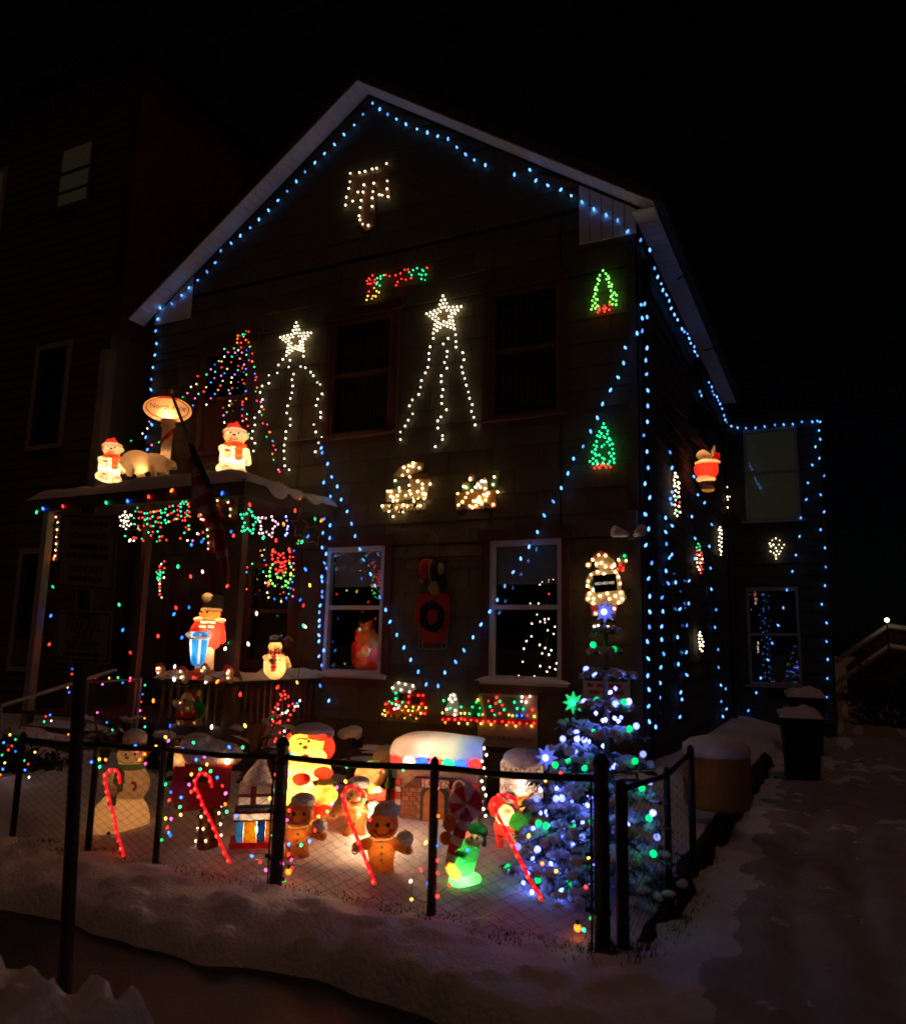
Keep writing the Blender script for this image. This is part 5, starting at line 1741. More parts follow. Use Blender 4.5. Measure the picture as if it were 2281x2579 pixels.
def bear(label, base, top, Y):
    t = stand('polar_bear_figure', label, 'bear figure', base, top, Y, group='lit bears on the porch roof')
    figure(t, [('e', 'body', (0, 0, 0.32), (0.23, 0.19, 0.33)), ('e', 'body', (-0.03, -0.02, 0.12), (0.25, 0.2, 0.13)),
               ('e', 'head', (0.01, -0.02, 0.70), (0.19, 0.16, 0.15)), ('e', 'head', (-0.01, -0.15, 0.655), (0.09, 0.07, 0.06)),
               ('e', 'head', (0.20, 0.0, 0.72), (0.045, 0.04, 0.05)), ('e', 'head', (-0.17, 0.0, 0.78), (0.04, 0.04, 0.05)),
               ('c', 'hat', (0.0, 0.02, 0.84), (0.02, 0.04, 0.97), 0.14, 0.03), ('c', 'hat', (-0.08, 0, 0.90), (-0.19, -0.05, 0.68), 0.05, 0.022),
               ('e', 'hat_brim', (0.01, -0.01, 0.80), (0.20, 0.17, 0.055)),
               ('e', 'scarf', (0.02, -0.03, 0.545), (0.20, 0.19, 0.055)), ('b', 'scarf', (0.09, -0.20, 0.40), (0.06, 0.03, 0.14), 0.02),
               ('c', 'arm', (-0.19, -0.04, 0.47), (-0.10, -0.19, 0.36), 0.07, 0.075), ('c', 'arm', (0.20, -0.02, 0.45), (0.25, -0.06, 0.25), 0.07, 0.06),
               ('e', 'foot', (-0.11, -0.17, 0.07), (0.11, 0.11, 0.08)), ('e', 'foot', (0.14, -0.12, 0.05), (0.11, 0.11, 0.07))],
           {'body': CREAM, 'head': (0.80, 0.70, 0.52), 'hat': RED, 'hat_brim': WHITEP, 'scarf': (0.72, 0.09, 0.03), 'arm': CREAM, 'foot': CREAM, 'cuff': RED, 'stripe': (0.78, 0.20, 0.03)},
           paints=[('e', 'cuff', (-0.10, -0.22, 0.40), (0.05, 0.08, 0.03)), ('e', 'cuff', (-0.10, -0.28, 0.14), (0.06, 0.06, 0.025)),
                   ('b', 'stripe', (0.09, -0.2, 0.45), (0.09, 0.08, 0.022), 0.0), ('b', 'stripe', (0.09, -0.2, 0.33), (0.09, 0.08, 0.022), 0.0), ('b', 'stripe', (-0.08, -0.18, 0.545), (0.035, 0.1, 0.07), 0.0), ('b', 'stripe', (0.15, -0.18, 0.545), (0.03, 0.1, 0.07), 0.0)],
           lamp=[((0, 0.03, 0.26), 0.035, 40, (1, 0.58, 0.28)), ((0.0, 0.02, 0.66), 0.02, 22, (1, 0.58, 0.28))], h=0.017)
    for s in (-0.075, 0.06):
        dot(t, 'eye', (s, -0.165, 0.735), 0.018, black)
    dot(t, 'nose', (-0.01, -0.215, 0.69), (0.03, 0.02, 0.018), black)
    m = MB()
    m.tube([(-0.07, -0.205, 0.63), (-0.01, -0.218, 0.60), (0.06, -0.195, 0.635)], 0.006, 4)
    m.build('mouth', black, t)
    return t
bear('lit polar bear figure in red hat at the left end of the porch roof', (217, 960), (230, 868), -1.45)
bear('lit polar bear figure in red hat at the middle of the porch roof', (463, 948), (466, 837), -1.25)

t = stand('walking_bear_figure', 'glowing cream walking polar bear figure below the oval sign', 'bear figure', (292, 951), (292, 898), -1.5, group='lit bears on the porch roof', unit=0.62)
figure(t, [('e', 'body', (-0.22, 0, 0.34), (0.34, 0.22, 0.27)), ('e', 'body', (0.14, 0, 0.36), (0.34, 0.19, 0.22)), ('e', 'head', (0.45, -0.04, 0.34), (0.17, 0.12, 0.12)), ('e', 'head', (0.575, -0.06, 0.285), (0.075, 0.06, 0.06)),
           ('e', 'ear', (0.41, -0.11, 0.45), (0.03, 0.03, 0.03)), ('c', 'leg', (-0.36, -0.10, 0.22), (-0.34, -0.12, 0.05), 0.12, 0.08), ('c', 'leg', (-0.2, 0.10, 0.22), (-0.10, 0.12, 0.05), 0.12, 0.08),
           ('c', 'leg', (0.14, -0.10, 0.24), (0.16, -0.12, 0.05), 0.09, 0.07), ('c', 'leg', (0.32, 0.06, 0.24), (0.44, 0.06, 0.05), 0.09, 0.06), ('e', 'tail', (-0.56, 0, 0.3), (0.04, 0.04, 0.05))],
       {'body': (0.80, 0.70, 0.54), 'head': (0.80, 0.70, 0.54), 'ear': (0.8, 0.7, 0.54), 'leg': (0.80, 0.70, 0.54), 'tail': (0.8, 0.7, 0.54)}, lamp=((-0.14, -0.05, 0.22), 0.03, 13, WARM), h=0.02)
dot(t, 'nose', (0.645, -0.07, 0.30), 0.02, black)
dot(t, 'eye', (0.52, -0.14, 0.37), 0.012, black)

# the oval sign
b = oY(q(327, 950), -1.1)
tp = oY(q(326, 795), -1.1)
t = thing('north_pole_sign', 'glowing oval North Pole sign on a striped post on the porch roof', 'sign', (b.x, b.y, b.z - 0.05), None, True, facing(b.x, b.y), tp.z - b.z + 0.05)
figure(t, [('e', 'sign_board', (-0.02, 0, 0.845), (0.275, 0.075, 0.160))], {'sign_board': (0.85, 0.68, 0.47), 'rim': (0.6, 0.05, 0.03)}, h=0.014, lamp=((-0.02, 0.01, 0.76), 0.018, 42, WARM),
       paints=[('b', 'rim', (-0.02, 0.0, 1.0), (0.16, 0.2, 0.025), 0.0)])
m = MB()
m.tube([(-0.02 + 0.235 * math.cos(a), -0.052, 0.845 + 0.130 * math.sin(a)) for a in [2 * math.pi * i / 40 for i in range(41)]], 0.006, 5)
m.build('border', shell((0.6, 0.03, 0.02), 0.3), t)
text_part(t, 'North Pole', (-0.02, -0.082, 0.85), 0.088, shell((0.55, 0.03, 0.02), 0.3), ext=0.004)
m = MB()
m.lathe([(0.055, 0.0), (0.06, 0.55), (0.062, 0.62), (0.085, 0.64), (0.085, 0.66), (0.075, 0.67), (0.08, 0.72)], 18)
m.build('post', shell((0.82, 0.70, 0.55), 0.5), t, smooth=True)
m = MB()
P = np.zeros((46, 3, 3))
for i in range(46):
    for j in range(3):
        a = i * 0.17 - 1.4
        z_ = 0.05 + i * 0.0118 + j * 0.036
        P[i, j] = (0.064 * math.cos(a), 0.064 * math.sin(a), min(z_, 0.61))
m.grid(P)
m.build('stripe', shell((0.65, 0.03, 0.03), 0.4), t, smooth=True)
dot(t, 'lamp', (0, 0, 0.30), 0.015, glow('inner_lamp_post', WARM, 20))

# toy soldier on the railing
t = stand('toy_soldier_figure', 'lit red-coated toy soldier figure with blue drum on the porch railing', 'soldier figure', (408, 1346), (415, 1184), PY0 + 0.04, group=GBM)
figure(t, [('c', 'leg', (0.05, 0.0, 0.05), (0.02, 0, 0.42), 0.055, 0.075), ('c', 'leg', (-0.07, 0.02, 0.05), (-0.05, 0.02, 0.42), 0.05, 0.07), ('e', 'base', (-0.02, -0.02, 0.03), (0.2, 0.13, 0.045)),
           ('b', 'coat', (0.02, 0.02, 0.50), (0.13, 0.10, 0.17), 0.05), ('e', 'coat', (0.01, 0.02, 0.62), (0.15, 0.11, 0.09)), ('c', 'sleeve', (0.14, 0.02, 0.64), (0.17, 0.0, 0.45), 0.055, 0.06),
           ('c', 'sleeve', (-0.11, -0.0, 0.64), (-0.17, -0.12, 0.53), 0.055, 0.05), ('e', 'mitten', (-0.16, -0.17, 0.49), (0.10, 0.06, 0.045)), ('e', 'mitten', (-0.01, -0.16, 0.50), (0.06, 0.05, 0.07)),
           ('e', 'epaulette', (0.14, 0, 0.685), (0.075, 0.07, 0.03)), ('e', 'epaulette', (-0.12, 0, 0.69), (0.06, 0.07, 0.03)),
           ('e', 'face', (0.015, -0.02, 0.755), (0.13, 0.11, 0.065)), ('y', 'hat', (0.04, 0.0, 0.885), 0.125, 0.085), ('e', 'hat', (0.05, 0, 0.965), (0.13, 0.12, 0.035)),
           ('e', 'plume', (-0.03, -0.08, 0.955), (0.07, 0.06, 0.065)), ('y', 'hat_band', (0.03, -0.01, 0.808), 0.132, 0.016),
           ('c', 'drum', (-0.09, -0.20, 0.20), (-0.09, -0.20, 0.42), 0.085, 0.115)],
       {'leg': CREAM, 'base': (0.7, 0.25, 0.2), 'coat': RED, 'sleeve': RED, 'mitten': WHITEP, 'epaulette': WHITEP, 'face': (0.80, 0.42, 0.10), 'hat': (0.012, 0.014, 0.01), 'plume': CREAM, 'hat_band': (0.45, 0.40, 0.3), 'drum': (0.03, 0.30, 0.70),
        'strap': WHITEP, 'braid': WHITEP}, h=0.0135,
       paints=[('b', 'strap', (-0.08, -0.2, 0.33), (0.016, 0.3, 0.18), 0.0), ('b', 'strap', (-0.185, -0.2, 0.33), (0.016, 0.3, 0.18), 0.0), ('b', 'strap', (0.02, -0.29, 0.33), (0.012, 0.09, 0.2), 0.0),
               ('b', 'braid', (0.0, -0.1, 0.655), (0.09, 0.05, 0.012), 0.0), ('b', 'braid', (-0.02, -0.12, 0.60), (0.09, 0.06, 0.012), 0.0), ('b', 'strap', (-0.09, -0.2, 0.455), (0.12, 0.15, 0.02), 0.0)],
       lamp=[((0.02, 0.03, 0.5), 0.03, 55, WARM), ((-0.09, -0.17, 0.33), 0.018, 20, (1, 0.9, 0.8)), ((0.02, 0.0, 0.75), 0.012, 34, WARM)])
for s in (-0.09, -0.02):
    dot(t, 'eye', (s, -0.118, 0.775), 0.014, black)
m = MB()
m.tube([(-0.20, -0.27, 0.455), (-0.12, -0.30, 0.445), (-0.02, -0.26, 0.47)], 0.009, 5)
m.tube([(0.02, -0.2, 0.56), (-0.03, -0.24, 0.62)], 0.009, 5)
m.build('drumstick', black, t)

# little snowman on the railing
t = stand('snowman_figure', 'small lit snowman figure in striped scarf on the right porch railing', 'snowman figure', (548, 1350), (548, 1266), PY0 + 0.45, group=GBM, turn=0.15)
figure(t, [('e', 'body', (0, 0, 0.30), (0.28, 0.22, 0.34)), ('e', 'head', (-0.03, -0.02, 0.735), (0.165, 0.15, 0.145)), ('y', 'hat', (-0.02, 0, 0.875), 0.17, 0.03), ('e', 'hat', (0.01, 0, 0.93), (0.12, 0.11, 0.09)), ('e', 'snow_cap', (-0.06, -0.03, 0.95), (0.12, 0.10, 0.07)),
           ('e', 'scarf', (-0.03, -0.02, 0.60), (0.185, 0.17, 0.045)), ('b', 'scarf', (-0.07, -0.20, 0.38), (0.045, 0.035, 0.22), 0.015), ('c', 'arm', (-0.24, -0.02, 0.48), (-0.14, -0.2, 0.38), 0.07, 0.06), ('c', 'arm', (0.25, -0.02, 0.46), (0.30, -0.1, 0.3), 0.06, 0.07), ('e', 'mitten', (-0.12, -0.22, 0.40), (0.07, 0.05, 0.06))],
       {'body': (0.82, 0.70, 0.5), 'head': (0.82, 0.70, 0.5), 'hat': (0.02, 0.02, 0.02), 'snow_cap': (0.7, 0.68, 0.66), 'scarf': (0.55, 0.03, 0.03), 'arm': (0.82, 0.7, 0.5), 'mitten': (0.03, 0.05, 0.04), 'stripe': (0.05, 0.02, 0.02)},
       paints=[('b', 'stripe', (-0.07, -0.2, z_), (0.07, 0.1, 0.014), 0) for z_ in (0.5, 0.42, 0.34, 0.26)] + [('b', 'stripe', (x_, -0.15, 0.60), (0.014, 0.1, 0.08), 0) for x_ in (-0.14, -0.05, 0.05, 0.13)],
       lamp=[((0.02, 0.03, 0.3), 0.03, 42, WARM), ((-0.03, 0, 0.72), 0.015, 45, WARM)], h=0.018)
for s in (-0.06, 0.01):
    dot(t, 'eye', (s, -0.165, 0.77), 0.014, black)
dot(t, 'nose', (0.03, -0.18, 0.745), (0.03, 0.02, 0.015), shell((0.8, 0.2, 0.05)))
m = MB()
m.tube([(-0.1, -0.155, 0.70), (-0.03, -0.172, 0.675), (0.04, -0.155, 0.70)], 0.01, 4)
m.build('mouth', black, t)
for z_ in (0.50, 0.43):
    dot(t, 'button', (0.07, -0.215, z_), 0.016, black)
m = MB()
m.box((0.20, -0.08, 0.74), (0.33, 0.04, 0.88))
m.prism([(0.17, -0.10, 0.87), (0.36, -0.10, 0.87), (0.265, -0.10, 0.96)], (0, 0.16, 0))
m.build('birdhouse', shell((0.6, 0.25, 0.1), 0.4), t)
m = MB()
m.prism([(0.15, -0.12, 0.88), (0.265, -0.12, 0.975), (0.38, -0.12, 0.88), (0.38, -0.12, 0.90), (0.265, -0.12, 1.01), (0.15, -0.12, 0.90)], (0, 0.2, 0))
m.build('birdhouse_snow', SNOW(), t)

# tall snowman in the yard, with weak inner lamps
t = stand('snowman_figure', 'tall dim snowman with green scarf and snow-topped head behind the left fence', 'snowman figure', (238, 1694), (248, 1452), Y=-4.27, group=GBM)
figure(t, [('e', 'body', (-0.01, 0, 0.24), (0.235, 0.2, 0.26)), ('e', 'chest', (0.02, 0, 0.55), (0.185, 0.165, 0.17)), ('e', 'head', (0.03, -0.01, 0.79), (0.115, 0.11, 0.11)), ('e', 'snow_cap', (0.05, 0.01, 0.93), (0.105, 0.10, 0.085)), ('y', 'hat', (0.04, 0, 0.865), 0.12, 0.02),
           ('e', 'scarf', (0.03, -0.01, 0.695), (0.125, 0.12, 0.035)), ('b', 'scarf', (-0.05, -0.155, 0.60), (0.04, 0.025, 0.09), 0.02), ('b', 'scarf', (-0.09, -0.16, 0.45), (0.035, 0.025, 0.05), 0.02), ('e', 'earmuff', (0.145, -0.03, 0.80), (0.03, 0.04, 0.045)), ('c', 'arm', (-0.15, -0.04, 0.62), (-0.10, -0.18, 0.52), 0.05, 0.045)],
       {'body': (0.78, 0.68, 0.52), 'chest': (0.80, 0.70, 0.54), 'head': (0.80, 0.70, 0.54), 'snow_cap': (0.8, 0.78, 0.77), 'hat': (0.03, 0.03, 0.02), 'scarf': (0.10, 0.22, 0.10), 'earmuff': (0.55, 0.10, 0.05), 'arm': (0.8, 0.7, 0.54)}, trans=0.45, h=0.016, lamp=[((0, 0.02, 0.28), 0.03, 4, WARM), ((0.03, 0, 0.74), 0.014, 4, WARM)])
for s in (-0.015, 0.06):
    dot(t, 'eye', (s, -0.115, 0.81), 0.010, black)
dot(t, 'nose', (0.0, -0.13, 0.785), (0.015, 0.03, 0.012), shell((0.6, 0.2, 0.05)))
dot(t, 'button', (-0.09, -0.175, 0.19), 0.016, black)
m = MB()
m.tube([(0.07, -0.17, 0.52), (0.09, -0.18, 0.55), (0.08, -0.18, 0.58), (0.05, -0.17, 0.585)], 0.012, 5)
m.build('candy_cane', shell((0.65, 0.1, 0.05), 0.3), t)

# jolly seated Santa, the brightest figure
t = stand('santa_figure', 'bright yellow-lit seated Santa figure with snow on his red hood', 'santa figure', (612, 1642), (622, 1440), group=GBM)
figure(t, [('e', 'face', (-0.04, -0.03, 0.80), (0.185, 0.15, 0.14)), ('e', 'hood', (0.155, 0.02, 0.755), (0.095, 0.12, 0.125)), ('e', 'hood', (-0.205, 0.03, 0.81), (0.055, 0.09, 0.10)), ('e', 'snow_cap', (0.015, 0.03, 0.905), (0.225, 0.17, 0.105)), ('e', 'hat_band', (0.02, -0.09, 0.87), (0.15, 0.07, 0.04)),
           ('e', 'beard', (-0.02, -0.08, 0.665), (0.19, 0.13, 0.115)), ('e', 'coat', (-0.02, 0.03, 0.52), (0.245, 0.18, 0.185)), ('c', 'sleeve', (-0.20, 0.0, 0.60), (-0.245, -0.04, 0.40), 0.065, 0.075), ('c', 'cuff', (-0.20, -0.09, 0.40), (-0.12, -0.17, 0.46), 0.075, 0.07), ('e', 'mitten', (-0.07, -0.23, 0.485), (0.09, 0.055, 0.065)),
           ('e', 'sleeve', (0.14, -0.12, 0.53), (0.10, 0.09, 0.055)), ('c', 'trousers', (-0.12, 0.0, 0.33), (0.0, -0.06, 0.14), 0.155, 0.11), ('c', 'trousers', (0.0, -0.02, 0.34), (0.20, -0.10, 0.315), 0.11, 0.095), ('c', 'trousers', (0.20, -0.10, 0.30), (0.13, -0.12, 0.18), 0.095, 0.08), ('c', 'boot', (0.16, -0.13, 0.20), (0.05, -0.13, 0.11), 0.075, 0.075), ('e', 'foot', (0.08, -0.12, 0.05), (0.15, 0.10, 0.055)), ('e', 'belt', (0.16, -0.08, 0.44), (0.13, 0.13, 0.032))],
       {'face': (0.85, 0.62, 0.20), 'hood': RED, 'snow_cap': (0.78, 0.74, 0.72), 'hat_band': (0.70, 0.04, 0.03), 'beard': (0.88, 0.76, 0.40), 'coat': (0.88, 0.72, 0.32), 'sleeve': RED, 'cuff': (0.88, 0.74, 0.36), 'mitten': RED, 'trousers': (0.88, 0.72, 0.32), 'boot': RED, 'foot': (0.85, 0.66, 0.25), 'belt': (0.02, 0.02, 0.015)},
       lamp=[((-0.03, 0.02, 0.45), 0.045, 58, (1, 0.46, 0.11)), ((-0.03, 0.0, 0.77), 0.025, 36, (1, 0.46, 0.11))], h=0.0145)
for s in (-0.10, -0.02):
    dot(t, 'eye', (s, -0.175, 0.82 + (s + 0.1) * 0.3), 0.016, black)
    m = MB()
    m.tube([(s - 0.05, -0.165, 0.855), (s, -0.178, 0.878), (s + 0.05, -0.165, 0.862)], 0.008, 4)
    m.build('eyebrow', shell((0.85, 0.7, 0.3)), t)
dot(t, 'nose', (-0.055, -0.195, 0.785), (0.03, 0.025, 0.022), shell((0.85, 0.55, 0.2)))
dot(t, 'mouth', (-0.045, -0.20, 0.705), (0.035, 0.02, 0.016), shell((0.65, 0.05, 0.03)))
dot(t, 'buckle', (0.07, -0.19, 0.44), (0.03, 0.012, 0.03), mat('brass', (0.5, 0.4, 0.1), 0.4, metal=0.8))

# gingerbread children
def ginger(label, base, top, lampk, turn=0.0):
    t = stand('gingerbread_figure', label, 'gingerbread figure', base, top, group='gingerbread figures', turn=turn)
    br = (0.50, 0.20, 0.04)
    figure(t, [('e', 'head', (0, 0, 0.70), (0.235, 0.12, 0.215)), ('e', 'snow_cap', (0.06, 0.04, 0.89), (0.20, 0.15, 0.125)), ('e', 'body', (0, 0, 0.33), (0.20, 0.13, 0.27)), ('c', 'arm', (0.12, 0, 0.46), (0.38, -0.03, 0.36), 0.085, 0.075), ('c', 'arm', (-0.12, 0, 0.46), (-0.36, -0.03, 0.40), 0.085, 0.075),
               ('c', 'leg', (0.08, 0, 0.16), (0.12, -0.02, 0.04), 0.10, 0.08), ('c', 'leg', (-0.08, 0, 0.16), (-0.12, -0.02, 0.04), 0.10, 0.08), ('e', 'arm_snow', (0.33, 0.0, 0.50), (0.13, 0.10, 0.12)), ('e', 'collar', (0, -0.02, 0.515), (0.17, 0.12, 0.035))],
           {'head': br, 'snow_cap': (0.75, 0.72, 0.74), 'body': (0.46, 0.18, 0.035), 'arm': br, 'leg': br, 'arm_snow': (0.75, 0.72, 0.74), 'collar': (0.78, 0.55, 0.25)}, h=0.018, lamp=((0, 0.0, 0.40), 0.022, lampk, WARM), trans=0.5)  # inner lamp added to an otherwise unlit figure, to brighten the yard
    m = MB()
    m.tube([(0.185 * math.cos(a), -0.088, 0.68 + 0.165 * math.sin(a)) for a in [2 * math.pi * i / 32 for i in range(33)]], 0.014, 5)
    m.build('icing', shell((0.80, 0.55, 0.28), 0.4), t, smooth=True)
    for s in (-0.075, 0.08):
        dot(t, 'eye', (s, -0.115, 0.715), (0.03, 0.018, 0.035), mat('blue_grey_eye', (0.03, 0.04, 0.07), 0.4))
        dot(t, 'cheek', (s * 1.5, -0.105, 0.63), (0.04, 0.016, 0.03), shell((0.65, 0.12, 0.02), 0.4))
    m = MB()
    m.tube([(-0.09, -0.11, 0.61), (-0.04, -0.125, 0.575), (0.04, -0.125, 0.575), (0.09, -0.11, 0.61)], 0.012, 5)
    m.build('mouth', shell((0.45, 0.05, 0.02), 0.3), t)
    for z_ in (0.42, 0.33, 0.24):
        dot(t, 'button', (0.0, -0.135, z_), 0.022, shell((0.05, 0.22, 0.08), 0.3))
    for s in (-1, 1):
        m = MB()
        m.tube([(s * 0.37 + 0.05 * math.cos(a), -0.11, 0.37 + 0.05 * math.sin(a)) for a in [2 * math.pi * i / 14 for i in range(15)]], 0.012, 5)
        m.build('icing', shell((0.8, 0.55, 0.28), 0.4), t, smooth=True)
ginger('dim gingerbread figure half hidden behind the thick fence post', (592, 1712), (590, 1578), 15)
ginger('dim gingerbread figure framed by the hook of a red candy cane', (706, 1665), (700, 1545), 15, 0.1)
ginger('nearest gingerbread figure beside the toy shop, white icing round its face', (760, 1742), (770, 1598), 20)

# figure holding a green pole behind the gingerbread
t = stand('carol_singer_figure', 'lit figure in red and white with a green pole left of the toy shop', 'elf figure', (745, 1640), (745, 1482), Y=-2.75, group=GBM)
figure(t, [('e', 'face', (-0.06, -0.02, 0.62), (0.20, 0.15, 0.17)), ('e', 'snow_cap', (0.16, 0.02, 0.86), (0.20, 0.16, 0.14)), ('e', 'hat', (0.08, 0.02, 0.76), (0.18, 0.14, 0.06)), ('c', 'hat_tail', (-0.20, 0, 0.66), (-0.32, 0, 0.42), 0.05, 0.04), ('e', 'coat', (-0.02, 0, 0.30), (0.22, 0.16, 0.17)),
           ('e', 'sleeve', (-0.08, -0.08, 0.47), (0.10, 0.08, 0.10)), ('c', 'pole', (0.17, -0.17, 0.22), (0.19, -0.17, 0.78), 0.035, 0.035), ('e', 'mitten', (0.19, -0.18, 0.52), (0.06, 0.05, 0.06)), ('b', 'leg', (0.30, 0.0, 0.27), (0.11, 0.1, 0.17), 0.04), ('e', 'base', (0.05, 0, 0.08), (0.3, 0.17, 0.08))],
       {'face': (0.80, 0.60, 0.38), 'snow_cap': (0.78, 0.75, 0.73), 'hat': (0.05, 0.3, 0.06), 'hat_tail': RED, 'coat': RED, 'sleeve': (0.80, 0.48, 0.12), 'pole': (0.03, 0.22, 0.03), 'mitten': (0.04, 0.3, 0.05), 'leg': RED, 'base': WHITEP, 'stripe': WHITEP},
       paints=[('b', 'stripe', (0.32, 0, 0.29), (0.14, 0.2, 0.035), 0), ('b', 'stripe', (0.02, -0.1, 0.44), (0.06, 0.12, 0.03), 0)], lamp=((0.0, 0.0, 0.32), 0.035, 90, WARM), h=0.017)

# elf hugging a giant candy cane
t = stand('elf_figure', 'green elf figure hugging a giant red and white candy lollipop by the fence', 'elf figure', (925, 1764), (930, 1562), group=GBM)
figure(t, [('e', 'head', (0.10, -0.06, 0.485), (0.095, 0.09, 0.085)), ('e', 'hat', (0.13, -0.03, 0.555), (0.115, 0.10, 0.075)), ('c', 'hat', (0.19, -0.02, 0.53), (0.205, -0.02, 0.42), 0.04, 0.025), ('c', 'coat', (0.06, -0.05, 0.37), (0.0, -0.05, 0.20), 0.10, 0.105), ('c', 'sleeve', (0.06, -0.10, 0.37), (-0.06, -0.14, 0.36), 0.05, 0.04), ('e', 'boots', (0.0, -0.05, 0.075), (0.155, 0.11, 0.075)), ('e', 'boots', (0.09, -0.07, 0.10), (0.09, 0.08, 0.06)), ('c', 'mitten', (-0.14, -0.10, 0.20), (-0.08, -0.12, 0.15), 0.055, 0.05)],
       {'head': (0.60, 0.36, 0.24), 'hat': (0.01, 0.13, 0.04), 'coat': (0.02, 0.28, 0.06), 'sleeve': (0.02, 0.22, 0.05), 'boots': (0.04, 0.50, 0.10), 'mitten': (0.75, 0.45, 0.06)}, lamp=((0.0, -0.03, 0.11), 0.026, 80, (1.0, 0.85, 0.4)), h=0.0125)
for s in (0.07, 0.13):
    dot(t, 'eye', (s, -0.14, 0.505), 0.012, black)
dot(t, 'nose', (0.085, -0.152, 0.48), 0.016, shell((0.6, 0.3, 0.2)))
dot(t, 'lamp', (-0.06, 0.06, 0.4), 0.02, glow('inner_lamp_post', WARM, 20))
# striped cane in sections, swirl disc on top
cane_pts = [(-0.125, -0.03, 0.13), (-0.13, -0.03, 0.24), (-0.115, -0.03, 0.33), (-0.09, -0.03, 0.42), (-0.06, -0.03, 0.50), (-0.025, -0.03, 0.58), (0.005, -0.03, 0.66), (0.02, -0.03, 0.72)]
for i in range(len(cane_pts) - 1):
    m = MB()
    m.tube([cane_pts[i], cane_pts[i + 1]], [0.066, 0.066], 12)
    m.build('cane_stripe', shell((0.62, 0.02, 0.03), 0.4) if i % 2 == 0 else shell((0.75, 0.68, 0.64), 0.4), t, smooth=True)
for i in range(9):
    a0, a1 = 2 * math.pi * i / 9 + 0.3, 2 * math.pi * (i + 1) / 9 + 0.3
    pts = [(0.01, -0.05, 0.82)] + [(0.01 + 0.175 * math.cos(a0 + (a1 - a0) * j / 4), -0.05, 0.82 + 0.175 * math.sin(a0 + (a1 - a0) * j / 4)) for j in range(5)]
    m = MB()
    m.prism(pts, (0, 0.06, 0))
    m.build('swirl_segment', shell((0.62, 0.02, 0.03), 0.4) if i % 2 == 0 else shell((0.75, 0.68, 0.64), 0.4), t)
dot(t, 'swirl_centre', (0.01, -0.06, 0.82), 0.03, shell((0.75, 0.5, 0.2)))
m = MB()
m.ball((-0.155, 0.0, 0.62), (0.075, 0.05, 0.09), 8)
m.ball((-0.19, 0.0, 0.47), (0.07, 0.05, 0.07), 8)
m.build('gingerbread_child', shell((0.65, 0.32, 0.06), 0.4), t, smooth=True)

# Santa with a sack and the workshop sign
t = stand('workshop_sign', 'white snow-capped SANTA\'S WORKSHOP sign board in the yard', 'sign', (1040, 1682), (1038, 1490), group=GBM, Y=-3.0)
figure(t, [('b', 'board', (0, 0, 0.66), (0.235, 0.07, 0.235), 0.06), ('e', 'snow_cap', (0.02, 0.0, 0.90), (0.225, 0.11, 0.115)), ('b', 'stand', (0, 0.02, 0.2), (0.17, 0.05, 0.25), 0.03)],
       {'board': (0.82, 0.78, 0.72), 'snow_cap': (0.78, 0.77, 0.8), 'stand': (0.35, 0.16, 0.06)}, lamp=((0, 0, 0.62), 0.022, 17, (1, 0.66, 0.42)), h=0.0135)
rl = shell((0.50, 0.015, 0.015), 0.3)
text_part(t, "SANTA'S", (0.0, -0.076, 0.765), 0.105, rl, ext=0.004, xs=0.95)
text_part(t, 'WORKSHOP', (0.0, -0.076, 0.60), 0.105, rl, ext=0.004, xs=0.78)
t = stand('santa_figure', 'small lit Santa figure with green sack and reindeer before the workshop sign', 'santa figure', (1016, 1690), (1020, 1574), group=GBM)
figure(t, [('e', 'hood', (-0.22, 0.0, 0.72), (0.17, 0.15, 0.19)), ('e', 'beard', (-0.08, -0.09, 0.60), (0.17, 0.11, 0.18)), ('e', 'pompom', (-0.02, -0.02, 0.92), (0.09, 0.08, 0.08)), ('e', 'coat', (-0.05, 0.03, 0.36), (0.24, 0.15, 0.20)), ('c', 'boot', (-0.17, -0.02, 0.22), (-0.17, -0.04, 0.05), 0.08, 0.06), ('c', 'trouser_cuff', (0.02, -0.03, 0.26), (0.12, -0.07, 0.08), 0.09, 0.06),
           ('e', 'sack', (0.16, -0.14, 0.50), (0.18, 0.12, 0.16)), ('e', 'mitten', (0.32, -0.14, 0.62), (0.09, 0.07, 0.09)), ('e', 'reindeer', (0.26, -0.02, 0.80), (0.16, 0.12, 0.12)), ('c', 'antler', (0.14, 0.0, 0.86), (0.06, 0.0, 0.98), 0.03, 0.02), ('c', 'antler', (0.33, 0.0, 0.88), (0.42, 0.0, 0.98), 0.03, 0.02)],
       {'hood': (0.75, 0.06, 0.04), 'beard': (0.88, 0.82, 0.68), 'pompom': WHITEP, 'coat': RED, 'boot': (0.6, 0.05, 0.03), 'trouser_cuff': (0.7, 0.62, 0.5), 'sack': (0.02, 0.26, 0.04), 'mitten': (0.02, 0.22, 0.04), 'reindeer': (0.80, 0.42, 0.06), 'antler': (0.8, 0.5, 0.1), 'face': (0.8, 0.4, 0.15)},
       paints=[('e', 'face', (-0.03, -0.19, 0.68), (0.07, 0.07, 0.045))], lamp=[((-0.05, 0.0, 0.5), 0.035, 45, WARM), ((0.22, -0.02, 0.72), 0.015, 40, WARM)], h=0.017)

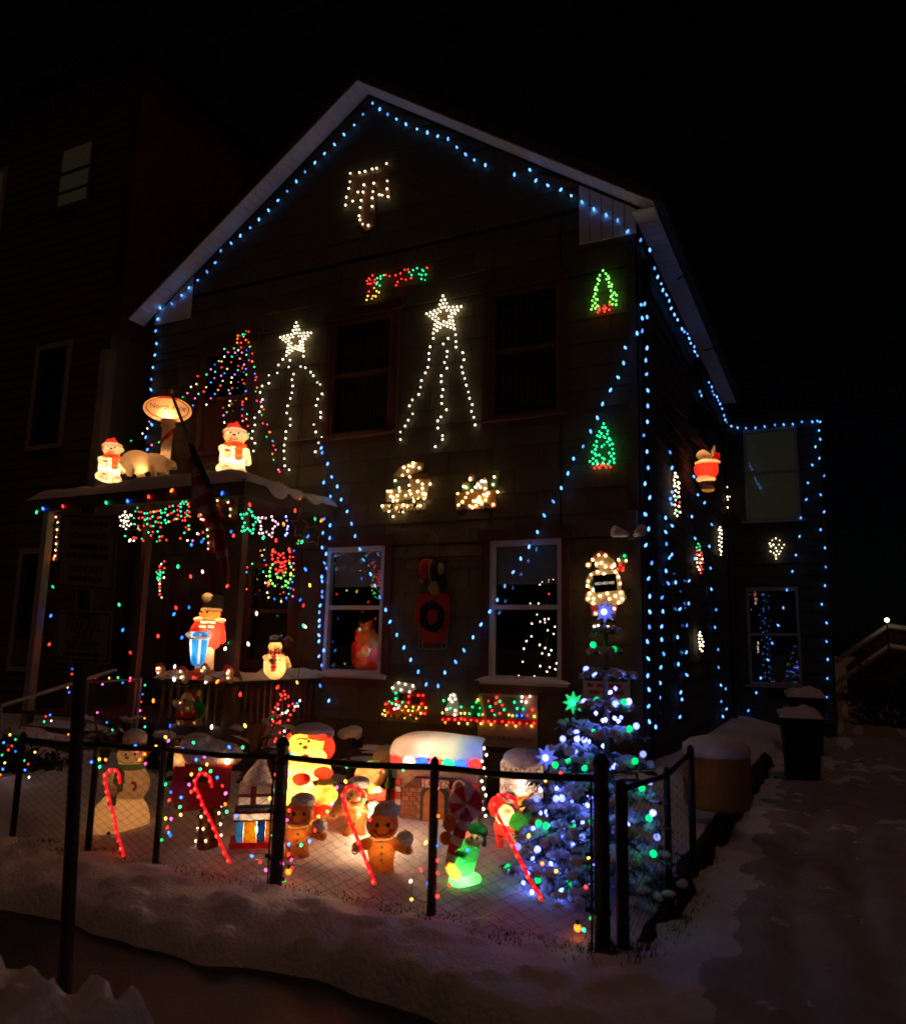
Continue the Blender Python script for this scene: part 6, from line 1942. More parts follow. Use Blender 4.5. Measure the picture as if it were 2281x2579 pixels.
# climbing Santa half seen on the side wall
b, tp = oX(q(1412, 985), 0.30), oX(q(1412, 890), 0.30)
t = thing('santa_figure', 'small lit Santa figure climbing high on the side wall', 'santa figure', (b.x - 0.02, b.y, b.z), GBM, True, facing(b.x, b.y), (tp.z - b.z) * 0.95)
figure(t, [('e', 'coat', (0.02, 0, 0.50), (0.24, 0.17, 0.22)), ('e', 'trim', (0.04, 0, 0.64), (0.26, 0.18, 0.06)), ('e', 'beard', (0.0, 0, 0.80), (0.17, 0.14, 0.13)), ('c', 'sleeve', (0.17, 0, 0.66), (0.24, -0.02, 0.78), 0.07, 0.06), ('c', 'mitten', (0.17, -0.02, 0.86), (0.19, -0.02, 0.98), 0.045, 0.025), ('e', 'trousers', (0.0, 0, 0.30), (0.20, 0.15, 0.07)), ('e', 'boot', (0.02, 0, 0.20), (0.16, 0.12, 0.07)), ('e', 'foot', (0.04, -0.02, 0.09), (0.14, 0.11, 0.07))],
       {'coat': RED, 'trim': CREAM, 'beard': CREAM, 'sleeve': RED, 'mitten': CREAM, 'trousers': CREAM, 'boot': (0.02, 0.02, 0.02), 'foot': (0.6, 0.5, 0.35)}, lamp=((0.02, 0.02, 0.5), 0.03, 26, WARM), h=0.02)

for y0, w_, h_ in HANG:
    figure(porch, [('e', 'hanging_snow', (PX1 + 0.165, y0, 3.53), (0.045, w_, 0.05)), ('e', 'hanging_snow', (PX1 + 0.165, y0, 3.50), (0.035, w_ * 0.55, h_)), ('e', 'hanging_snow', (PX1 + 0.165, y0 - w_ * 0.35, 3.50), (0.03, w_ * 0.3, h_ * 0.6))], {'hanging_snow': (0.8, 0.8, 0.8)}, h=0.016, k=0.03)
# ------------------------------------------------------------------ mailbox, gifts, toy shop
b = on_ground(q(408, 1690))
tz = oY(q(390, 1446), b.y).z
t = thing('santa_mailbox', 'snow-heaped red mailbox on a log post wound with warm lights', 'mailbox', (b.x, b.y, b.z - 0.04), None, True, facing(b.x, b.y), tz - b.z)
m = MB()
pts = [(-0.29, 0.53), (-0.24, 0.40), (-0.18, 0.36), (0.17, 0.40), (0.20, 0.46), (0.20, 0.72), (-0.27, 0.72)]
m.prism([(x - 0.02, -0.14, z_) for x, z_ in pts], (0, 0.30, 0))
m.build('box', shell((0.42, 0.02, 0.02), 0.15), t)
m = MB()
m.prism([(-0.20, -0.153, 0.60), (0.05, -0.153, 0.60), (0.05, -0.153, 0.64), (-0.20, -0.153, 0.64)], (0, 0.012, 0))
m.build('slot', mat('dark_green_paint', (0.015, 0.05, 0.02), 0.5), t)
figure(t, [('e', 'snow_cap', (-0.04, 0, 0.82), (0.23, 0.17, 0.12)), ('e', 'snow_cap', (-0.12, 0.0, 0.90), (0.14, 0.14, 0.09)), ('e', 'snow_cap', (0.14, 0, 0.80), (0.13, 0.13, 0.10))], {'snow_cap': (0.78, 0.75, 0.72)}, h=0.02, trans=0.15)
m = MB()
m.box((-0.30, -0.09, 0.70), (-0.21, 0.0, 0.88))
m.build('lantern', shell((0.8, 0.7, 0.55), 0.5), t)
dot(t, 'lamp', (0.14, -0.145, 0.76), 0.022, glow('inner_lamp_post', WARM, 160))
dot(t, 'lamp', (-0.255, -0.045, 0.78), 0.018, glow('inner_lamp_post', WARM, 160))
m = MB()
m.lathe([(0.085, -0.03), (0.095, 0.05), (0.085, 0.2), (0.09, 0.3), (0.08, 0.40)], 14, Matrix.Translation((0.03, 0, 0)))
m.build('post', mat('log_bark', (0.22, 0.10, 0.04), 0.85, 0.4, 14, 0.6), t, smooth=True)
pts = [(0.03 + 0.105 * math.cos(a), 0.105 * math.sin(a), 0.04 + 0.012 * i) for i, a in enumerate([0.75 * k_ for k_ in range(28)])]
m = MB()
m.tube(pts, 0.005, 4)
cd = m.build('light_cord', DARK(), t)
for p_ in pts[::2]:
    o = put('bulb', bulb_mesh('mini', 'a'), t)
    o.location = p_

b = on_ground(q(503, 1690))
tz = oY(q(512, 1508), b.y).z
t = thing('gift_tower', 'lit tower of stacked gift boxes with a snow-heaped top behind the fence', 'gift tower', (b.x, b.y, b.z - 0.02), None, True, facing(b.x, b.y), tz - b.z)
WH = shell((0.85, 0.80, 0.76), 0.55)
def gbox(name, lo, hi, m_):
    mm = MB()
    mm.box(lo, hi)
    return mm.build(name, m_, t)
redl, drk = shell(RED, 0.5), shell((0.20, 0.02, 0.03), 0.3)
gbox('drum_base', (-0.25, -0.22, 0.0), (0.19, 0.2, 0.055), WH)
gbox('red_band', (-0.25, -0.22, 0.056), (0.20, 0.2, 0.115), redl)
cols5 = [(0.10, 0.42, 0.70), (0.85, 0.62, 0.05), (0.02, 0.10, 0.22), (0.85, 0.55, 0.05)]
xs5 = [-0.19, -0.10, 0.04, 0.14, 0.225]
for i in range(4):
    gbox('coloured_panel', (xs5[i], -0.19, 0.116), (xs5[i + 1] - 0.006, -0.182, 0.34), shell(cols5[i], 0.6))
gbox('panel_back', (-0.19, 0.0, 0.116), (0.225, 0.17, 0.34), WH)
gbox('panel_side', (0.219, -0.182, 0.116), (0.225, 0.0, 0.34), shell((0.85, 0.55, 0.05), 0.6))
gbox('panel_side', (-0.19, -0.182, 0.116), (-0.184, 0.0, 0.34), shell((0.10, 0.42, 0.7), 0.6))
gbox('trim', (-0.215, -0.21, 0.341), (0.24, 0.19, 0.362), drk)
gbox('lid', (-0.225, -0.22, 0.363), (0.235, 0.2, 0.425), WH)
dot(t, 'lamp', (0.0, -0.02, 0.394), 0.015, glow('inner_lamp_gift', (1, 0.62, 0.34), 420))
gbox('trim', (-0.215, -0.21, 0.426), (0.23, 0.19, 0.442), drk)
dot(t, 'lamp', (0.02, -0.09, 0.23), 0.03, glow('inner_lamp_gift', (1, 0.62, 0.34), 420))
gbox('ledge', (-0.17, -0.17, 0.4425), (0.20, 0.16, 0.475), shell((0.45, 0.4, 0.36), 0.2))
gbox('green_band', (-0.165, -0.165, 0.4755), (0.205, 0.15, 0.52), shell((0.02, 0.20, 0.04), 0.3))
gbox('gift_box', (-0.18, -0.18, 0.5205), (0.215, 0.17, 0.72), shell((0.80, 0.74, 0.70), 0.4))
dot(t, 'lamp', (0.02, 0.0, 0.60), 0.02, glow('inner_lamp_gift_top', (1, 0.6, 0.35), 400))
rb = shell((0.25, 0.03, 0.03), 0.2)
gbox('ribbon', (-0.05, -0.186, 0.522), (0.015, -0.1805, 0.718), rb)
gbox('ribbon', (-0.181, -0.184, 0.60), (0.216, -0.1802, 0.635), rb)
gbox('ribbon', (0.17, -0.186, 0.522), (0.195, -0.1805, 0.718), rb)
figure(t, [('c', 'snow_cap', (0.02, 0, 0.76), (0.05, 0, 0.96), 0.17, 0.06)], {'snow_cap': (0.72, 0.60, 0.56)}, h=0.02, trans=0.2)

b = on_ground(q(855, 1692))
b = Vector((-0.86, -3.25, 0.0))
b.z = float(gh(b.x, b.y)) - 0.02
c0, c1 = oY(q(787, 1690), b.y), oY(q(955, 1690), b.y)
tz = oY(q(870, 1463), b.y).z
WID = c1.x - c0.x
t = thing('toy_shop', 'little brick TOYS shop with a thick snow roof and a row of coloured lamps', 'toy house', ((c0.x + c1.x) / 2, b.y, b.z), None, True, facing(b.x, b.y) * 0.55, 1.0)
HT = tz - b.z
w2 = WID / 2 * 0.93
wz = HT * 0.60
brickm = [mat('toy_brick_%d' % i, c_, 0.8, 0.2, 30) for i, c_ in enumerate([(0.30, 0.10, 0.05), (0.36, 0.14, 0.07), (0.26, 0.09, 0.05)])]
m = MB()
m.box((-w2 + 0.01, 0.012, 0), (w2 - 0.01, 0.42, wz))
m.build('wall', mat('toy_mortar', (0.38, 0.25, 0.16), 0.9), t)
bw, bh = 0.062, 0.034
z_ = 0.005
r_ = 0
dw = 0.11
while z_ < wz * 0.62:
    x_ = -w2 + (bw / 2 if r_ % 2 else 0)
    while x_ < w2 - 0.02:
        xe = min(x_ + bw - 0.005, w2)
        if not (abs((x_ + xe) / 2 + 0.02) < dw + 0.03 and z_ < 0.30):
            m = MB()
            m.box((x_, 0.0, z_), (xe, 0.013, z_ + bh - 0.005))
            m.build('brick', random.choice(brickm), t)
        x_ += bw
    z_ += bh
    r_ += 1
m = MB()
arch = [(-dw - 0.02, 0.0), (dw - 0.02, 0.0), (dw - 0.02, 0.19)] + [(-0.02 + dw * math.cos(a), 0.19 + 0.09 * math.sin(a)) for a in [math.pi * i / 8 for i in range(1, 8)]] + [(-dw - 0.02, 0.19)]
m.prism([(x, -0.012, z) for x, z in arch], (0, 0.02, 0))
m.build('door_frame', mat('toy_dark', (0.03, 0.022, 0.02), 0.6), t)
m = MB()
m.prism([(x * 0.78 - 0.004, -0.016, z * 0.88) for x, z in arch], (0, 0.0035, 0))
dr = m.build('door', mat('toy_orange', (0.45, 0.14, 0.04), 0.6), t)
m = MB()
m.prism([(-0.02, -0.022, 0.0), (0.03, -0.022, 0.02), (0.02, -0.022, 0.09), (-0.03, -0.022, 0.14), (-0.055, -0.022, 0.06)], (0, 0.005, 0))
m.build('painted_figure', mat('toy_tan', (0.55, 0.25, 0.12), 0.6), dr)
m = MB()
m.prism([(-w2 * 0.78, -0.02, wz * 0.60), (w2 * 0.78, -0.02, wz * 0.60), (w2 * 0.5, -0.02, wz * 0.80), (-w2 * 0.5, -0.02, wz * 0.80)], (0, 0.03, 0))
m.build('canopy', mat('toy_dark_red', (0.10, 0.02, 0.02), 0.6), t)
m = MB()
m.box((-0.115, -0.034, wz * 0.625), (0.105, -0.021, wz * 0.775))
sb = m.build('sign', mat('toy_white', (0.6, 0.5, 0.42), 0.6), t)
text_part(sb, 'TOYS', (-0.005, -0.036, wz * 0.70), 0.095, mat('toy_red_letters', (0.35, 0.02, 0.02), 0.6))
for s in (-1, 1):
    for k_ in range(6):
        m = MB()
        m.box((s * (w2 - 0.03) - 0.022, -0.02, k_ * wz / 8 + 0.004), (s * (w2 - 0.03) + 0.022, 0.0, (k_ + 1) * wz / 8 - 0.004))
        m.build('candy_stripe', mat('toy_red', (0.40, 0.03, 0.03), 0.6) if k_ % 2 else mat('toy_white', (0.6, 0.5, 0.42)), t)
m = MB()
m.tube([(w2 * 0.55 + 0.05 * math.cos(a), -0.03, wz * 0.60 + 0.075 * math.sin(a)) for a in [2 * math.pi * i / 18 for i in range(19)]], 0.012, 5)
m.build('wreath', mat('toy_pale_wreath', (0.5, 0.35, 0.25), 0.7), t)
# roof of snow: thick, rounded front edge
n1, n2 = 26, 22
P = np.zeros((n1, n2, 3))
for i in range(n1):
    u = i / (n1 - 1)
    for j in range(n2):
        a = -0.5 + 2.3 * j / (n2 - 1)
        eu = 1 - abs(2 * u - 1) ** 7
        x = (-1 + 2 * u) * w2 * 1.10
        y = 0.15 - 0.26 * math.cos(a) * (0.85 + 0.15 * eu)
        zz = wz + 0.10 + (HT - wz - 0.12) * max(math.sin(a) * 0.9 + 0.12, -0.2) * (0.78 + 0.22 * eu)
        P[i, j] = (x * (1 - 0.06 * max(0, math.sin(a))), y, zz + 0.01 * math.sin(7 * u + 3 * a))
m = MB()
m.grid(P)
m.build('snow_roof', shell((0.80, 0.79, 0.80), 0.5, 0.02), t, smooth=True)
for i, c_ in enumerate(['a', 'o', 's', 's', 'a', 's', 'e', 'b']):
    o = put('bulb', bulb_mesh('globe', c_), t)
    o.data = MB().lathe([(0.003, 0.03), (0.022, 0.02), (0.03, 0.0), (0.022, -0.02), (0.003, -0.03)], 8).mesh('bulb', glow('roof_bulb_%s' % c_, BC[c_][0], BC[c_][1] * 2.2), smooth=True)
    o.location = (-w2 * 0.85 + 2 * w2 * 0.85 * i / 7, -0.02, HT - 0.16)
m = MB()
m.box((-w2 * 1.05, -0.06, wz + 0.002), (w2 * 1.05, 0.42, wz + 0.10))
m.build('eave', mat('toy_dark_red', (0.10, 0.02, 0.02)), t)
LC = ['r', 'w', 'b', 'o', 'g', 'b', 'r']
for i, c_ in enumerate(LC):
    x = -w2 * 0.92 + 2 * w2 * 0.92 * i / (len(LC) - 1)
    k_, s_ = BC[c_]
    m = MB()
    m.ball((x, -0.085, wz + 0.045), (0.052, 0.045, 0.048), 8)
    lm = m.build('lamp_cover', shell([min(0.9, 0.30 + 0.65 * v) for v in k_], 0.9), t, smooth=True)
    dot(lm, 'bulb', (x, -0.09, wz + 0.045), 0.017, glow('shop_lamp_%s' % c_, k_, s_ * 8.0))
# string of white lights down its right side
m = MB()
pts = [Vector((w2 * 1.13 + 0.02 * math.sin(i * 2.1), -0.08 + 0.01 * (i % 3), HT * 0.86 - i * HT * 0.075)) for i in range(11)]
m.tube(pts, 0.004, 4)
m.build('light_cord', DARK(), t)
for p_ in pts:
    o = put('bulb', bulb_mesh('mini', 'w'), t)
    o.location = p_

# ------------------------------------------------------------------ rope-light candy canes
CANES = [('red rope-light candy cane in front of the tall dim snowman', (0, 1900, 3.01), '945,800 930,735 902,645 878,560 867,467 852,425 838,382 820,298 808,257 797,168 820,130 846,113 886,125 905,160 907,225', -4.67),
         ('red rope-light candy cane crossing the mailbox post', (0, 1900, 3.01), '1745,825 1700,737 1660,650 1622,557 1578,467 1537,383 1505,298 1480,255 1478,207 1500,163 1533,142 1565,150 1597,190 1605,255', -4.62),
         ('red rope-light candy cane hooked round a gingerbread face', (600, 1900, 3.01), '1035,990 1018,935 980,838 943,740 905,648 865,555 828,460 812,413 793,358 795,300 815,258 860,240 905,260 937,300 945,350', -4.62),
         ('red rope-light candy cane leaning before the snowy fir trees', (1200, 1900, 3.01), '495,1110 470,1052 407,960 357,855 308,760 258,655 190,520 150,450 135,370 170,310 230,305 290,345 305,400', -4.62)]
ropem = shell((0.75, 0.02, 0.03), 0.75)
for lab, (x0, y0, z0), s, Yc in CANES:
    v = [float(a) for a in s.replace(',', ' ').split()]
    P = [oY((x0 + v[i] / z0, y0 + v[i + 1] / z0), Yc) for i in range(0, len(v), 2)]
    t = thing('candy_cane_light', lab, 'candy cane', P[0], 'red candy canes along the fence')
    m = MB()
    m.tube(P, 0.011, 8)
    m.build('tube', glow('red_rope_glow', (1.0, 0.008, 0.015), 0.75), t, smooth=True)
    # bulbs at even spacing along the tube
    acc, nxt = 0.0, 0.02
    for a, b2 in zip(P[:-1], P[1:]):
        L = (b2 - a).length
        while nxt < acc + L:
            p_ = a.lerp(b2, (nxt - acc) / L) + Vector((0, -0.012, 0))
            put_bulb(t, p_, 'mini', 'r', 0.3)
            nxt += 0.062
        acc += L

# bare spotlight bulb between the gingerbread figures, and loose bulbs lying in the snow
c = oY(q(744, 1632), -3.9)
t = thing('spotlight', 'bare glaring white spotlight bulb between two gingerbread figures', 'lamp', (c.x, c.y, float(gh(c.x, c.y))))
dot(t, 'bulb', c, 0.034, glow('spot_bulb', (1.0, 0.58, 0.28), 135))
m = MB()
m.tube([(c.x, c.y + 0.03, float(gh(c.x, c.y)) - 0.04), c + Vector((0, 0.03, -0.03))], 0.012, 6)
m.build('stake', DARK(), t)
for lab, pp_, c_ in (('orange bulb lying in the snow at the foot of the thick fence post', (726, 2196), 'o'), ('green bulb lying in the snow at the foot of the thick fence post', (713, 2226), 'e'), ('orange bulb lying in the snow at the foot of the corner post', (1454, 2338), 'o')):
    p_ = oY(pp_, FY + 0.10)
    t = thing('ground_bulb', lab, 'light bulb', p_, 'loose bulbs lying along the fence foot')
    o = put('bulb', bulb_mesh('globe', c_), t)
    o.location = p_
    m = MB()
    m.lathe([(0.010, 0.015), (0.011, 0.04)], 8, Matrix.Translation(p_))
    m.build('socket', DARK(), t)

# ------------------------------------------------------------------ snowy artificial fir trees with globe lights
def star_topper(t, c, R, colk):
    k_, s_ = BC[colk]
    pts = []
    for i in range(16):
        a = math.pi / 2 + math.pi * i / 8
        r = R if i % 2 == 0 else R * 0.5
        pts.append(c + Vector((r * math.cos(a), -0.02, r * math.sin(a))))
    m = MB()
    m.prism(pts, (0, 0.02, 0))
    st = m.build('star_topper', glow('star_%s' % colk, k_, 0.55), t)
    dot(st, 'bulb', c + Vector((0, -0.035, 0)), 0.022, bulb_mesh('globe', colk).materials[0])

needle = mat('fir_needles', (0.02, 0.055, 0.03), 0.8, 0.4)
dust = mat('snow_dusted_needles', (0.30, 0.36, 0.38), 0.8, 0.3)
def fir(label, base, top, tiers, starc, axis_px, Y):
    b = oY(q(*base), Y)
    tp = oY(q(*top), b.y)
    t = thing('christmas_tree', label, 'christmas tree', (b.x, b.y, b.z), 'snowy lit trees by the corner post')
    ax_ = lambda z: Vector((b.x + (tp.x - b.x) * (z - b.z) / (tp.z - b.z), b.y, z))
    m = MB()
    m.tube([ax_(b.z - 0.1), ax_(tp.z)], [0.03, 0.012], 8)
    m.build('trunk', WOOD(), t)
    fo, fd, sn, wr_ = MB(), MB(), MB(), MB()
    for (ypx, rpx) in tiers:
        z = oY(q(axis_px, ypx), b.y).z
        R = rpx / 1577.0 * (b - CAM).length
        c = ax_(z)
        n = max(7, int(10 * R / 0.12))
        for i in range(n):
            a = 2 * math.pi * i / n + random.uniform(-0.2, 0.2)
            L = R * random.uniform(0.8, 1.08)
            d = Vector((math.cos(a), math.sin(a), 0))
            tip = c + d * L + Vector((0, 0, -0.20 * L - 0.01))
            wr_.tube([c + Vector((0, 0, 0.02)), tip], 0.004, 3)
            for k_ in range(44):
                u = random.random() ** 0.6
                p = c.lerp(tip, u)
                side = Vector((-d.y, d.x, 0)) * random.uniform(-1, 1) + d * random.uniform(0.2, 1.0) + Vector((0, 0, random.uniform(-0.7, 0.3)))
                side.normalize()
                l = random.uniform(0.03, 0.065)
                w_ = side.cross(Vector((0, 0, 1)))
                if w_.length < 0.01:
                    continue
                w_ = w_.normalized() * 0.007
                (fo if random.random() < 0.5 else fd).add([p - w_, p + w_, p + side * l], [(0, 1, 2)])
            # snow pad on the branch
            for k_ in range(random.choice((1, 2, 2, 3))):
                u = random.uniform(0.35, 0.98)
                p = c.lerp(tip, u) + Vector((random.gauss(0, 0.012), random.gauss(0, 0.012), 0.006))
                r = random.uniform(0.014, 0.034) + 0.05 * R
                hh = random.uniform(0.7, 1.3)
                sn.lathe([(r * 0.4, -0.014), (r, -0.003), (r * 0.95, 0.010 * hh), (r * 0.6, 0.024 * hh), (0.002, 0.030 * hh)], 8, Matrix.Translation(p) @ Matrix.Rotation(random.uniform(0, 3), 4, 'Z') @ Matrix.Rotation(random.uniform(-0.5, 0.5), 4, 'X') @ Matrix.Diagonal((1.0, random.uniform(0.5, 0.9), 1, 1)))
    wr_.build('branches', mat('green_wire', (0.03, 0.06, 0.035), 0.6), t, kind='stuff')
    fo.build('needles', needle, t, kind='stuff')
    fd.build('dusted_needles', dust, t, kind='stuff')
    sn.build('snow_cap', SNOW(), t, smooth=True, kind='stuff')
    star_topper(t, tp, 0.075, starc)
    return t, b
T1, B1 = fir('tallest snowy lit fir beside the corner post, blue-white star on top', (1214, 1812), (1208, 1222),
             [(1255, 26), (1295, 34), (1338, 46), (1398, 58), (1452, 72), (1508, 84), (1560, 100), (1615, 114), (1670, 124), (1725, 132), (1775, 136)], 'u', 1212, -3.85)
T2, B2 = fir('middle snowy lit fir with a green star, left of the tallest fir', (1148, 1800), (1145, 1403),
             [(1440, 34), (1485, 50), (1540, 66), (1600, 80), (1660, 92), (1720, 100), (1770, 104)], 'g', 1147, -3.80)
T3, B3 = fir('lowest snowy lit fir with a blue-white star, nearest the workshop sign', (1098, 1835), (1092, 1512),
             [(1552, 36), (1600, 54), (1655, 70), (1710, 84), (1765, 92), (1805, 98)], 'u', 1095, -4.08)
for key, c_ in (('blues', 'u'), ('greens', 'e')):
    for x, y, _ in pts_of(key, c_):
        dx = x / 1.2616
        dy = y / 1.2616
        if dx < 1122 and dy > 1500:
            t, bb = T3, B3
        elif dx < 1172 and dy > 1405:
            t, bb = T2, B2
        else:
            t, bb = T1, B1
        rr = max(0.0, (dy - 1230) / 590.0) * 0.34
        put_bulb(t, oY((x, y), bb.y - rr * random.uniform(0.45, 0.9)), 'globe', c_, 0.5)

for t, bb, H_ in ((T1, B1, 1.35), (T2, B2, 0.95), (T3, B3, 0.75)):       # added blue bulbs, hidden among the branches to tint the snow around
    for i in range(34):
        u = random.random() ** 0.7
        a, r = random.uniform(0, 2 * math.pi), (0.06 + 0.30 * u) * random.uniform(0.5, 1.0)
        put_bulb(t, Vector((bb.x + r * math.cos(a), bb.y + r * math.sin(a), bb.z + 0.06 + H_ * (1 - u))), 'mid', 'v')

# ------------------------------------------------------------------ posters and notices on the wall
pc = C('t', '308,440 757,455 740,850 303,840')
P = [FR(p) for p in pc]
x0, x1, z0, z1 = P[0].x, P[1].x, P[3].z, P[0].z
t = thing('poster', 'pale weathered poster reading PROUD TO BE AN AMERICAN under the right window', 'poster', ((x0 + x1) / 2, -0.03, z0))
m = MB()
m.box((x0, -0.03, z0), (x1, -0.018, z1))
m.build('sheet', mat('poster_paper', (0.50, 0.40, 0.33), 0.7, 0.12, 5), t)
m = MB()
m.prism([(x0 + 0.05, -0.033, z1 - 0.03), (x1 - 0.15, -0.033, z1 - 0.03), (x1 - 0.25, -0.033, z0 + 0.45 * (z1 - z0)), (x0 + 0.12, -0.033, z0 + 0.5 * (z1 - z0))], (0, 0.002, 0))
m.build('printed_picture', mat('grey_print', (0.16, 0.15, 0.15), 0.7, 0.5, 12), t)
text_part(t, 'PROUD TO BE AN AMERICAN', ((x0 + x1) / 2, -0.032, z0 + 0.17 * (z1 - z0)), 0.062, mat('blue_black_ink', (0.05, 0.05, 0.09), 0.6), ext=0.0006, xs=0.78)
for xx in (x0 + 0.02, x1 - 0.02):
    for zz in (z0 + 0.02, z1 - 0.02):
        dot(t, 'nail', (xx, -0.032, zz), 0.006, BLACKP(), 5)
pc = C('t', '1108,270 1460,268 1452,560 1100,560')
P = [oY(p, -0.04) for p in pc]
x0, x1, z0, z1 = P[0].x, P[1].x, P[3].z, P[0].z
t = thing('notice_board', 'small white notice with red lettering half hidden behind the tallest fir', 'notice', ((x0 + x1) / 2, -0.04, z0))
m = MB()
m.box((x0, -0.04, z0), (x1, -0.02, z1))
m.build('board', mat('notice_white', (0.65, 0.62, 0.6), 0.6, 0.08), t)
m = MB()
m.box((x0 + 0.02, -0.044, z1 - 0.11), (x1 - 0.02, -0.041, z1 - 0.02))
m.build('header', mat('notice_dark_blue', (0.02, 0.025, 0.06), 0.6), t)
m = MB()
for r_, n_ in ((0, 4), (1, 3), (2, 4)):
    zz = z1 - 0.18 - 0.075 * r_
    xx = x0 + 0.05 + 0.02 * r_
    for i in range(n_):
        L = random.uniform(0.08, 0.15)
        m.box((xx, -0.044, zz), (min(xx + L, x1 - 0.03), -0.041, zz + 0.04))
        xx += L + 0.03
        if xx > x1 - 0.1:
            break
m.build('faded_print', kind='stuff', parent=t, m=mat('notice_red', (0.45, 0.05, 0.05), 0.6))

# penguin riding a red sleigh panel, hung between the lower windows
SP2 = lambda p: oY(p, -0.09)
cc = lambda s: [(1000 + float(a.split(',')[0]) / 7.3, 1380 + float(a.split(',')[1]) / 7.3) for a in s.split()]
c0 = SP2(cc('640,1300')[0])
t = thing('sleigh_panel_decoration', 'unlit red sleigh panel with dark wreath and red-hatted penguin on the wall', 'wall decoration', c0)
rdm = mat('faded_red_cloth', (0.33, 0.03, 0.02), 0.8, 0.2)
plate(t, 'sleigh', cc('380,870 520,830 860,830 950,890 960,1010 940,1380 880,1480 875,1750 425,1750 415,1450 310,1350 320,1180 375,1050'), SP2, rdm, 0.01, 0.03)
ring = [cc('%f,%f' % (650 + 170 * math.cos(a), 1270 + 215 * math.sin(a)))[0] for a in [2 * math.pi * i / 28 for i in range(29)]]
rp = [SP2(p) for p in ring]
m = MB()
m.tube(rp, 0.035, 6)
wrt = m.build('wreath', mat('dark_wreath', (0.02, 0.035, 0.02), 0.9, 0.4), t)
m = MB()
for p in rp:
    leafy(m, p + Vector((0, -0.01, 0)), (0.05, 0.04, 0.05), 40, 0.05)
m.build('wreath_leaves', mat('dark_wreath', (0.02, 0.035, 0.02)), wrt, kind='stuff')
m = MB()
fr = [SP2(p) for p in cc('410,1450 395,1860 900,1860 930,1450')]
m.tube(fr, 0.008, 5)
m.tube([SP2(p) for p in cc('400,1750 460,1750 475,1850')], 0.006, 4)
m.tube([SP2(p) for p in cc('900,1750 800,1750 840,1850')], 0.006, 4)
m.build('wire_frame', GALV(), t)
for nm, cpx, r, m_ in (('head', '650,420', (0.13, 0.07, 0.14), mat('penguin_black', (0.012, 0.012, 0.012), 0.8)), ('hat', '520,380', (0.10, 0.08, 0.14), rdm), ('hat_brim', '620,420', (0.035, 0.075, 0.15), mat('penguin_cream', (0.35, 0.25, 0.14), 0.8)),
                       ('cheek', '780,400', (0.05, 0.05, 0.09), mat('penguin_cream', (0.35, 0.25, 0.14))), ('breast', '690,740', (0.10, 0.06, 0.10), mat('penguin_cream', (0.35, 0.25, 0.14))), ('wing', '800,640', (0.07, 0.05, 0.13), mat('penguin_black', (0.012, 0.012, 0.012))), ('pompom', '445,600', (0.03, 0.03, 0.03), mat('penguin_cream', (0.35, 0.25, 0.14)))):
    dot(t, nm, SP2(cc(cpx)[0]) + Vector((0, 0.02, 0)), r, m_, 10)

# snow-topped yard lantern box left of the toy shop
b = oY(q(697, 1560), -2.4)
t = thing('lantern_box', 'dark box lantern with a lump of snow on top, beside the seated Santa', 'lantern', (b.x, b.y, float(gh(b.x, b.y))))
c0, c1 = oY(q(680, 1492), -2.4), oY(q(714, 1472), -2.4)
m = MB()
m.box((c0.x, -2.5, c0.z), (c1.x, -2.3, c1.z))
m.build('box', BLACKP(), t)
m = MB()
m.tube([((c0.x + c1.x) / 2, -2.4, float(gh(b.x, -2.4)) - 0.05), ((c0.x + c1.x) / 2, -2.4, c0.z)], 0.018, 6)
m.build('post', BLACKP(), t)
sc_ = figure(t, [('e', 'snow_cap', (0, 0, 0), (0.12, 0.12, 0.07)), ('e', 'snow_cap', (0.05, 0, 0.04), (0.08, 0.09, 0.05))], {'snow_cap': (0.78, 0.76, 0.74)}, h=0.018, trans=0.1)['snow_cap']
sc_.location = ((c0.x + c1.x) / 2, -2.4, c1.z + 0.02)

# ------------------------------------------------------------------ trinkets on the porch rail and skirt
RL = lambda p: oY(p, PY0 - 0.07)
t = thing('santa_face_garland', 'row of small clear plastic Santa heads along the front porch railing', 'garland', RL(q(400, 1345)))
cl, rd = shell((0.75, 0.62, 0.42), 0.5), shell((0.65, 0.10, 0.05), 0.5)
pp = []
for (x, y) in ((322, 1338), (368, 1345), (412, 1340), (458, 1344)):
    c = RL(q(x, y))
    pp.append(c)
    m = MB()
    m.ball(c, (0.065, 0.03, 0.07), 8)
    h = m.build('face', cl, t, smooth=True)
    m = MB()
    m.ball(c + Vector((-0.03, -0.01, 0.055)), (0.055, 0.03, 0.04), 7)
    m.build('hat', rd, h, smooth=True)
    m = MB()
    m.ball(c + Vector((0.02, 0.0, -0.08)), (0.05, 0.03, 0.04), 7)
    m.build('beard', cl, h, smooth=True)
    for k_ in range(3):
        o = put('bulb', bulb_mesh('mini', 'a'), h)
        o.location = c + Vector((random.uniform(-0.04, 0.05), -0.045, random.uniform(-0.08, 0.05)))
m = MB()
m.tube([p + Vector((0, 0.03, -0.05 - 0.06 * (i % 2))) for i, p in enumerate(pp)], 0.005, 4)
m.build('cord', DARK(), t)
MK = lambda p: oY(p, PY0 - 0.06)
t = thing('santa_panel_light', 'lit clear plastic Santa panel with green wreath hung on the porch skirt', 'light figure', MK(q(375, 1420)))
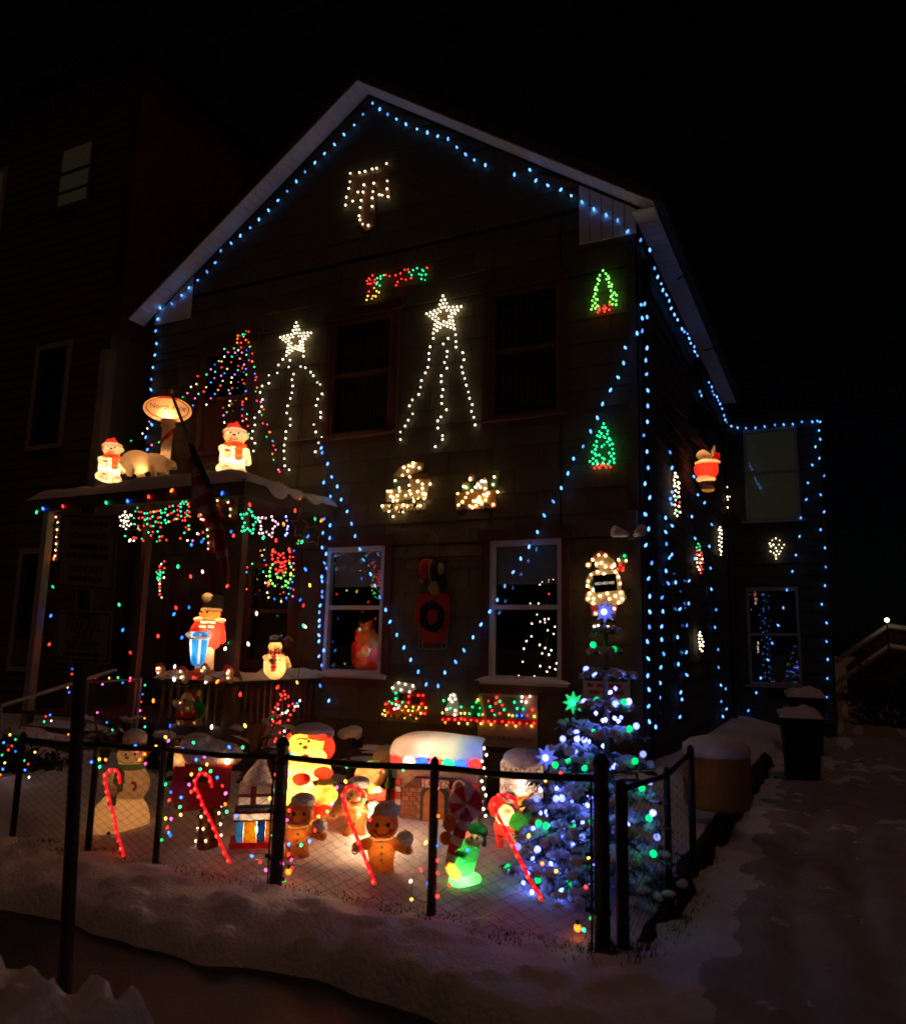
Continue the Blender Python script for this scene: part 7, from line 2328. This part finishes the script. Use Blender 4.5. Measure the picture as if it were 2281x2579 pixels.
for nm, s, m_, off in (('face', '320,190 340,140 400,100 450,110 500,190 470,230 440,270 330,250', cl, 0.02), ('hat', '370,110 440,80 500,130 520,190 490,200 450,120', rd, 0.015), ('pompom', '500,110 540,80 570,110 540,160 510,150', cl, 0.012),
                       ('beard', '300,240 450,250 440,330 380,350 310,320', cl, 0.025), ('coat', '270,280 310,320 380,350 440,300 500,300 510,410 440,460 300,430 270,400', rd, 0.03), ('mitten', '220,210 270,180 310,210 290,280 240,280', cl, 0.022),
                       ('wreath', '450,230 520,200 590,240 605,320 570,390 520,410 500,300', shell((0.03, 0.32, 0.12), 0.55), 0.026), ('wreath_edge', '590,250 612,300 600,380 550,430 580,380 600,310', cl, 0.02), ('belt', '280,390 350,410 430,410 510,390 500,410 430,430 350,430 280,410', black, 0.024),
                       ('leg', '265,430 300,430 330,480 290,500', cl, 0.03), ('leg', '430,450 550,410 540,480 500,490', cl, 0.032)):
    plate(t, nm, C('m', s), MK, m_, off)
dot(t, 'nose', MK(C('m', '385,200')[0]) + Vector((0, 0.0, 0)), 0.022, shell((0.7, 0.05, 0.04)))
for x, y in ((360, 160), (420, 150), (470, 190), (340, 220), (300, 230), (530, 120), (400, 290), (330, 350), (460, 330), (580, 290), (560, 380), (500, 260), (290, 460), (470, 460), (540, 250), (390, 420), (250, 230)):
    put_bulb(t, MK(C('m', '%d,%d' % (x, y))[0]) + Vector((0, 0.045, 0)), 'mini', 'a')

# ------------------------------------------------------------------ indoor trees and figure behind the panes
tree_p = oY(q(1085, 1260), 1.0)
t = thing('indoor_tree', 'christmas tree with white lights seen through the right ground-floor window', 'christmas tree', (tree_p.x, 1.0, 0.5))
m = MB()
bt, tt = oY(q(1085, 1160), 1.0).z, 0.55
for i in range(5200):
    u = random.random() ** 0.6
    z = bt - (bt - tt) * u
    R = 0.06 + 0.52 * u
    a = random.uniform(0, 2 * math.pi)
    r = R * random.random() ** 0.4
    p = Vector((tree_p.x + 0.05 + r * math.cos(a), 1.0 + r * math.sin(a) * 0.9, z))
    d = Vector((math.cos(a), math.sin(a), random.uniform(-0.6, 0.4))).normalized()
    w_ = Vector((-d.y, d.x, 0)).normalized() * 0.008
    m.add([p - w_, p + w_, p + d * 0.08], [(0, 1, 2)])
m.build('foliage', mat('pine_needles', (0.025, 0.05, 0.02)), t, kind='stuff')
m = MB()
m.tube([(tree_p.x + 0.05, 1.0, 0.5), (tree_p.x + 0.05, 1.0, bt)], 0.03, 6)
m.build('trunk', WOOD(), t)
for x, y, c_ in pts_of('intree', 'w'):
    put_bulb(t, oY((x, y), 1.0 - random.uniform(0.15, 0.5)), 'mini', c_)
b = oY(q(733, 1348), 0.42)
tp = oY(q(735, 1235), 0.42)
t = thing('santa_figure', 'dim red Santa doll standing inside the left ground-floor window', 'santa figure', (b.x, b.y, b.z), GBM, True, facing(b.x, b.y), tp.z - b.z)
figure(t, [('e', 'coat', (0, 0, 0.32), (0.30, 0.18, 0.28)), ('e', 'beard', (0.0, -0.08, 0.62), (0.20, 0.14, 0.16)), ('e', 'face', (0, -0.06, 0.72), (0.15, 0.12, 0.11)), ('c', 'hat', (0, 0, 0.82), (0.05, 0, 0.97), 0.14, 0.03), ('c', 'sleeve', (-0.22, 0, 0.5), (-0.2, -0.14, 0.34), 0.09, 0.08), ('e', 'mitten', (-0.05, -0.2, 0.42), (0.08, 0.06, 0.1)), ('e', 'base', (0, 0, 0.05), (0.3, 0.2, 0.07))],
       {'coat': RED, 'beard': (0.7, 0.5, 0.15), 'face': (0.6, 0.35, 0.2), 'hat': RED, 'sleeve': RED, 'mitten': WHITEP, 'base': (0.5, 0.3, 0.1)}, lamp=((0, 0, 0.4), 0.02, 6, WARM), h=0.02)

# ------------------------------------------------------------------ flag on its slanting pole
t = thing('flag', 'striped flag hanging limp from a slanting pole on the front of the porch', 'flag', oY(q(462, 1150), PY0 - 0.1))
tipP, footP = oY(q(341, 782), PY0 - 0.95), oY(q(432, 1020), PY0 - 0.2)
m = MB()
m.tube([footP, tipP], 0.017, 8)
m.build('pole', WOOD(), t, smooth=True)
dot(t, 'finial', tipP, 0.03, mat('brass', (0.5, 0.4, 0.1)), 8)
fc = lambda x, y: (400 + x / 3.855, 950 + y / 3.855)
LE = [(300, 740), (308, 880), (318, 1020), (322, 1160), (335, 1270), (420, 1340), (490, 1410), (530, 1520), (560, 1750), (600, 1860), (650, 2005)]
RE = [(350, 750), (395, 830), (440, 920), (490, 1030), (530, 1140), (565, 1270), (605, 1400), (640, 1500), (665, 1680), (690, 1870), (668, 2012)]
def along(pl_, w_):
    w_ = min(max(w_, 0), 0.9999) * (len(pl_) - 1)
    i_ = int(w_)
    return [pl_[i_][k_] + (pl_[i_ + 1][k_] - pl_[i_][k_]) * (w_ - i_) for k_ in (0, 1)]
def flagpt(u, w_):
    a, b_ = along(LE, w_), along(RE, w_ + 0.05 * (1 - w_))
    x, y = a[0] + (b_[0] - a[0]) * u, a[1] + (b_[1] - a[1]) * u
    return oY(fc(x, y), PY0 - 0.55 + 0.07 * math.sin(u * 8.5 + w_ * 5) + 0.04 * math.sin(w_ * 11 + u * 3))
fr_, fw_, fbm = mat('flag_red', (0.42, 0.03, 0.03), 0.9, 0.15), mat('flag_white', (0.55, 0.42, 0.34), 0.9, 0.12), mat('flag_blue', (0.02, 0.022, 0.05), 0.9, 0.15)
cuts = [0.0, 0.10, 0.17, 0.25, 0.33, 0.42, 0.50, 0.60, 0.66, 0.78, 0.82, 1.0]
for s_ in range(len(cuts) - 1):
    m = MB()
    m.grid(np.array([[flagpt(j / 9, cuts[s_] + (cuts[s_ + 1] - cuts[s_]) * i / 6) for j in range(10)] for i in range(7)]))
    m.build('stripe', fr_ if s_ % 2 == 0 else fw_, t, smooth=True)
CE1, CE2 = [(285, 640), (310, 760), (370, 880), (430, 1000), (480, 1095)], [(330, 640), (385, 760), (440, 880), (495, 1000), (520, 1095)]
m = MB()
m.grid(np.array([[oY(fc(*[along(CE1, i / 12)[k_] + (along(CE2, i / 12)[k_] - along(CE1, i / 12)[k_]) * j / 5 for k_ in (0, 1)]), PY0 - 0.70 + 0.03 * math.sin(i * 0.9 + j)) for j in range(6)] for i in range(13)]))
m.build('canton', fbm, t, smooth=True)

# ------------------------------------------------------------------ bushes by the steps, with mini lights
def bush(label, cpx, Y, r, n, snow=True, name='bush'):
    c = oY(q(*cpx), Y)
    t = thing(name, label, 'bush', (c.x, c.y, float(gh(c.x, c.y))), 'bushes by the porch steps')
    m = MB()
    for i in range(6):
        leafy(m, c + Vector((random.uniform(-0.5, 0.5) * r, random.uniform(-0.4, 0.4) * r, random.uniform(-0.4, 0.3) * r)), (r * 0.6, r * 0.6, r * 0.6), n // 6, 0.06)
    m.build('foliage', mat('dark_bush', (0.018, 0.03, 0.014), 0.9), t, kind='stuff')
    m = MB()
    for i in range(5):
        a = i * 1.3
        m.tube([(c.x, c.y, float(gh(c.x, c.y)) - 0.05), c + Vector((math.cos(a) * r * 0.5, math.sin(a) * r * 0.5, r * 0.3))], [0.02, 0.006], 5)
    m.build('stem', WOOD(), t)
    if snow:
        figure(t, [('e', 'snow_cap', (0, 0, 0), (r * 0.5, r * 0.4, 0.05)), ('e', 'snow_cap', (r * 0.35, 0, -0.06), (r * 0.35, r * 0.3, 0.045))], {'snow_cap': (0.78, 0.76, 0.74)}, h=0.02, trans=0.1)['snow_cap'].matrix_parent_inverse = Matrix.Translation(c + Vector((0, 0, r * 0.72)) - Vector(t.location))
    return t, c
bush('dark bush threaded with tiny lights at the left edge of the yard', (40, 1530), -3.2, 0.50, 2600)
bush('dark bush right of the light-threaded one, near the stair foot', (105, 1545), -3.0, 0.34, 1500, False)
bush('dark snow-capped bush between the gate panel and the mailbox', (325, 1505), -2.4, 0.28, 1200)

def shrub(label, base, Y, n, L, seed):
    r_ = random.Random(seed)
    c = oY(q(*base), Y)
    z0 = float(gh(c.x, Y))
    t = thing('bare_shrub', label, 'shrub', (c.x, Y, z0), 'bare shrubs under the porch')
    m, sn = MB(), MB()
    for i in range(n):
        a = r_.uniform(0, 2 * math.pi)
        d = Vector((math.cos(a), 0.5 * math.sin(a), 0))
        h = r_.uniform(0.35, 1.0) * L
        p0 = Vector((c.x, Y, z0 - 0.02))
        p1 = p0 + Vector((d.x * 0.25 * L, d.y * 0.25 * L, h * 0.75))
        p2 = p1 + d * r_.uniform(0.25, 0.55) * L + Vector((0, 0, r_.uniform(-0.08, 0.10)))
        m.tube([p0, p1, p2], [0.014, 0.009, 0.004], 5)
        k_ = 9
        P = np.zeros((k_, 5, 3))
        sd = Vector((-d.y, d.x, 0)).normalized()
        for q_ in range(k_):
            u = q_ / (k_ - 1)
            pc_ = p1.lerp(p2, u)
            w_ = 0.028 * math.sin(math.pi * min(1, 0.08 + u)) * r_.uniform(0.7, 1.3)
            for j in range(5):
                an = math.pi * j / 4
                P[q_, j] = pc_ + sd * w_ * math.cos(an) + Vector((0, 0, 0.004 + w_ * 1.3 * math.sin(an)))
        sn.grid(P)
    m.build('branches', WOOD(), t)
    sn.build('snow_cap', SNOW(), t, smooth=True, kind='stuff')
shrub('bare snow-laden shrub between the mailbox and the seated Santa', (505, 1600), -2.3, 12, 0.75, 3)
shrub('bare snow-laden shrub between the tall snowman and the gate panel', (205, 1560), -2.6, 12, 0.75, 5)
shrub('bare snow-laden shrub behind the tall snowman\'s hat', (315, 1590), -2.5, 10, 0.6, 8)
string('tiny multicolour lights strung over the bush at the left edge', 'hedge', lambda p: oY(p, -3.7), 'mini', 'w', order=False, cordr=0.002, maxgap=0.5)

# ------------------------------------------------------------------ parking signs on the near pole
SY = -6.38
b = oY(q(130, 2000), SY)
tp = oY(q(176, 1010), SY)
t = thing('parking_sign', 'dark unlit sign post with two parking signs standing in the near snow bank', 'street sign', (b.x, SY, 0))
m = MB()
fz0 = Vector((b.x, SY, -0.15))
dirv = (tp - b).normalized()
for s in (-1, 1):
    m.box((-0.034 if s < 0 else 0.016, -0.012, 0), (-0.016 if s < 0 else 0.034, 0.012, (tp - fz0).length), Matrix.Translation(fz0) @ Vector((0, 0, 1)).rotation_difference((tp - fz0).normalized()).to_matrix().to_4x4())
m.box((-0.0165, -0.003, 0), (0.0165, 0.009, (tp - fz0).length), Matrix.Translation(fz0) @ Vector((0, 0, 1)).rotation_difference((tp - fz0).normalized()).to_matrix().to_4x4())
m.build('pole', mat('dark_post_steel', (0.05, 0.04, 0.035), 0.6), t)
faces = [((122, 1022), (236, 1030), (228, 1180), (112, 1174), 'upper'), ((112, 1216), (224, 1222), (220, 1326), (106, 1320), 'lower')]
paper, ink = mat('sign_face', (0.22, 0.19, 0.15), 0.6, 0.1), mat('sign_ink', (0.012, 0.01, 0.01), 0.6)
for a, b_, c_, d_, which in faces:
    P4 = [oY(q(*v), SY - 0.02) for v in (a, b_, c_, d_)]
    ctr = sum(P4, Vector()) / 4
    ex = ((P4[1] - P4[0]) + (P4[2] - P4[3])).normalized()
    wid = ((P4[1] - P4[0]).length + (P4[2] - P4[3]).length) / 2
    hgt = ((P4[0] - P4[3]).length + (P4[1] - P4[2]).length) / 2
    ez = (P4[0] + P4[1] - P4[2] - P4[3]).normalized()
    ey = ez.cross(ex).normalized()
    M = Matrix.Translation(ctr) @ Matrix((ex, ey, ez)).transposed().to_4x4()
    def rr(w_, h_, y0, y1, r=0.02):
        pts = []
        for cx_, cz_, a0 in ((w_ - r, h_ - r, 0), (-w_ + r, h_ - r, 90), (-w_ + r, -h_ + r, 180), (w_ - r, -h_ + r, 270)):
            for k_ in range(5):
                an = math.radians(a0 + 22.5 * k_)
                pts.append((cx_ + r * math.cos(an), y0, cz_ + r * math.sin(an)))
        mb = MB()
        mb.prism([M @ Vector(p) for p in pts], M.to_3x3() @ Vector((0, y1 - y0, 0)))
        return mb
    pl_ = rr(wid / 2, hgt / 2, 0.0, 0.004).build('sign_plate', paper, t)
    bd = MB()
    for (xa, za, xb, zb) in ((-1, -1, 1, -1), (-1, 1, 1, 1), (-1, -1, -1, 1), (1, -1, 1, 1)):
        w_, h_ = wid / 2 - 0.014, hgt / 2 - 0.014
        lo = (min(xa, xb) * w_ - 0.003, -0.0025, min(za, zb) * h_ - 0.003)
        hi = (max(xa, xb) * w_ + 0.003, -0.0008, max(za, zb) * h_ + 0.003)
        bd.box(lo, hi, M)
    bd.build('border', ink, pl_)
    if which == 'lower':
        rows = [('PERMIT', 0.33, 0.062, 1.0), ('PARKING', 0.17, 0.062, 0.95), ('ONLY', 0.02, 0.062, 1.0), ('EXCEPT SUNDAYS', -0.13, 0.028, 1.0), ('AND HOLIDAYS', -0.22, 0.028, 1.0)]
        ar = MB()
        L = wid * 0.33
        zz = -0.345 * hgt
        ar.box((-L * 0.75, -0.002, zz - 0.006), (L * 0.75, -0.0008, zz + 0.006), M)
        for s in (-1, 1):
            ar.prism([M @ Vector((s * L * 0.74, -0.002, zz - 0.02)), M @ Vector((s * L, -0.002, zz)), M @ Vector((s * L * 0.74, -0.002, zz + 0.02))], M.to_3x3() @ Vector((0, 0.0012, 0)))
        ar.build('arrow', ink, pl_)
    else:
        rows = [('NO PARKING', 0.20, 0.045, 1.0), ('MONDAYS', -0.24, 0.05, 1.0)]
        bl = MB()
        for rz, w_ in ((0.37, 0.30), (0.06, 0.30), (-0.06, 0.34), (-0.36, 0.28)):
            xx = -w_ * wid
            while xx < w_ * wid:
                L = random.uniform(0.012, 0.03)
                bl.box((xx, -0.002, rz * hgt - 0.012), (xx + L, -0.0008, rz * hgt + 0.012), M)
                xx += L + 0.008
        bl.build('illegible_print', ink, pl_, kind='stuff')
    for body, rz, size, xs in rows:
        text_part(pl_, body, (0, -0.0015, rz * hgt), size, ink, M, xs=xs, ext=0.0005)
m = MB()
for k_ in range(4):
    p = fz0.lerp(tp, 0.70 + 0.012 * k_)
    m.lathe([(0.005, -0.001), (0.005, 0.003)], 8, Matrix.Translation(p + Vector((0, -0.014, 0))) @ Matrix.Rotation(math.pi / 2, 4, 'X'))
m.build('bolt', GALV(), t)
